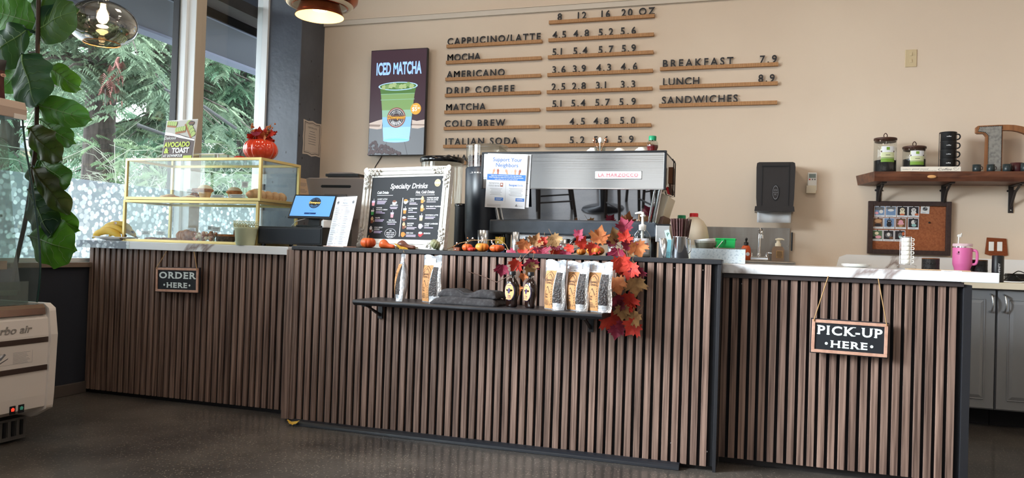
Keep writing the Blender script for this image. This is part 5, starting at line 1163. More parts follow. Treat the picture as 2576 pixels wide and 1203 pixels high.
mb = MB(); mb.lathe(-1.74, 4.04, [(0.124, 1.388), (0.127, 1.394), (0.127, 1.412), (0.118, 1.420), (0.0001, 1.424)], M_blkg, 40); mb.build('lid', t)

# ================= soap, straws, jugs near the counter end =================
t = thing('soap_bottle', 'clear sanitizer bottle with a white pump among the garland leaves', 'soap bottle', (-0.498, 3.42, 0.8935))
mb = MB(); mb.lathe(0, 0, [(0.033, 0), (0.038, 0.004), (0.0385, 0.082), (0.034, 0.100), (0.020, 0.118), (0.014, 0.122)], M_jar, 30, sy=.8); mb.build('bottle', t, world=False)
mb = MB(); mb.lathe(0, 0, [(0.031, 0.002), (0.0365, 0.005), (0.0365, 0.075), (0.0001, 0.076)], mat('clear_gel', (226, 228, 226), .3), 26, sy=.78); mb.build('gel_fill', t, world=False)
mb = MB()
def wrap(z0, z1, a0, a1, m, e=0.0006, n=10):
    P = []
    for i in range(n+1):
        a = a0+(a1-a0)*i/n
        for z in (z0, z1): P.append(((0.0385+e)*math.cos(a), (0.0385*.8+e)*math.sin(a), z))
    mb.add(P, [(2*i, 2*i+2, 2*i+3, 2*i+1) for i in range(n)], m, True)
wrap(.012, .082, -2.6, -.55, M_lab); wrap(.056, .060, -2.2, -.9, M_ink, .001); wrap(.056, .060, -.9, -.72, M_red, .001)
text(mb, 'A', -.014, .066, .008, M_ink, -.0325, 0)
mb.build('label', t, world=False)
mb = MB(); mb.lathe(0, 0, [(0.016, .118), (.0165, .142), (.008, .145), (.006, .147), (.006, .178), (.012, .180), (.0125, .186), (.004, .188)], M_white, 20); mb.tube([(0, 0, .186), (0, 0, .195), (-.012, -.002, .197), (-.034, -.004, .192)], [.006, .007, .006, .004], M_white, 8); mb.tube([(0, 0, .03), (0, 0, .12)], .006, M_white, 8); mb.build('pump', t, world=False)
# blue tape
t = thing('painters_tape', 'strip of blue painters tape marked in ink beside the straw jug', 'tape', (-0.398, 3.44, 0.8935))
mb = MB(); mb.M = Matrix.Translation((-0.385, 3.435, 0.8935)) @ Matrix.Rotation(0.06, 4, 'Y'); mb.box(-.008, 0, 0, .010, .001, .080, mat('tape_blue', (104, 158, 166), .7)); text(mb, 'CO', .001, .020, .006, M_ink, -.0006); text(mb, 'X', .001, .010, .006, M_ink, -.0006)
mb.build('lower_strip', t)
mb = MB(); mb.M = Matrix.Translation((-0.380, 3.438, 0.968)) @ Matrix.Rotation(-0.28, 4, 'Y'); mb.box(-.011, 0, 0, .010, .001, .050, mat('tape_pale', (190, 214, 210), .7)); text(mb, 'P', .0, .022, .016, mat('ink_green', (30, 84, 64), .6), -.0006, .01); mb.build('upper_strip', t)
# straws
t = thing('straw_jug', 'shiny tapered steel jug filled with brown straws at the end of the middle counter', 'jug', (-0.332, 3.42, 0.8935))
mb = MB(); mb.lathe(0, 0, [(0.037, 0), (0.0385, 0.002), (0.032, 0.092), (0.033, 0.094), (0.031, 0.094), (0.036, 0.006), (0.0001, 0.005)], M_mirror, 36); mb.build('body', t, world=False)
mb = MB(); mb.tube([(.033, -.006, .088), (.044, -.008, .082), (.046, -.008, .035), (.036, -.008, .022)], .0035, M_steel, 8); mb.build('handle', t, world=False)
M_straw1 = mat('brown_straw', (74, 42, 40), 0.4, isl=.25)
r = random.Random(15); cells = [(i, j) for i in range(-3, 4) for j in range(-3, 4) if i*i+j*j <= 11]
def straw_mesh():
    mb = MB(); n = 8; L = 0.165; vs = []; fs = []
    for z in (0, L):
        for rr in (.0031, .0024): vs += [(rr*math.cos(2*PI*k/n), rr*math.sin(2*PI*k/n), z) for k in range(n)]
    for k in range(n):
        q = (k+1) % n; fs += [(k, q, 2*n+q, 2*n+k), (n+q, n+k, 3*n+k, 3*n+q), (2*n+k, 2*n+q, 3*n+q, 3*n+k)]
    mb.add(vs, fs, M_straw1); return mb
s0 = None
for i, (a, b) in enumerate(cells):
    if s0 is None: s = s0 = straw_mesh().build('straw', None, 'brown straw standing in the steel jug, one of the full bunch', 'straw', 'brown straws in the steel jug', loc=(0, 0, 0))
    else: s = s0.copy(); col.objects.link(s)
    bx_, by_ = a*.0066+r.uniform(-.001, .001), b*.0066+r.uniform(-.001, .001)
    tx_, ty_ = a*.0135+r.uniform(-.004, .004), b*.010+r.uniform(-.003, .003)
    p = Vector((-0.332+bx_, 3.42+by_, 0.902)); d = Vector((tx_-bx_, ty_-by_, .160)).normalized()
    s.location = p; s.rotation_mode = 'QUATERNION'; s.rotation_quaternion = d.to_track_quat('Z', 'Y')
# big jugs behind
M_hdpe = mat('cloudy_plastic', (238, 224, 202), 0.4, translu=((240, 226, 204), .35)); M_milk = mat('milky_fill', (226, 222, 208), .5)
def gallon(x, y, z, m, capm, label):
    t = thing('plastic_jug', label, 'jug', (x, y, z), 0, 'cloudy plastic jugs behind the straws')
    mb = MB(); mb.lathe(0, 0, [(0.066, 0), (0.074, 0.006), (0.076, 0.075)], M_milk, 30); mb.build('milk_fill', t, world=False)
    mb = MB(); mb.lathe(0, 0, [(0.076, 0.0755), (0.0755, 0.12), (0.066, 0.165), (0.048, 0.195), (0.026, 0.212), (0.020, 0.216)], M_hdpe, 32); mb.build('bottle', t, world=False)
    mb = MB(); mb.lathe(0, 0, [(0.021, 0.212), (0.0215, 0.230), (0.020, 0.234), (0.0001, 0.234)], capm, 24); mb.build('cap', t, world=False)
gallon(-0.317, 3.92, ZW, M_hdpe, M_red, 'big cloudy plastic jug with a red cap behind the steel jug of straws')
gallon(-0.392, 4.08, ZW-.003, M_hdpe, MATS['green_cap'], 'big cloudy plastic jug with a green cap hidden behind the straws')
# bowls, bucket, tray
for i in range(3):
    mb = MB(); s = 1-.02*i; mb.lathe(0, 0, [(0.040*s, 0), (0.044*s, 0.003), (0.052*s, 0.042), (0.0535*s, 0.044), (0.051*s, 0.042), (0.042*s, 0.005), (0.0001, 0.004)], M_clearpl if i < 2 else M_white, 30)
    mb.build('plastic_bowl', None, ('lowest clear plastic bowl nested behind the speckled tray', 'middle clear plastic bowl nested behind the speckled tray', 'white bowl tilted on top of the nested clear bowls')[i], 'bowl', 'nested bowls behind the tray', loc=(-0.246, 3.76, 0.925+.009*i)).rotation_euler = (0.0, -.10*(i == 2), 0)
t = thing('green_bucket', 'bright green plastic bucket with a wire handle beside the nested bowls', 'bucket', (-0.163, 3.90, 0.90))
M_green = mat('bright_green', (18, 160, 78), 0.4)
mb = MB(); mb.prism([(-.208, .902), (-.118, .902), (-.114, .99), (-.212, .99)], 3.86, 3.95, M_green); mb.box(-.216, 3.856, .988, -.110, 3.954, .996, M_green); mb.build('body', t, bevel=.004)
mb = MB(); mb.box(-.180, 3.853, .972, -.164, 3.858, .990, M_green); mb.build('lug', t); mb = MB(); mb.tube([(-.172, 3.850, .982), (-.19, 3.848, .958), (-.212, 3.848, .93)], .0022, M_white, 6); mb.build('handle', t)
M_bin = mat('bin_brown', (120, 104, 92), .6); mb = MB(); mb.box(-.30, 3.72, ZW, -.10, 3.98, .9015, M_bin); mb.box(-.295, 3.70, .9015, -.2, 3.82, .9245, M_bin); mb.build('drying_rack', None, 'low rack under the nested bowls and green bucket', 'rack', org=(-.2, 3.85, ZW))
t = thing('speckled_tray', 'long pale speckled metal tray edged with brown beads, standing on the marble by the straws', 'tray', (-0.175, 3.56, 0.8775))
mb = MB(); mb.box(-.296, 3.535, .8935, -.157, 3.545, .9405, mat('galvanised', (206, 216, 222), .5, vary=(120, (176, 190, 200), 2, .55, .6))); mb.box(-.157, 3.535, .8775, -.060, 3.545, .9405, MATS['galvanised']); mb.box(-.296, 3.545, .8935, -.286, 3.60, .9405, MATS['galvanised']); mb.box(-.070, 3.545, .8775, -.060, 3.60, .9405, MATS['galvanised']); mb.build('side', t)
mb = MB()
for i in range(40): mb.ball((-.20+.0036*i, 3.60, .9435), .0024, MATS['bin_brown'], n=6, k=4)
mb.build('bead_edge', t, kind='stuff')
# ================= wall menu: rails with standing letters =================
M_rail = mat('menu_rail_wood', (196, 148, 100), 0.55, vary=((220, 220, 8), (150, 104, 66), 4, .35, .65))
YM = YB
def menu_row(x0, x1, zc, words, label):
    """words: (text, x start, x end)"""
    t = thing('menu_row', label, 'menu row', ((x0+x1)/2, YM-.012, zc), 0, 'menu rows on the cream wall')
    mb = MB(); mb.box(x0, YM-.026, zc-.0125, x1, YM-.02, zc+.0125, M_rail); mb.box(x0, YM-.02, zc-.0125, x1, YM-.0005, zc+.004, M_rail); mb.build('rail', t, bevel=.001)
    for s, a, b in words:
        S = .054/CAP; n = len(s); ws = [glyph(c, 0.0, .0)[2]*.96 for c in s]; tot = sum(ws)*S
        gap = (b-a-tot)/(n-1) if n > 1 else 0
        X = a if n > 1 else (a+b)/2-tot/2
        for c, w2 in zip(s, ws):
            if c != ' ':
                v, f, _ = glyph(c, 0.012, .05); q = MB()
                mn = min(p[0] for p in v); mx = max(p[0] for p in v)
                q.add([(X+p[0]*S*.96, YM-.0165-p[2]*S, zc+.0115+p[1]*S) for p in v], f, M_ink); q.build('letter', t)
            X += w2*S+gap
L0, L1 = -2.352, -1.583
NAMES = [('CAPPUCINO/LATTE', -2.349, -1.595, 2.470), ('MOCHA', -2.347, -2.071, 2.344), ('AMERICANO', -2.343, -1.868, 2.213), ('DRIP COFFEE', -2.345, -1.788, 2.087), ('MATCHA', -2.343, -2.016, 1.957), ('COLD BREW', -2.349, -1.855, 1.830), ('ITALIAN SODA', -2.340, -1.750, 1.691), ('CHAI', -2.336, -2.12, 1.563)]
for s, a, b, z in NAMES: menu_row(L0, L1, z, [(s, a, b)], 'wooden wall rail with standing black letters spelling ' + s)
def px(i, rows): return [(s, -1.53+(p0-i)*.002936, -1.53+(p1-i)*.002936) for s, p0, p1 in rows]
PR = [(2.607, 1383, [('8', 1403, 1415), ('12', 1451, 1478), ('16', 1511, 1538), ('20 OZ', 1565, 1647)], 'topmost price rail reading cup sizes 8, 12, 16 and 20 OZ'),
      (2.474, 1381, [('4.5', 1390, 1426), ('4.8', 1444, 1484), ('5.2', 1507, 1545), ('5.6', 1562, 1601)], 'price rail reading 4.5 4.8 5.2 5.6, level with CAPPUCINO/LATTE'),
      (2.347, 1379, [('5.1', 1388, 1418), ('5.4', 1442, 1479), ('5.7', 1506, 1544), ('5.9', 1564, 1600)], 'price rail reading 5.1 5.4 5.7 5.9, level with MOCHA'),
      (2.215, 1377, [('3.6', 1387, 1423), ('3.9', 1440, 1475), ('4.3', 1501, 1539), ('4.6', 1562, 1603)], 'price rail reading 3.6 3.9 4.3 4.6, level with AMERICANO'),
      (2.087, 1375, [('2.5', 1385, 1422), ('2.8', 1438, 1474), ('3.1', 1498, 1529), ('3.3', 1560, 1598)], 'price rail reading 2.5 2.8 3.1 3.3, level with DRIP COFFEE'),
      (1.961, 1373, [('5.1', 1386, 1415), ('5.4', 1435, 1472), ('5.7', 1496, 1533), ('5.9', 1556, 1598)], 'price rail reading 5.1 5.4 5.7 5.9, level with MATCHA'),
      (1.826, 1371, [('4.5', 1431, 1471), ('4.8', 1492, 1530), ('5.0', 1557, 1596)], 'price rail reading 4.5 4.8 5.0, level with COLD BREW'),
      (1.690, 1369, [('5.2', 1430, 1469), ('5.6', 1491, 1529), ('5.9', 1551, 1591)], 'price rail reading 5.2 5.6 5.9, level with ITALIAN SODA')]
for z, i, rows, l in PR: menu_row(-1.534, -0.756, z, px(i, rows), l)
def px2(i, rows): return [(s, -.705+(p0-i)*.002667, -.705+(p1-i)*.002667) for s, p0, p1 in rows]
for z, i, rows, l in ((2.224, 1661, [('BREAKFAST', 1666, 1848), ('7.9', 1912, 1955)], 'food rail reading BREAKFAST 7.9'), (2.094, 1659, [('LUNCH', 1666, 1763), ('8.9', 1908, 1949)], 'food rail reading LUNCH 8.9'), (1.963, 1657, [('SANDWICHES', 1663, 1858)], 'food rail reading SANDWICHES with no price')):
    menu_row(-.706, .087, z, px2(i, rows), 'wooden wall ' + l)

# ================= advertising screen =================
t = thing('display_screen', 'tall wall screen advertising ICED MATCHA with a green drink', 'screen', (-2.731, YB-.03, 1.617))
x0, x1, z0, z1, y = -2.977, -2.488, 1.617, 2.455, 5.418
mb = MB(); mb.box(x0, 5.42, z0, x1, 5.452, z1, M_blk); mb.box(x0+.05, 5.452, z0+.05, x1-.05, YB, z1-.05, M_blk); mb.build('housing', t, bevel=.004)
E_ = .55
def em(n, c, e=E_): return mat('screen_' + n, c, .3, emis=e)
Sbg = em('plum', (66, 46, 56)); Sw = em('ice_blue', (150, 190, 246), .9); Stb = em('grey_table', (120, 126, 134)); Stb2 = em('grey_line', (84, 88, 94)); Scl = em('linen', (206, 192, 184)); Scl2 = em('linen_fold', (150, 132, 124)); Sg1 = em('matcha_dark', (84, 124, 66)); Sg2 = em('matcha', (128, 164, 104)); Sg3 = em('matcha_milk', (146, 190, 168)); Sg4 = em('milk_blue', (140, 196, 230)); Sg5 = em('milk', (156, 206, 246), .75); Sice = em('ice', (168, 190, 136)); Sbn = em('bean', (92, 76, 80)); Sbn2 = em('bean_dark', (44, 34, 38)); Slb = em('label_red', (140, 92, 84)); Slg = em('label_dark', (58, 52, 58)); Syl = em('price_yellow', (226, 170, 70)); Swh = em('white', (236, 240, 246), .8); Srim = em('rim', (170, 208, 236), .7)
mb = MB(); mb.rect(x0+.006, z0+.006, x1-.006, z1-.006, y, Sbg)
cx = (x0+x1)/2
mb.rect(x0+.006, z0+.006, x1-.006, 1.850, y-.0004, Stb)
for a, b in ((-.30, -.10), (-.12, -.03), (.10, .04), (.27, .12)): mb.add([(cx+a-.002, y-.0006, z0+.006), (cx+a+.003, y-.0006, z0+.006), (cx+b+.001, y-.0006, 1.85), (cx+b-.001, y-.0006, 1.85)] if abs(a) < .24 else [(cx+b-.002, y-.0006, 1.75), (cx+b+.002, y-.0006, 1.75), (cx+b*.8, y-.0006, 1.85), (cx+b*.8-.002, y-.0006, 1.85)], [(0, 1, 2, 3)], Stb2)
mb.poly([(x0+.006, 1.835), (-2.90, 1.825), (-2.86, 1.83), (-2.855, 1.905), (-2.90, 1.895), (x0+.006, 1.875)], y-.0008, Scl); mb.poly([(x0+.006, 1.85), (-2.88, 1.845), (-2.87, 1.862), (x0+.006, 1.866)], y-.001, Scl2)
mb.poly([(-2.60, 1.83), (-2.55, 1.825), (x1-.006, 1.835), (x1-.006, 1.895), (-2.56, 1.885), (-2.60, 1.895)], y-.0008, Scl); mb.poly([(-2.6, 1.852), (x1-.006, 1.848), (x1-.006, 1.858), (-2.6, 1.862)], y-.001, Scl2)
cxc = -2.731; bands = [(2.165, .160, Sg1), (2.10, .146, Sg2), (2.02, .137, Sg2), (1.975, .132, Sg3), (1.92, .128, Sg4), (1.84, .121, Sg5), (1.735, .112, Sg5)]
for (za, wa, m), (zb2, wb, _) in zip(bands, bands[1:]): mb.add([(cxc-wa, y-.0012, za), (cxc+wa, y-.0012, za), (cxc+wb, y-.0012, zb2), (cxc-wb, y-.0012, zb2)], [(0, 3, 2, 1)], m)
mb.disc(cxc, 1.735, .112, y-.0012, Sg5, 24, 1, .14)
mb.disc(cxc, 2.162, .170, y-.0014, Srim, 32, 1, .20); mb.disc(cxc, 2.162, .158, y-.0016, Sg1, 32, 1, .17)
r = random.Random(31)
for i in range(9):
    q = cxc-.12+.03*i; z = 2.165+r.uniform(-.012, .012); s = .022
    mb.poly([(q-s, z-s*.5), (q+s*.4, z-s*.8), (q+s, z+s*.3), (q+.2*s, z+s), (q-s*.8, z+s*.7)], y-.0018-.0001*i, (Sice, Sg2, Sice)[i % 3])
for z in (2.10, 2.055): mb.rect(cxc-.147, z, cxc+.147, z+.004, y-.0015, Sg3)
downpour_logo(mb, -2.736, 1.915, .080, y-.002, Slb, Swh, Syl); mb.ring(-2.736, 1.915, .0, .0, y, Slb) if False else None
mb.disc(-2.736, 1.915, .066, y-.0021, Slg, 30); downpour_logo(mb, -2.736, 1.915, .064, y-.0024, Slg, Swh, Syl)
mb.disc(-2.571, 1.98, .045, y-.002, Syl, 26); text(mb, '$5', -2.581, 1.963, .032, Swh, y-.0026, .01); text(mb, '50', -2.547, 1.978, .014, Swh, y-.0026, .01); text(mb, 'Starting', -2.575, 2.001, .008, Swh, y-.0026, .01)
for i in range(72):
    u = r.random(); q = x0+.012+.27*u; z = z0+.012+(.125*(1-u)**.8)*r.random(); a = r.uniform(-1, 1); M0 = mb.M.copy()
    mb.M = Matrix.Translation((q, 0, z)) @ Matrix.Rotation(a, 4, 'Y'); e = y-.003-.00002*i
    mb.disc(0, 0, .015, e, Sbn2, 12, 1, .72); mb.disc(0, .0008, .0135, e-.00001, Sbn, 12, 1, .66); mb.rect(-.012, -.001, .012, .001, e-.000015, Sbn2); mb.M = M0
text(mb, 'ICED MATCHA', -2.731, 2.258, .096, Sw, y-.001, .035, fit=.39)
mb.build('picture', t)
mb = MB(); mb.tube([(-2.86, YB-.006, 1.66), (-2.935, YB-.004, 1.55), (-2.99, YB-.004, 1.45)], .003, M_ink, 5); mb.build('power_cable', None, 'thin black cable running down the wall from the advertising screen', 'cable', org=(-2.9, YB-.005, 1.5))
# certificate on the pillar
M_cert = mat('certificate_paper', (206, 194, 184), .7)
t = thing('certificate', 'cream paper certificate with a dark scroll border on the dark pillar', 'certificate', (-3.450, 5.355, 1.61)); mb = MB()
mb.M = Matrix.Translation((-3.4505, 5.357, 1.613)) @ Matrix.Rotation(PI/2, 4, 'Z')
P = [(-.128, .0), (-.06, .004), (0, -.008), (.06, .004), (.128, 0), (.124, .09), (.130, .14), (.124, .19), (.128, .275), (.06, .270), (0, .280), (-.06, .270), (-.128, .275), (-.124, .19), (-.13, .14), (-.124, .09)]
mb.prism(P, -.0012, 0, M_cert)
def outline(mb, q, w2, y, m):
    for (a, b), (c, d) in zip(q, q[1:]+q[:1]):
        A, B = Vector((a, 0, b)), Vector((c, 0, d)); n = Vector((-(B-A).z, 0, (B-A).x)).normalized()*w2
        mb.add([(p.x, y, p.z) for p in (A-n, B-n, B+n, A+n)], [(0, 1, 2, 3)], m)
outline(mb, [(x*.86, .1375+(z-.1375)*.88) for x, z in P], .0022, -.0018, M_ink); outline(mb, [(x*.80, .1375+(z-.1375)*.80) for x, z in P], .001, -.0018, M_grey)
text(mb, 'CERTIFICATE', 0, .215, .013, M_ink, -.0018, 0, fit=.13); lines(mb, -.07, .07, .19, .02, 6, .004, M_grey, -.0018, .5, 'C'); mb.build('sheet', t)

# ================= right-hand wall: dispenser, remote, switch =================
M_disp = mat('smoked_black', (46, 42, 42), .3)
t = thing('towel_dispenser', 'dark paper towel dispenser on the cream wall above the sink, a sheet hanging out', 'towel dispenser', (.087, YB-.12, 1.14))
mb = MB(); mb.prism([(-.024, 1.215), (.197, 1.215), (.203, 1.30), (.207, 1.50), (.203, 1.528), (.190, 1.534), (-.018, 1.534), (-.031, 1.528), (-.034, 1.50), (-.031, 1.30)], 5.27, YB, M_disp); mb.prism([(-.040, 1.212), (.208, 1.212), (.204, 1.245), (-.036, 1.245)], 5.262, YB, M_disp); mb.build('cover', t, bevel=.010)
mb = MB(); mb.box(.002, 5.2655, 1.25, .006, 5.27, 1.52, M_blk); mb.box(.167, 5.2655, 1.25, .171, 5.27, 1.52, M_blk); mb.box(.0, 5.262, 1.505, .175, 5.27, 1.512, M_blk); mb.build('seam', t)
mb = MB(); y = 5.262; mb.lathe(0, 0, [(0.0225, 0), (0.0225, .008)], M_blk, 28, sy=2.3) ; 
for i in range(len(mb.v)): a, b, c = mb.v[i]; mb.v[i] = (.088+a, 5.271-c, 1.335+b)
mb.disc(.088, 1.335, .018, 5.2625, mat('oval_silver', (150, 150, 154), .3, .6), 26, 1, 2.5); mb.disc(.088, 1.335, .0165, 5.2622, M_disp, 26, 1, 2.5); text(mb, 'SC', .088, 1.318, .010, MATS['oval_silver'], 5.262); text(mb, 'ITM', .088, 1.345, .010, MATS['oval_silver'], 5.262); mb.rect(.073, 1.334, .103, 1.336, 5.2618, MATS['oval_silver'])
mb.build('oval_badge', t)
mb = MB(); N = 12
mb.add([(-.022+.212*i/N, 5.345+.006*math.sin(i*.9), z) for z in (1.225, 1.18, 1.142) for i in range(N+1)], [(j*(N+1)+i, j*(N+1)+i+1, (j+1)*(N+1)+i+1, (j+1)*(N+1)+i) for j in range(2) for i in range(N)], M_paper, True); mb.build('paper_towel', t, solid=.002)
t = thing('remote_control', 'white air conditioner remote in its holder beside the towel dispenser', 'remote', (.317, YB-.02, 1.348))
M_ivory = mat('ivory_plastic', (232, 222, 200), .4)
mb = MB(); mb.box(.292, 5.462, 1.365, .350, 5.478, 1.487, M_white); mb.build('body', t, bevel=.005)
mb = MB(); mb.rect(.300, 1.450, .342, 1.477, 5.4612, mat('lcd', (132, 148, 146), .3)); mb.build('display', t)
for i, (x, m) in enumerate(((.305, M_red), (.322, M_grey), (.337, M_grey))): mb = MB(); mb.disc(x, 1.440, .005, 5.461, m, 12); mb.build('button', t)
mb = MB(); mb.box(.284, 5.458, 1.348, .346, YB, 1.40, M_ivory); mb.box(.290, 5.478, 1.348, .348, YB, 1.43, M_ivory); mb.build('holder', t, bevel=.003)
t = thing('switch_plate', 'beige double switch plate high on the cream wall', 'switch plate', (.899, YB-.006, 2.171)); mb = MB(); mb.box(.864, YB-.006, 2.173, .933, YB, 2.286, mat('beige_plate', (206, 186, 150), .45)); mb.build('plate', t, bevel=.003)
for z in (2.20, 2.245): mb = MB(); mb.box(.892, YB-.009, z, .906, YB-.006, z+.022, MATS['beige_plate']); mb.build('toggle', t, bevel=.001)

# ================= sink corner =================
M_splash = mat('steel_splash', (168, 164, 158), .3, 1.0, vary=((14, 14, 1.5), (150, 142, 134)), bump=((4, 4, 60), .05))
t = thing('steel_splashback', 'riveted steel splash panel on the wall behind the tap', 'splashback', (-.07, YB-.01, .82)); mb = MB(); mb.box(-.62, YB-.008, .82, -.002, YB-.001, 1.112, M_splash); mb.box(.0, YB-.008, .82, .190, YB-.001, 1.112, M_splash); mb.build('panel', t)
mb = MB(); mb.box(-.62, YB-.03, .80, .186, YB-.008, .965, M_splash); mb.build('sink_upstand', t)
for x, z in ((.178, 1.10), (.178, .99), (-.01, 1.10)): mb = MB(); mb.ball((x, YB-.009, z), .004, M_chrome, (1, .5, 1), 8, 4); mb.build('screw', t)
M_lam = mat('cream_laminate', (226, 214, 190), .4)
t = thing('back_worktop', 'cream edged worktop running along the back wall under the corkboard', 'worktop', (.6, 5.17, .775)); mb = MB(); mb.box(-.62, 4.86, .775, 2.4, YB-.002, .812, M_lam); mb.build('top_panel', t, bevel=.003)
mb = MB(); mb.prism([(.472, .812), (2.4, .812), (2.4, .943), (.545, .948), (.50, .93)], YB-.018, YB-.002, M_marble); mb.build('marble_upstand', t)
t = thing('hand_sink', 'raised steel sink deck carrying the tap', 'sink', (-.1, 5.2, .812)); mb = MB(); mb.box(-.40, 5.08, .812, .215, YB-.031, .888, M_splash); mb.build('deck', t, bevel=.006)
t = thing('tap', 'chrome gooseneck tap with one white and one chrome lever at the sink', 'tap', (-.004, 5.26, .889))
mb = MB(); mb.box(-.068, 5.235, .889, .060, 5.285, .915, M_chrome); mb.build('base', t, bevel=.008)
mb = MB(); mb.lathe(-.003, 5.26, [(.012, .915), (.013, .93), (.010, .938)], M_chrome, 18); mb.tube(cat_rom([(-.003, 5.26, .935), (-.003, 5.26, 1.03), (0, 5.258, 1.075), (.004, 5.235, 1.095), (.009, 5.20, 1.085), (.011, 5.185, 1.055), (.011, 5.183, 1.035)], 6), .0085, M_chrome, 12); mb.lathe(.011, 5.183, [(.011, 1.032), (.011, 1.052)], M_chrome, 16); mb.build('spout', t)
for x, d, m in ((-.052, -1, M_cup), (.045, 1, M_chrome)):
    mb = MB(); mb.lathe(x, 5.26, [(.012, .915), (.009, .925), (.010, .938)], M_chrome, 16); mb.tube([(x, 5.26, .938), (x+d*.012, 5.25, .941), (x+d*.042, 5.235, .938)], [.006, .006, .0095 if d < 0 else .007], m, 10); mb.build('lever', t)
t = thing('hand_soap', 'orange hand soap bottle with a black pump behind the speckled tray', 'soap bottle', (-.085, 5.22, .889))
mb = MB(); mb.lathe(0, 0, [(.026, 0), (.030, .004), (.030, .075), (.022, .092), (.012, .098)], mat('orange_soap', (216, 92, 44), .25), 24, sy=.7); mb.lathe(0, 0, [(.0306, .020), (.0306, .060)], MATS['orange_soap'], 24, sy=.7, cap=False); mb.build('bottle', t, world=False)
mb = MB(); mb.lathe(0, 0, [(.015, .096), (.015, .115), (.006, .118), (.006, .132)], M_blk, 18); mb.tube([(0, 0, .132), (.002, -.012, .140), (.006, -.024, .136)], [.008, .007, .004], M_blk, 8); mb.build('pump', t, world=False)
mb = MB(); mb.disc(.012, .04, .012, -.0222, M_paper, 16); mb.build('label', t, world=False)
t = thing('foam_soap', 'clear amber foaming soap bottle with a pump, beside the chrome lever', 'soap bottle', (.112, 5.22, .889))
mb = MB(); mb.prism([(-.038, 0), (.038, 0), (.038, .075), (.026, .095), (-.026, .095), (-.038, .075)], -.024, .024, clear('amber_clear', (214, 184, 158), 1.0, .05, ((206, 176, 146), .35))); mb.build('bottle', t, world=False, bevel=.005)
mb = MB(); mb.rect(-.012, .02, .030, .068, -.0255, mat('tan_label', (176, 140, 96), .6)); lines(mb, -.008, .026, .058, .008, 5, .003, M_ink, -.026, .3, 'C'); mb.build('label', t, world=False)
mb = MB(); mb.lathe(0, 0, [(.019, .095), (.019, .114), (.012, .117), (.010, .132), (.012, .134)], M_ivory, 20); mb.tube([(-.018, 0, .138), (0, 0, .141), (.022, -.004, .142), (.036, -.006, .138)], [.006, .008, .006, .004], M_ivory, 8); mb.build('pump', t, world=False)
mb = MB(); mb.tube([(.204, YB-.012, 1.085), (.204, YB-.012, .96)], .006, M_blk, 6); mb.build('scrub_brush_handle', None, 'thin dark stick hanging at the end of the steel splash panel', 'brush', org=(.204, YB-.012, .96))
# grey cabinets
M_cab = mat('grey_cabinet', (136, 138, 142), .5)
def cabinet(x0, x1, hx, label):
    t = thing('base_cabinet', label, 'cabinet', ((x0+x1)/2, 5.1, 0), 0, 'grey base cabinets')
    mb = MB(); mb.box(x0, 4.92, .10, x1, YB-.03, .774, M_cab); mb.box(x0, 5.0, 0, x1, YB-.03, .10, M_felt); mb.build('body', t)
    mb = MB(); a, b, z0, z1 = x0+.004, x1-.004, .108, .768
    mb.box(a, 4.90, z0, b, 4.918, z1, M_cab); s = .052
    P0 = [(a+s, z0+s), (b-s, z0+s), (b-s, z1-s), (a+s, z1-s)]; q = .022
    mb.add([(u, 4.900, v) for u, v in P0] + [(u+(q if i in (0, 3) else -q), 4.893, v+(q if i < 2 else -q)) for i, (u, v) in enumerate(P0)], [(i, (i+1) % 4, 4+(i+1) % 4, 4+i) for i in range(4)] + [(4, 5, 6, 7)], M_cab)
    for i in range(4):
        (u, v), (u2, v2) = P0[i], P0[(i+1) % 4]; mb.tube([(u, 4.899, v), (u2, 4.899, v2)], .004, M_cab, 6)
    d = mb.build('door', t, bevel=.002)
    mb = MB(); mb.tube(cat_rom([(hx, 4.902, .745), (hx+.003, 4.876, .735), (hx+.006, 4.866, .695), (hx+.002, 4.876, .655), (hx-.004, 4.902, .648)], 5), .0055, M_steel, 8); mb.build('handle', d)
cabinet(.96, 1.262, 1.232, 'grey panelled cabinet door next to the end of the counter'); cabinet(1.266, 1.60, 1.296, 'grey panelled cabinet door standing further from the counter end'); cabinet(1.604, 1.94, 1.91, 'grey panelled cabinet beyond the second door, mostly outside the picture')

# ================= corkboard =================
M_cork = mat('cork', (168, 102, 66), .9, vary=(90, (146, 84, 52)), speck=(240, (120, 70, 44), .25)); M_dkw = mat('dark_brown_wood', (66, 48, 44), .6, vary=((60, 60, 60), (54, 38, 36)))
t = thing('corkboard', 'dark framed corkboard under the shelf, covered with square photos', 'corkboard', (.907, YB-.03, .958))
mb = MB(); x0, x1, z0, z1, b = .667, 1.147, .958, 1.300, .029
mb.box(x0, 5.455, z0, x0+b, YB, z1, M_dkw); mb.box(x1-b, 5.455, z0, x1, YB, z1, M_dkw); mb.box(x0+b, 5.455, z0, x1-b, YB, z0+b, M_dkw); mb.box(x0+b, 5.455, z1-b, x1-b, YB, z1, M_dkw); mb.build('frame', t, bevel=.002)
mb = MB(); mb.box(x0+b, 5.475, z0+b, x1-b, YB, z1-b, M_cork); mb.build('cork_panel', t)
mb = MB(); mb.ball((1.025, 5.471, 1.166), .006, M_ink, n=10, k=6); mb.build('push_pin', t)
def col_(n, c): return MATS.get('ph_'+n) or mat('ph_'+n, c, .5)
PHC = {'dk': (44, 40, 44), 'bl': (120, 150, 190), 'gy': (110, 112, 116), 'tn': (196, 150, 110), 'wh': (226, 224, 222), 'pk': (230, 166, 180), 'or': (206, 110, 70), 'gn': (96, 120, 90), 'br': (120, 84, 60), 'cy': (150, 196, 196), 'cr': (232, 220, 190)}
for k, c in PHC.items(): col_(k, c)
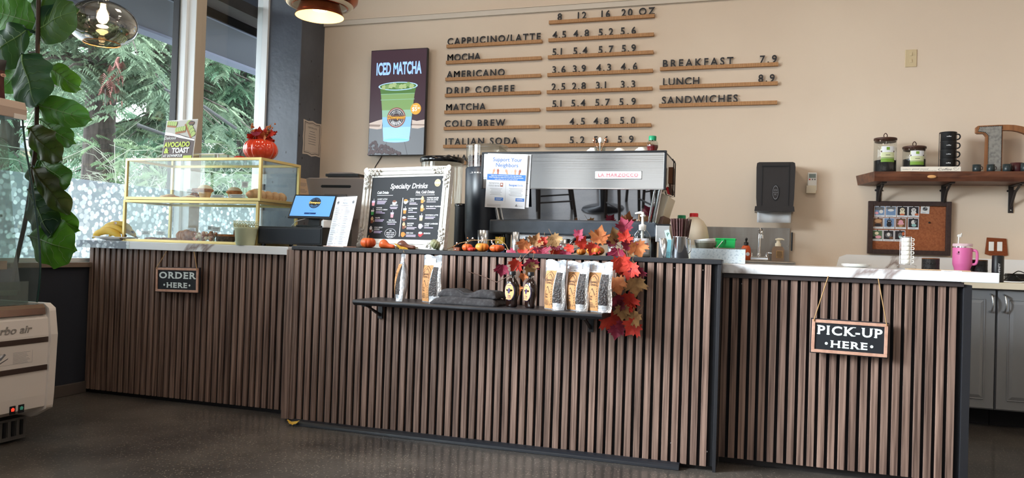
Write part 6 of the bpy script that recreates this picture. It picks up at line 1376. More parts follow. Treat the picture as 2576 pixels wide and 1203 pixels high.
def photo(x, z, bgc, blobs, label, w2=.064, h=.072, tilt=0):
    mb = MB(); mb.M = Matrix.Rotation(tilt, 4, 'Y'); e = w2/2
    mb.box(-e, -.001, 0, e, 0, h, M_paper); mb.rect(-e+.004, .013, e-.004, h-.004, -.0014, col_(bgc, 0))
    for i, (c, u, v, rx, rz2) in enumerate(blobs):
        P = []
        for j in range(16):
            a = 2*PI*j/16; P.append((max(-e+.004, min(e-.004, u+rx*math.cos(a))), -.0018-.0002*i, max(.013, min(h-.004, v+rz2*math.sin(a)))))
        mb.add(P, [tuple(range(16))], col_(c, 0))
    mb.rect(-e+.01, .005, e-.02, .007, -.0014, M_grey); mb.ball((0, -.003, h-.003), .0035, M_ink, n=8, k=5)
    mb.build('photo', None, label, 'photo', 'square photos pinned to the corkboard', loc=(x, 5.473, z))
dog = lambda c, c2: [(c, 0, .028, .015, .016), (c, 0, .048, .014, .013), (c2, -.004, .05, .003, .003), (c2, .005, .05, .003, .003), ('dk', 0, .043, .003, .002)]
R1, R2_, R3_ = 1.197, 1.121, 1.041
photo(.734, R1, 'bl', [('gy', .0, .055, .03, .012), ('pk', -.016, .026, .011, .009), ('wh', .01, .035, .012, .012)], 'photo of a pink rimmed cup, top row, nearest the frame corner')
photo(.801, R1, 'bl', [('gy', 0, .058, .03, .010), ('wh', 0, .045, .018, .008)], 'pale blue washed out photo, second in the top row')
photo(.868, R1, 'dk', dog('cr', 'dk') + [('or', .0, .018, .014, .006)], 'photo of a cream puppy against dark, third in the top row')
photo(.934, R1, 'dk', dog('wh', 'dk') + [('or', .018, .02, .012, .007)], 'photo of a white dog beside red cloth, fourth in the top row')
photo(.998, 1.223, 'wh', [('gy', 0, .03, .015, .012), ('dk', -.006, .034, .004, .006), ('dk', .006, .026, .005, .004)], 'small black and white doodle card at the end of the top row', .05, .051, .05)
photo(.727, R2_, 'br', [('tn', 0, .05, .022, .012), ('dk', 0, .024, .02, .010)], 'photo of brown fur over a dark shape, first in the middle row')
photo(.793, R2_, 'bl', dog('dk', 'wh'), 'photo of a black dog on blue, second in the middle row')
photo(.861, R2_, 'br', [('pk', 0, .045, .014, .014), ('tn', 0, .024, .012, .011), ('pk', 0, .034, .02, .006)], 'photo of a pinkish tan pet, third in the middle row')
photo(.933, R2_, 'dk', [('wh', .0, .045, .012, .015), ('cy', .004, .026, .014, .010), ('gy', .012, .05, .008, .008)], 'photo of a black and white pet, fourth in the middle row')
photo(.725, R3_, 'gn', [('cr', -.004, .05, .012, .010), ('pk', .006, .026, .018, .010), ('dk', -.02, .022, .01, .008)], 'photo with a pink drink and cream flower, first in the bottom row')
photo(.791, R3_, 'dk', [('gy', 0, .04, .020, .016), ('wh', .0, .044, .009, .012), ('br', .016, .022, .012, .008)], 'dark photo with a grey pet, second in the bottom row')
photo(.857, R3_, 'dk', [('gy', .004, .04, .015, .018), ('or', .02, .05, .008, .012), ('cy', .002, .03, .008, .008)], 'dark photo partly behind the cup rack, third in the bottom row')

# ================= floating shelf =================
M_live = mat('live_edge_wood', (108, 66, 46), .42, vary=((5, 30, 30), (70, 40, 30), 6)); M_iron = mat('black_iron', (38, 33, 33), .5)
t = thing('wall_shelf', 'thick live edge wooden shelf on black iron brackets above the corkboard', 'shelf', (1.3, 5.34, 1.405))
mb = MB(); top = []; bot = []; r = random.Random(14)
n = 30
for i in range(n+1):
    x = .665+1.5*i/n; top.append((x, 5.205+.006*math.sin(i*1.3)+r.uniform(-.002, .002))); bot.append((x+.0, 5.19+.008*math.sin(i*.9+1)))
vs = [(.60, YB-.001, 1.408), (.60, YB-.001, 1.466)]
V = []; 
for (x, y) in top: V.append((x, y+.006, 1.466))
for (x, y) in bot: V.append((x, y, 1.432))
for (x, y) in bot: V.append((x, y+.012, 1.405))
k = n+1; F = [(i, i+1, k+i+1, k+i)[::-1] for i in range(n)] + [(k+i, k+i+1, 2*k+i+1, 2*k+i)[::-1] for i in range(n)]
b0 = len(V); V += [(.590, YB-.001, 1.466), (2.165, YB-.001, 1.466), (2.165, YB-.001, 1.405), (.602, YB-.001, 1.405)]
F.append(tuple(range(k)) + (b0+1, b0)); F.append(tuple(range(2*k+n, 2*k-1, -1)) + (b0+3, b0+2)); F.append((0, b0, b0+3, 2*k, k)); F.append((n, k+n, 2*k+n, b0+2, b0+1)); F.append((b0, b0+1, b0+2, b0+3))
mb.add(V, F, M_live); mb.build('plank', t)
mb = MB(); mb.ball((.98, 5.192, 1.432), .02, mat('pale_knot', (214, 160, 104), .5), (1.3, .25, .5)); mb.build('knot_patch', t)
for x, zb2 in ((.728, 1.25), (1.105, 1.25), (1.478, 1.235)):
    mb = MB(); mb.box(x-.014, YB-.008, zb2, x+.014, YB, 1.405, M_iron); mb.box(x-.014, 5.25, 1.397, x+.014, YB, 1.405, M_iron); mb.tube([(x, 5.30, 1.398), (x, 5.40, 1.36), (x, YB-.01, 1.275)], .008, M_iron, 8)
    for s in (-1, 1): mb.ball((x+s*.018, YB-.006, 1.372), .007, M_iron, (1, .6, 1), 10, 5)
    b = mb.build('bracket', t, bevel=.002); mb = MB(); mb.ball((x, YB-.009, zb2+.018), .005, M_steel, (1, .5, 1), 8, 4); mb.build('bolt', b)
ZF = 1.467
M_tea = mat('dark_tea', (30, 28, 30), .7); M_lid = mat('dark_wood_lid', (72, 44, 34), .45); M_lgrn = mat('leaf_green_print', (120, 158, 60), .6); M_lpale = mat('pale_green_print', (206, 212, 170), .6)
def tea_jar(x, y, R0, H, fill, label):
    t = thing('tea_jar', label, 'jar', (x, y, ZF), 0, 'glass tea jars on the wall shelf')
    mb = MB(); mb.lathe(0, 0, [(R0*.96, 0), (R0, .004), (R0, H-.004), (R0*.98, H)], M_jar, 34, cap=False); mb.build('glass_body', t, world=False)
    mb = MB(); mb.lathe(0, 0, [(R0*.94, .003), (R0*.95, .006), (R0*.95, fill), (R0*.5, fill+.006), (.0001, fill+.004)], M_tea, 28); mb.build('tea_fill', t, world=False)
    mb = MB(); mb.lathe(0, 0, [(R0*.92, H-.012), (R0*.96, H), (R0*1.02, H+.001), (R0*1.02, H+.012), (R0*.98, H+.014), (.0001, H+.014)], M_lid, 34)
    ld = mb.build('lid', t, world=False); q = MB(); q.tube(cat_rom([(-.004, 0, H+.012), (-.010, 0, H+.032), (0, 0, H+.046), (.010, 0, H+.032), (.004, 0, H+.012)], 5), .003, M_lid, 6); q.build('leather_loop', ld, world=False)
    mb = MB(); zl = H*.30
    def wr(z0, z1, a0, a1, m, e):
        P = []; n = 10
        for i in range(n+1):
            a = a0+(a1-a0)*i/n
            for z in (z0, z1): P.append(((R0+e)*math.cos(a), (R0+e)*math.sin(a), z))
        mb.add(P, [(2*i, 2*i+2, 2*i+3, 2*i+1) for i in range(n)], m, True)
    c = -1.45; h = .098 if H > .17 else .088
    wr(zl, zl+h, c-.62, c+.62, M_lpale, .0005); wr(zl, zl+h*.22, c-.62, c+.62, M_lgrn, .0008); wr(zl+h*.62, zl+h, c-.55, c+.62, M_paper, .0008); wr(zl+h*.76, zl+h*.95, c-.14, c+.14, M_lgrn, .0012); wr(zl+h*.43, zl+h*.46, c-.2, c+.2, M_ink, .001)
    for s in (-1, 1): wr(zl+h*.62, zl+h*.72, c+s*.56-.05, c+s*.56+.05, M_choc2, .0012)
    wr(zl+h*.24, zl+h*.28, c-.6, c+.6, M_avo2, .001)
    mb.build('label', t, world=False)
tea_jar(.735, 5.30, .066, .203, .075, 'taller glass tea jar with a wooden lid at the end of the wall shelf')
tea_jar(.905, 5.33, .067, .152, .085, 'shorter glass tea jar with a wooden lid behind the coffee quote block')
t = thing('quote_block', 'flat white wooden block lettered with a quote about coffee on the wall shelf', 'sign', (.98, 5.235, ZF)); mb = MB(); mb.box(.818, 5.222, ZF, 1.141, 5.250, ZF+.029, mat('white_wood', (236, 228, 214), .6)); y = 5.2215
text(mb, "today's", .846, ZF+.010, .0075, M_ink, y, -.005, shear=.15, track=.06, fit=.044); text(mb, 'good mood', .920, ZF+.011, .0085, M_ink, y, -.005, shear=.35, fit=.088); text(mb, 'is sponsored by', .966, ZF+.003, .0045, M_ink, y, 0, fit=.09); text(mb, 'Coffee', 1.054, ZF+.006, .015, M_ink, y, -.004, shear=.3, fit=.076)
mb.tube([(1.102, y, ZF+.020), (1.106, y, ZF+.010), (1.116, y, ZF+.006), (1.126, y, ZF+.012), (1.132, y, ZF+.021)], .0006, M_ink, 4); mb.rect(1.103, ZF+.0205, 1.120, ZF+.0225, y, M_ink); mb.build('block', t)
M_mug = mat('matte_black', (30, 30, 32), .5)
for i in range(4):
    t = thing('coffee_mug', ('lowest', 'second from the bottom', 'third from the bottom', 'topmost')[i] + ' of the stacked black mugs lettered coffee on the wall shelf', 'mug', (1.087, 5.31, ZF+.030+.0545*i), 0, 'stacked black mugs')
    mb = MB(); mb.lathe(0, 0, [(.037, 0), (.041, .003), (.0415, .050), (.043, .052), (.043, .0545), (.040, .0545), (.038, .006), (.0001, .005)], M_mug, 30); mb.build('body', t, world=False)
    mb = MB(); mb.tube(cat_rom([(.041, 0, .045), (.060, 0, .043), (.066, 0, .028), (.058, 0, .014), (.040, 0, .012)], 4), .0042, M_mug, 8); mb.build('handle', t, world=False)
    mb = MB(); text(mb, 'coffee', -.004, .024, .007, M_paper, -.0425, .02, shear=.15, fit=.026); mb.build('lettering', t, 'white lettering', world=False)
t = thing('mug_stand', 'black wire stand holding the stacked black mugs', 'stand', (1.087, 5.31, ZF)); mb = MB(); mb.cyl(1.087, 5.31, ZF, ZF+.029, .036, M_mug); mb.build('base', t)
mb = MB(); mb.tube([(1.087+.047*math.cos(a), 5.31+.047*math.sin(a), ZF+.248) for a in [2*PI*i/24 for i in range(24)]], .002, M_iron, 5, True)
for a in (.25, PI-.2, -PI/2+1.2): mb.tube([(1.087+.0475*math.cos(a), 5.31+.0475*math.sin(a), ZF+.004), (1.087+.047*math.cos(a), 5.31+.047*math.sin(a), ZF+.248)], .002, M_iron, 5)
mb.build('wire', t)
# letter D
M_wd = mat('oiled_wood', (156, 104, 66), .45, vary=((30, 30, 3), (120, 76, 46), 6)); M_galv = mat('galvanised_sheet', (176, 176, 172), .4, .7, vary=(60, (140, 140, 138), 4, .4, .7))
t = thing('letter_ornament', 'big wooden letter D with a studded metal stem on the wall shelf', 'ornament', (1.42, 5.38, ZF))
z0, z1 = ZF, 1.768; mb = MB()
outer = [(1.305, z0), (1.42, z0)] + [(1.42+.20*math.sin(a), z0+.1505-.1505*math.cos(a)) for a in [PI*i/16 for i in range(17)]] + [(1.375, z1), (1.262, z1-.004), (1.252, z1-.012), (1.252, z1-.045), (1.262, z1-.052), (1.295, z1-.052), (1.308, z1-.070)]
inner = [(1.395, z0+.034), (1.42, z0+.030)] + [(1.42+.155*math.sin(a), z0+.150-.115*math.cos(a)) for a in [PI*i/14 for i in range(15)]] + [(1.395, z1-.046)]
# bridge outer and inner outlines in one ring of faces
mb.prism([(1.305, z0), (1.395, z0), (1.395, z1), (1.375, z1), (1.262, z1-.004), (1.252, z1-.012), (1.252, z1-.045), (1.262, z1-.052), (1.295, z1-.052), (1.308, z1-.07)], 5.365, 5.40, M_wd)
A = [(1.395, z0), (1.42, z0)] + [(1.42+.20*math.sin(a), z0+.1505-.1505*math.cos(a)) for a in [PI*i/16 for i in range(17)]] + [(1.395, z1)]
Bq = [(1.395, z0+.034), (1.42, z0+.030)] + [(1.42+.155*math.sin(a), z0+.1505-.1165*math.cos(a)) for a in [PI*i/16 for i in range(17)]] + [(1.395, z1-.034)]
nA = len(A); V = [(x, y, z) for y in (5.365, 5.40) for P in (A, Bq) for x, z in P]; F = []
for i in range(nA-1):
    F += [(i, nA+i, nA+i+1, i+1), (2*nA+i, 2*nA+i+1, 3*nA+i+1, 3*nA+i), (i, i+1, 2*nA+i+1, 2*nA+i), (nA+i, 3*nA+i, 3*nA+i+1, nA+i+1)]
mb.add(V, F, M_wd); mb.build('wooden_letter', t)
mb = MB(); SP = [(1.318, z0+.004), (1.388, z0+.004), (1.388, z1-.008), (1.270, z1-.012), (1.262, z1-.040), (1.30, z1-.046), (1.318, z1-.068)]; mb.prism(SP, 5.360, 5.365, M_galv); mb.build('metal_stem', t, 'grey galvanised metal face')
mb = MB()
for (a, b), (c, d) in zip(SP, SP[1:]+SP[:1]):
    L_ = math.hypot(c-a, d-b); k = max(1, int(L_/.0085))
    for i in range(k): mb.ball((a+(c-a)*i/k, 5.359, b+(d-b)*i/k), .0028, M_iron, (1, .6, 1), 6, 4)
mb.build('studs', t, kind='stuff')
M_teal = mat('dark_teal_glaze', (40, 50, 52), .3); M_mar = mat('maroon_glaze', (70, 34, 36), .3)
for i, (x, R0, H, y, m, l) in enumerate(((1.232, .0225, .043, 5.25, M_teal, 'small dark teal cup just clear of the letter D'), (1.306, .0215, .043, 5.25, M_teal, 'small dark teal cup in front of the studded metal stem'), (1.391, .023, .045, 5.25, M_teal, 'small dark teal cup inside the loop of the letter D'), (1.452, .033, .057, 5.29, M_mar, 'larger maroon cup behind the last dark teal cup'), (1.484, .027, .049, 5.235, M_teal, 'dark teal cup with a white sheen in front of the maroon cup'))):
    t = thing('glazed_cup', l, 'cup', (x, y, ZF), 0, 'small glazed cups on the wall shelf'); mb = MB(); mb.lathe(0, 0, [(R0*.86, 0), (R0, .004), (R0, H), (R0*.93, H), (R0*.85, .006), (.0001, .005)], m, 24); mb.build('body', t, world=False)
    mb = MB(); mb.tube([(R0*(-.95 if i == 3 else .95), 0, H*.8), (R0*(-1.4 if i == 3 else 1.4), 0, H*.65), (R0*(-1.35 if i == 3 else 1.35), 0, H*.35), (R0*(-.9 if i == 3 else .9), 0, H*.25)], .0022, M_mar, 6); mb.build('handle', t, world=False)

# ================= things on the marble at the pick-up end and behind =================
ZR = 0.8765
for i in range(2):
    mb = MB(); mb.lathe(0, 0, [(.035, 0), (.05, .002), (.066, .008), (.067, .0095), (.05, .0045), (.0001, .004)], M_cup, 32); mb.build('saucer', None, ('lower', 'upper')[i] + ' white plate of the pair lying on the marble by the tap', 'plate', 'white plates on the marble', loc=(.44, 3.98, ZR+.006*i))
mb = MB(); mb.box(.62, 3.72, ZR, .86, 3.80, ZR+.003, mat('wood_board', (206, 170, 130), .5)); mb.build('thin_board', None, 'thin pale wooden board lying on the marble in front of the cup rack', 'board', org=(.74, 3.76, ZR))
mb = MB(); mb.box(.735, 3.60, ZR, .80, 3.66, ZR+.002, M_paper); mb.build('napkin', None, 'small flat white slip on the marble near the pink tumbler', 'slip', org=(.77, 3.63, ZR))
t = thing('cup_rack', 'silver wire rack holding a column of white espresso cups on the marble', 'cup rack', (.648, 3.95, ZR))
mb = MB()
for dx, dy in ((-.024, -.02), (.016, -.026), (.024, .02), (-.024, .02)): mb.tube([(.648+dx, 3.95+dy, ZR+.022), (.648+dx, 3.95+dy, ZR+.148)], .0014, M_steel, 5)
for z in (.022, .148): mb.tube([(.624, 3.93, ZR+z), (.664, 3.924, ZR+z), (.672, 3.97, ZR+z), (.624, 3.97, ZR+z)], .0014, M_steel, 5, True)
for s in (-1, 1):
    mb.tube([(.648+s*.022, 3.935, ZR+.022), (.648+s*.030, 3.935, ZR+.018), (.648+s*.039, 3.935, ZR+.016), (.648+s*.040, 3.935, ZR+.002), (.648-s*.0, 3.935, ZR+.002)], .0014, M_steel, 5)
mb.build('wire', t)
for i in range(6):
    t = thing('espresso_cup', ('lowest', 'second from the bottom', 'third from the bottom', 'fourth from the bottom', 'fifth from the bottom', 'topmost')[i] + ' white espresso cup stacked in the silver wire rack', 'cup', (.646, 3.95, ZR+.024+.0202*i), 0, 'white espresso cups in the wire rack'); mb = MB(); mb.lathe(0, 0, [(.015, 0), (.0205, .004), (.0215, .0195), (.0195, .0195), (.014, .005), (.0001, .004)], M_cup, 24); mb.build('body', t, world=False)
    mb = MB(); mb.tube([(.0205, -.004, .016), (.031, -.006, .016), (.033, -.006, .010), (.030, -.006, .005), (.019, -.004, .005)], .0024, M_cup, 6); mb.build('handle', t, world=False)
ZB = .8125
M_hex = mat('hammered_black', (32, 33, 36), .45, bump=(60, .6))
for x, y, R0, H, l in ((.943, 4.97, .046, .118, 'round black textured canister with a wooden lid between the cup rack and pink tumbler'), (1.194, 5.0, .045, .117, 'round black textured canister between the pink tumbler and the speaker')):
    t = thing('black_canister', l, 'canister', (x, y, ZB), 0, 'black textured canisters'); mb = MB(); mb.lathe(0, 0, [(R0*.97, 0), (R0, .004), (R0, H), (R0*.98, H+.001)], M_hex, 32)
    for j in range(3):
        for i in range(8): a = -PI/2-1.1+.3*i+(j % 2)*.15; mb.ball(((R0-.0055)*math.cos(a), (R0-.0055)*math.sin(a), H*(.25+.27*j)), .008, M_hex, (1, 1, 1.1), 6, 4)
    mb.build('body', t, world=False); mb = MB(); mb.lathe(0, 0, [(R0*.98, H), (R0*1.0, H+.001), (R0*1.0, H+.006), (.0001, H+.007)], M_wd, 30); mb.build('lid', t, world=False)
M_pink = mat('tumbler_pink', (232, 116, 178), .45)
t = thing('pink_tumbler', 'bright pink insulated tumbler with a handle and a white straw topper', 'tumbler', (1.10, 4.95, ZB), 0)
mb = MB(); mb.lathe(0, 0, [(.034, 0), (.036, .003), (.041, .07), (.049, .092), (.050, .10), (.050, .185), (.049, .188)], M_pink, 34); mb.build('body', t, world=False)
mb = MB(); mb.lathe(0, 0, [(.0485, .186), (.0485, .195)], M_mar, 30); mb.lathe(0, 0, [(.050, .195), (.0505, .209), (.047, .212), (.0001, .213)], mat('pale_pink_lid', (226, 196, 206), .4), 34); mb.lathe(0, 0, [(.0495, .188), (.0497, .199)], M_chrome, 34, cap=False); mb.build('lid', t, world=False)
mb = MB(); mb.tube(cat_rom([(.045, -.012, .175), (.062, -.024, .172), (.068, -.026, .155), (.067, -.026, .115), (.060, -.024, .098), (.042, -.016, .095)], 5), .0075, M_pink, 8); mb.build('handle', t, world=False)
mb = MB(); mb.tube([(-.022, 0, .21), (-.020, 0, .25)], .0035, M_white, 8); mb.ball((-.016, 0, .256), .010, M_white, (1.3, .5, 1), 10, 6); mb.tube([(-.012, 0, .25), (-.006, 0, .272)], [.006, .003], M_white, 6); mb.build('straw', t, world=False)
mb = MB(); text(mb, 'STANLEY', -.028, .150, .006, M_mar, -.0435, .02, fit=.02); mb.disc(-.028, .162, .005, -.0435, M_mar, 12); mb.build('emblem', t, 'dark maroon emblem', world=False)
t = thing('portable_speaker', 'narrow upright black speaker with white vertical lettering by the cables', 'speaker', (1.275, 4.94, ZB)); mb = MB(); mb.lathe(0, 0, [(.028, 0), (.030, .004), (.030, .145), (.027, .150)], M_blk, 28, sy=.9); mb.build('body', t, world=False)
mb = MB(); mb.M = Matrix.Translation((-.001, -.0282, .075)) @ Matrix.Rotation(-PI/2, 4, 'Y'); text(mb, 'INFINITY', 0, -.005, .0095, M_paper, 0, .02, fit=.062); mb.build('lettering', t, 'white vertical lettering', world=False)
r = random.Random(19)
for i, (c, l) in enumerate(((M_blk, 'black power lead looping over the back worktop beside the speaker'), (M_blkg, 'thin black cable coiled behind the speaker on the back worktop'), (M_white, 'white cable lying along the edge of the back worktop'))):
    mb = MB(); P = [(1.32+.05*k+.02*math.sin(k*2+i), 5.02+.04*math.sin(k*1.7+i*2), ZB+.006+(0.06-.02*i)*abs(math.sin(k*.9+i))) for k in range(7)] if i < 2 else [(1.30, 4.93, ZB+.005), (1.38, 4.90, ZB+.006), (1.46, 4.90, ZB+.018), (1.56, 4.93, ZB+.02)]
    mb.tube(cat_rom(P, 5), .003, c, 6); mb.build('loose_lead', None, l, 'cable', 'cables on the back worktop', org=(1.4, 5.0, ZB))
mb = MB(); mb.box(1.36, 5.08, ZB, 1.46, 5.14, ZB+.05, M_blk); mb.build('power_adapter', None, 'black plug block among the cables on the back worktop', 'adapter', org=(1.4, 5.1, ZB), bevel=.004)
M_hcop = mat('hammered_copper', (156, 88, 58), .35, .85, bump=(70, .5))
t = thing('copper_switch_plate', 'hammered copper switch plate with two white rocker switches on the wall', 'switch plate', (1.405, YB-.008, .97)); mb = MB(); mb.prism([(1.343, .976), (1.37, .968), (1.44, .964), (1.468, .972), (1.458, 1.075), (1.352, 1.080)], YB-.008, YB, M_hcop); mb.build('plate', t, bevel=.003)
for x in (1.362, 1.408): mb = MB(); mb.box(x, YB-.014, .996, x+.028, YB-.008, 1.054, M_white); mb.build('rocker', t, bevel=.002)
# ================= open cooler by the window =================
M_cool = mat('cooler_white', (226, 216, 208), .35); M_trim = mat('bronze_steel', (176, 150, 132), .22, 1.0); M_dkst = mat('dark_steel_strip', (112, 98, 92), .3, .9); M_inr = mat('cooler_liner', (150, 152, 150), .5)
Ya, Yb = 1.45, 2.592
t = thing('open_cooler', 'white refrigerated grab-and-go cooler with a curved glass side, lettered Turbo air', 'cooler', (-3.3, 2.0, 0))
def endcap(y0, y1, nm):
    mb = MB(); mb.prism([(-3.66, .10), (-3.05, .10), (-2.963, .145), (-2.958, .205), (-2.950, .47), (-2.968, .585), (-3.00, .605), (-3.66, .605)], y0, y1, M_cool); mb.build(nm, t, bevel=.012)
endcap(Yb, Yb+.034, 'end_panel'); endcap(Ya-.034, Ya, 'end_panel')
mb = MB(); mb.prism([(-3.66, .10), (-3.045, .125), (-2.972, .155), (-2.968, .208), (-2.964, .47), (-2.972, .54), (-2.985, .556), (-3.10, .556), (-3.10, .30), (-3.66, .30)], Ya, Yb, M_cool); mb.build('front_panel', t, bevel=.002)
mb = MB(); mb.prism([(-2.986, .556), (-2.972, .560), (-2.976, .588), (-2.990, .603), (-3.03, .603), (-3.03, .556)], Ya, Yb-.012, M_trim); mb.build('top_trim', t)
for z in (.438, .316):
    mb = MB(); mb.box(-2.970, Ya, z, -2.962, Yb-.002, z+.023, M_dkst); mb.build('trim_strip', t, bevel=.001)
MZ = lambda x, y, z: Matrix.Translation((x, y, z)) @ Matrix.Rotation(PI/2, 4, 'Z')
mb = MB(); mb.M = MZ(-2.9665, 2.405, .482); text(mb, 'Turbo air', 0, 0.004, .034, mat('emblem_grey', (176, 170, 164), .3, .5), 0, .012, ext=.04, shear=.28, fit=.20); mb.build('emblem', t, 'raised silver Turbo air lettering')
mb = MB(); mb.M = MZ(-2.9655, 2.405, .358); q = [(-.12, .0), (.112, .0), (.112, .074), (-.12, .074)]; outline(mb, q, .0004, -.0006, M_grey)
text(mb, 'HOW TO ADJUST COOL TEMPERATURE', .015, .061, .005, M_ink, -.0006, 0, fit=.09); lines(mb, .022, .105, .047, .0055, 9, .0011, M_grey, -.0006)
mb.poly([(-.07, .012), (-.03, .024), (-.01, .044), (-.016, .050), (-.04, .040), (-.072, .022)], -.0006, M_grey); mb.poly([(-.06, .024), (-.03, .036), (-.02, .046), (-.05, .040)], -.0009, M_paper); outline(mb, [(-.09, .03), (-.06, .05), (-.03, .05), (-.05, .03)], .0004, -.0007, M_grey); mb.poly([(-.04, .006), (.0, .026), (.0, .029), (-.042, .009)], -.0006, M_ink)
mb.build('instruction_label', t)
for yy, c, e in ((2.438, (226, 60, 40), 1.2), (2.478, (60, 130, 110), .3)):
    mb = MB(); mb.M = MZ(-2.9705, yy, .164); mb.box(-.013, -.003, -.017, .013, 0, .018, M_blk); mb.prism([(-.006, -.004), (.006, -.004), (.008, .006), (0, .012), (-.008, .006)], -.0042, -.003, mat('indicator_%d' % int(e*10), c, .3, emis=e)); mb.build('indicator', t)
mb = MB(); mb.box(-3.62, Ya, .012, -3.06, Yb-.012, .105, mat('grille_grey', (86, 84, 82), .5)); mb.build('base_grille', t)
mb = MB(); yy = Ya+.02
while yy < Yb-.04: mb.box(-3.0595, yy, .03, -3.054, yy+.012, .095, M_felt if int(yy*50) % 2 else MATS['grille_grey']); yy += .02
mb.build('grille_slats', t)
for y in (Ya+.08, Yb-.08):
    for x in (-3.56, -3.12): mb = MB(); mb.cyl(x, y, 0, .03, .02, M_blkg, n=12); mb.build('foot', t)
# interior, shelves, back, canopy and curved glass side
mb = MB(); mb.box(-3.66, Ya, .30, -3.60, Yb+.03, 1.44, M_inr); mb.box(-3.60, Ya, .30, -3.10, Yb, .50, M_inr); mb.build('liner', t)
mb = MB(); mb.prism([(-3.68, 1.43), (-3.215, 1.43), (-3.185, 1.425), (-3.185, 1.47), (-3.20, 1.505), (-3.68, 1.505)], Ya-.03, Yb+.034, mat('canopy_tan', (178, 156, 142), .45)); mb.build('canopy', t, bevel=.004)
mb = MB(); mb.box(-3.19, Yb-.03, 1.424, -3.182, Yb+.03, 1.446, M_cool); mb.build('canopy_tab', t)
for i, (z, d) in enumerate(((1.20, .30), (.98, .36), (.76, .42))):
    mb = MB(); mb.box(-3.60, Ya, z, -3.60+d, Yb-.02, z+.012, M_cooler_glass); s = mb.build('shelf', t); mb = MB(); mb.box(-3.60+d, Ya, z-.012, -3.595+d, Yb-.04, z+.026, M_pinkw); mb.build('price_rail', s)
def gcurve(y):
    pts = cat_rom([(-3.193, y, 1.44), (-3.166, y, 1.30), (-3.123, y, 1.155), (-3.077, y, .96), (-3.052, y, .80), (-3.049, y, .71), (-3.060, y, .60)], 5)
    return pts
for y, nm in ((Yb+.018, 'side_glass'), (Ya-.018, 'side_glass')):
    G = gcurve(y); mb = MB(); V = [p for p in G] + [(-3.60, y, p[2]) for p in G]; n = len(G); mb.add(V, [(i, i+1, n+i+1, n+i) for i in range(n-1)], M_cooler_glass, True); g = mb.build(nm, t)
    mb = MB(); mb.tube(G, .0045, M_edge, 6); mb.build('glass_edge', g)
mb = MB(); G = [(-3.215, 1.43), (-3.18, 1.25), (-3.15, 1.05), (-3.105, .80), (-3.075, .655)]
mb.add([(x, yy, z) for yy in (Ya, Yb-.05) for x, z in G], [(i, i+1, 5+i+1, 5+i) for i in range(4)], M_cooler_glass, True); mb.build('front_glass', t)
mb = MB(); mb.box(-3.085, Ya, .640, -3.07, Yb-.07, .662, M_cool); mb.build('glass_rail', t)
mb = MB(); mb.box(-3.062, Ya, .603, -3.056, Yb-.03, .70, M_cooler_glass); mb.build('air_guard', t)
# snack bag on the cooler
M_bag = mat('maroon_foil', (84, 40, 40), .35, .3, bump=(30, .6)); M_bagk = mat('black_foil', (34, 32, 34), .35, .3)
t = thing('snack_bag', 'dark maroon and black snack bag lettered bare on top of the cooler', 'snack bag', (-3.02, 2.32, 1.506), PI/2-.35)
mb = MB(); n = 10; V = []; F = []
for s in (-1, 1):
    for j in range(n+1):
        v = j/n
        for i in range(n+1):
            u = i/n*2-1; b = math.sin(PI*v)**.6*(1-u**4); V.append((u*.085*(1-.08*math.sin(PI*v)), s*.03*b, v*.17))
for s in (0, 1):
    o = s*(n+1)**2
    for j in range(n):
        for i in range(n):
            q = (o+j*(n+1)+i, o+j*(n+1)+i+1, o+(j+1)*(n+1)+i+1, o+(j+1)*(n+1)+i); F.append(q if s == 0 else q[::-1])
kf = [f for f in F if V[f[0]][2] < .115]; kk = [f for f in F if V[f[0]][2] >= .115]
mb.add(V, kf, M_bag, True); mb.add(V, kk, M_bagk, True); text(mb, 'bare', .03, .090, .022, MATS['pale_wood_frame'], -.0315, .02, fit=.09); mb.build('pouch', t, world=False)
bpy.data.objects['snack_bag'].location = (-3.235, 2.455, 1.506)

# ================= fiddle leaf plant =================
def fiddle_mat(n, c, c2): return mat(n, c, .5, spec=.22, vary=(16, c2), translu=((92, 140, 40), .18), isl=0)
FM = {'d': fiddle_mat('fiddle_leaf_dark', (26, 60, 40), (20, 46, 32)), 'g': fiddle_mat('fiddle_leaf_green', (78, 130, 54), (58, 108, 46)), 'b': fiddle_mat('fiddle_leaf_bronze', (78, 76, 40), (62, 66, 38)), 'l': fiddle_mat('fiddle_leaf_bright', (92, 150, 44), (74, 130, 42)), 'v': mat('fiddle_vein', (110, 140, 84), .5)}
t = thing('fiddle_leaf_plant', 'fiddle leaf fig with big glossy leaves growing between the cooler and the window', 'plant', (-3.54, 2.84, 0))
mb = MB(); mb.lathe(-3.54, 2.84, [(.09, 0), (.11, .02), (.14, .30), (.15, .31), (.135, .31), (.12, .27), (.0001, .27)], mat('dark_pot', (60, 62, 66), .5), 30); mb.build('pot', t)
mb = MB(); mb.tube(cat_rom([(-3.54, 2.84, .27), (-3.50, 2.85, .7), (-3.42, 2.84, 1.0), (-3.37, 2.83, 1.3), (-3.345, 2.81, 1.5), (-3.345, 2.80, 1.8), (-3.35, 2.80, 2.0), (-3.36, 2.8, 2.25)], 5), .010, mat('fig_stem', (70, 54, 42), .8), 8); mb.build('stem', t)
KS = .9333
def W_(x, z): return Vector((x*KS, 0, .905+(z-.905)*KS))
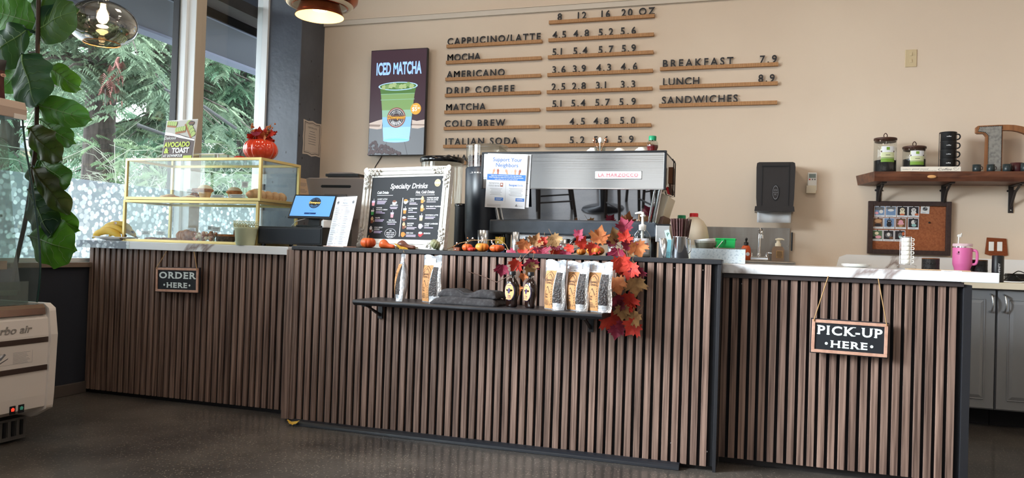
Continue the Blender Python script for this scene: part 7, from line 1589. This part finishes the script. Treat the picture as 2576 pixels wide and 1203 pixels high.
def fleaf(b, tip, wd, m, y, seed, cup=.15, roll=0.0):
    r = random.Random(seed); B0, T0 = W_(*b), W_(*tip); B0.y = y; T0.y = y+r.uniform(-.05, .05)
    d = T0-B0; L = d.length; d.normalize(); nrm = Vector((0, -1, 0)); nrm = (nrm - d*nrm.dot(d)).normalized(); sd = d.cross(nrm).normalized()
    if roll: R3 = Matrix.Rotation(roll, 3, d); nrm = R3 @ nrm; sd = R3 @ sd
    nu, nv = 22, 12; V = []; F = []
    for i in range(nu+1):
        u = i/nu
        w2 = wd*.5*(math.sin(PI*min(1, u**.72))**.62)*(.62+.5*u) if 0 < u < 1 else .0001
        w2 *= 1+.05*math.sin(u*19+seed)
        for j in range(nv+1):
            v = j/nv*2-1
            q = B0 + d*(L*u) + sd*(w2*v) + nrm*(-cup*w2*abs(v)**1.3 - .16*L*(u-.45)**2 + .010*math.sin(u*17 - abs(v)*3)*abs(v) + .006*math.sin(9*u+3*v+seed))
            V.append(q[:])
    for i in range(nu):
        for j in range(nv): F.append((i*(nv+1)+j, (i+1)*(nv+1)+j, (i+1)*(nv+1)+j+1, i*(nv+1)+j+1))
    mb = MB(); mb.add(V, F, m, True)
    e = nrm*.0018; mid = [(Vector(V[i*(nv+1)+nv//2])+e)[:] for i in range(nu)]; mb.tube(mid, [.0028*(1-i/nu)+.0006 for i in range(nu)], FM['v'] if m is not FM['b'] else m, 4)
    for k in range(3, nu-4, 3):
        for s in (-1, 1):
            P = [(Vector(V[min(nu, k+int(q*.6))*(nv+1)+nv//2+s*q])+e)[:] for q in range(0, nv//2)]; mb.tube(P, [.0013, .0012, .001, .0009, .0007, .0005][:len(P)], FM['v'] if m is not FM['b'] else m, 3)
    st = Vector((-3.35, 2.82, B0.z-.03)); mb.tube([st[:], ((st+B0)/2+Vector((0, 0, .01)))[:], B0[:]], .004, m, 5)
    mb.build('leaf', t)
LV = [((-3.64, 1.96), (-3.33, 2.06), .19, 'd', 2.80), ((-3.65, 1.97), (-3.92, 1.80), .20, 'd', 2.78), ((-3.63, 2.02), (-3.52, 2.30), .18, 'd', 2.82), ((-3.66, 2.02), (-3.95, 2.10), .20, 'g', 2.84), ((-3.62, 1.83), (-3.50, 1.555), .235, 'd', 2.74), ((-3.60, 1.80), (-3.34, 1.66), .10, 'l', 2.86),
      ((-3.60, 1.585), (-3.262, 1.500), .125, 'g', 2.80), ((-3.645, 1.52), (-3.375, 1.38), .115, 'g', 2.86), ((-3.61, 1.455), (-3.385, 1.285), .135, 'b', 2.78), ((-3.57, 1.29), (-3.315, 1.165), .125, 'g', 2.82), ((-3.57, 1.25), (-3.31, 1.015), .115, 'b', 2.78),
      ((-3.64, 1.14), (-3.44, .90), .17, 'd', 2.82), ((-3.60, 1.08), (-3.39, .93), .10, 'l', 2.86), ((-3.60, .90), (-3.30, .83), .215, 'l', 2.80), ((-3.66, 1.28), (-3.60, 1.08), .12, 'd', 2.84), ((-3.68, 1.85), (-3.86, 1.66), .13, 'g', 2.85), ((-3.66, 1.40), (-3.66, 1.20), .11, 'd', 2.86)]
for i, (b, tp, wd, m, y) in enumerate(LV): fleaf(b, tp, wd*1.32, FM[m], y, 40+i, .2)

# ================= pendant lamps =================
M_smoke = clear('smoked_mirror_glass', (206, 196, 184), 3.6, .03)
def bulb_mat(n, e): return mat(n, (255, 214, 150), .4, emis=e)
t = thing('globe_pendant', 'smoked glass globe pendant lamp with a glowing bulb by the window', 'pendant lamp', (-3.162, 3.0, 1.86))
mb = MB(); P = []
for i in range(19):
    a = -1.02+i*(PI/2+1.02-.12)/18; P.append((.163*math.cos(a), 1.972+.114*math.sin(a)))
mb.lathe(-3.162, 3.0, P, M_smoke, 44, cap=False); mb.build('globe', t)
mb = MB(); r0, zz = P[0]; mb.tube([(-3.162+r0*math.cos(a), 3.0+r0*math.sin(a), zz) for a in [2*PI*i/36 for i in range(36)]], .0035, mat('amber_rim', (190, 140, 90), .2, .4), 6, True); mb.build('rim', t)
mb = MB(); mb.lathe(-3.162, 3.0, [(.024, 2.07), (.026, 2.10), (.020, 2.12), (.006, 2.125), (.006, ZC)], M_chrome, 18); mb.build('socket', t)
mb = MB(); mb.lathe(-3.162, 3.0, [(.012, 2.07), (.014, 2.05), (.026, 2.02), (.028, 2.00), (.018, 1.98), (.0001, 1.972)], bulb_mat('warm_bulb', 26), 18); mb.build('bulb', t)
M_cop = mat('copper_shade', (168, 96, 66), .22, 1.0); M_inn = mat('shade_inner', (240, 200, 132), .5); M_ringb = mat('shade_band', (236, 214, 180), .3, emis=.12)
t = thing('copper_pendant', 'layered copper pendant lamp glowing warm, hanging before the pillar', 'pendant lamp', (-1.915, 3.0, 1.925))
cx, cy_ = -1.915, 3.0
mb = MB(); mb.lathe(cx, cy_, [(.118, 1.972), (.150, 1.985), (.166, 2.005), (.170, 2.03), (.160, 2.06), (.12, 2.10), (.06, 2.14), (.03, 2.16)], M_cop, 44, cap=False); mb.build('outer_shade', t)
mb = MB(); mb.lathe(cx, cy_, [(.148, 1.983), (.128, 1.972), (.120, 1.985), (.116, 2.02)], M_ringb, 44, cap=False); mb.build('middle_ring', t)
mb = MB(); mb.lathe(cx, cy_, [(.107, 1.930), (.092, 1.962), (.080, 2.0), (.060, 2.03), (.0001, 2.04)], M_inn, 44, cap=False); mb.build('inner_shade', t)
mb = MB(); mb.lathe(cx, cy_, [(.109, 1.930), (.095, 1.962), (.083, 2.0), (.063, 2.033)], M_cop, 44, cap=False); mb.build('inner_shell', t)
mb = MB(); mb.lathe(cx, cy_, [(.0001, 1.955), (.03, 1.958), (.042, 1.972), (.040, 1.99), (.02, 2.02)], bulb_mat('lamp_bulb', 7), 24); mb.build('bulb', t)
mb = MB(); mb.lathe(cx, cy_, [(.03, 2.155), (.03, 2.19), (.006, 2.20), (.006, ZC)], M_cop, 16); mb.build('stem', t)
def lamp(n, loc, e, r, color=(1.0, .80, .55)):
    l = bpy.data.lights.new(n, 'POINT'); l.energy = e; l.shadow_soft_size = r; l.color = color; o = bpy.data.objects.new(n, l); col.objects.link(o); o.location = loc
lamp('globe_pendant_light', (-3.162, 3.0, 1.93), 2.2, .03); lamp('copper_pendant_light', (cx, cy_, 1.90), 2.5, .04)

# ================= seating behind the viewpoint, mirrored in the machine =================
M_chair = mat('dark_stained_wood', (52, 44, 40), .4); M_seat = mat('seat_vinyl', (60, 58, 60), .5)
def chair(x, y, rz, label):
    t = thing('cafe_chair', label, 'chair', (x, y, 0), rz, 'dark cafe chairs mirrored in the espresso machine')
    for sx2 in (-1, 1):
        mb = MB(); mb.tube([(sx2*.19, -.19, 0), (sx2*.18, -.17, .45)], [.016, .02], M_chair, 8); mb.build('leg', t, world=False)
        mb = MB(); mb.tube(cat_rom([(sx2*.20, .22, 0), (sx2*.185, .18, .45), (sx2*.18, .20, .65), (sx2*.17, .26, .88)], 4), .018, M_chair, 8); mb.build('leg', t, world=False)
        mb = MB(); mb.tube([(sx2*.187, -.18, .18), (sx2*.193, .20, .18)], .010, M_chair, 6); mb.build('stretcher', t, world=False)
    mb = MB(); mb.box(-.21, -.21, .44, .21, .21, .47, M_seat); mb.build('seat', t, world=False, bevel=.012)
    for z in (.62, .74, .85):
        mb = MB(); q = .19+(z-.6)*.22; mb.tube([(-.17, q, z), (-.06, q+.025, z), (.06, q+.025, z), (.17, q, z)], .014, M_chair, 6); mb.build('back_rail', t, world=False)
t = thing('cafe_table', 'round pale cafe table behind the viewpoint, mirrored in the espresso machine', 'table', (-1.75, -1.25, 0))
mb = MB(); mb.lathe(0, 0, [(.40, .72), (.405, .73), (.40, .75), (.0001, .75)], mat('table_laminate', (206, 200, 192), .35), 40); mb.build('tabletop', t, world=False)
mb = MB(); mb.lathe(0, 0, [(.25, 0), (.24, .02), (.04, .04), (.035, .72)], M_blk, 24); mb.build('pedestal', t, world=False)
chair(-1.35, -.72, 2.6, 'dark wooden chair on the machine side of the round table'); chair(-2.25, -.95, -1.9, 'dark wooden chair on the window side of the round table'); chair(-1.25, -1.65, .9, 'dark wooden chair on the far side of the round table')
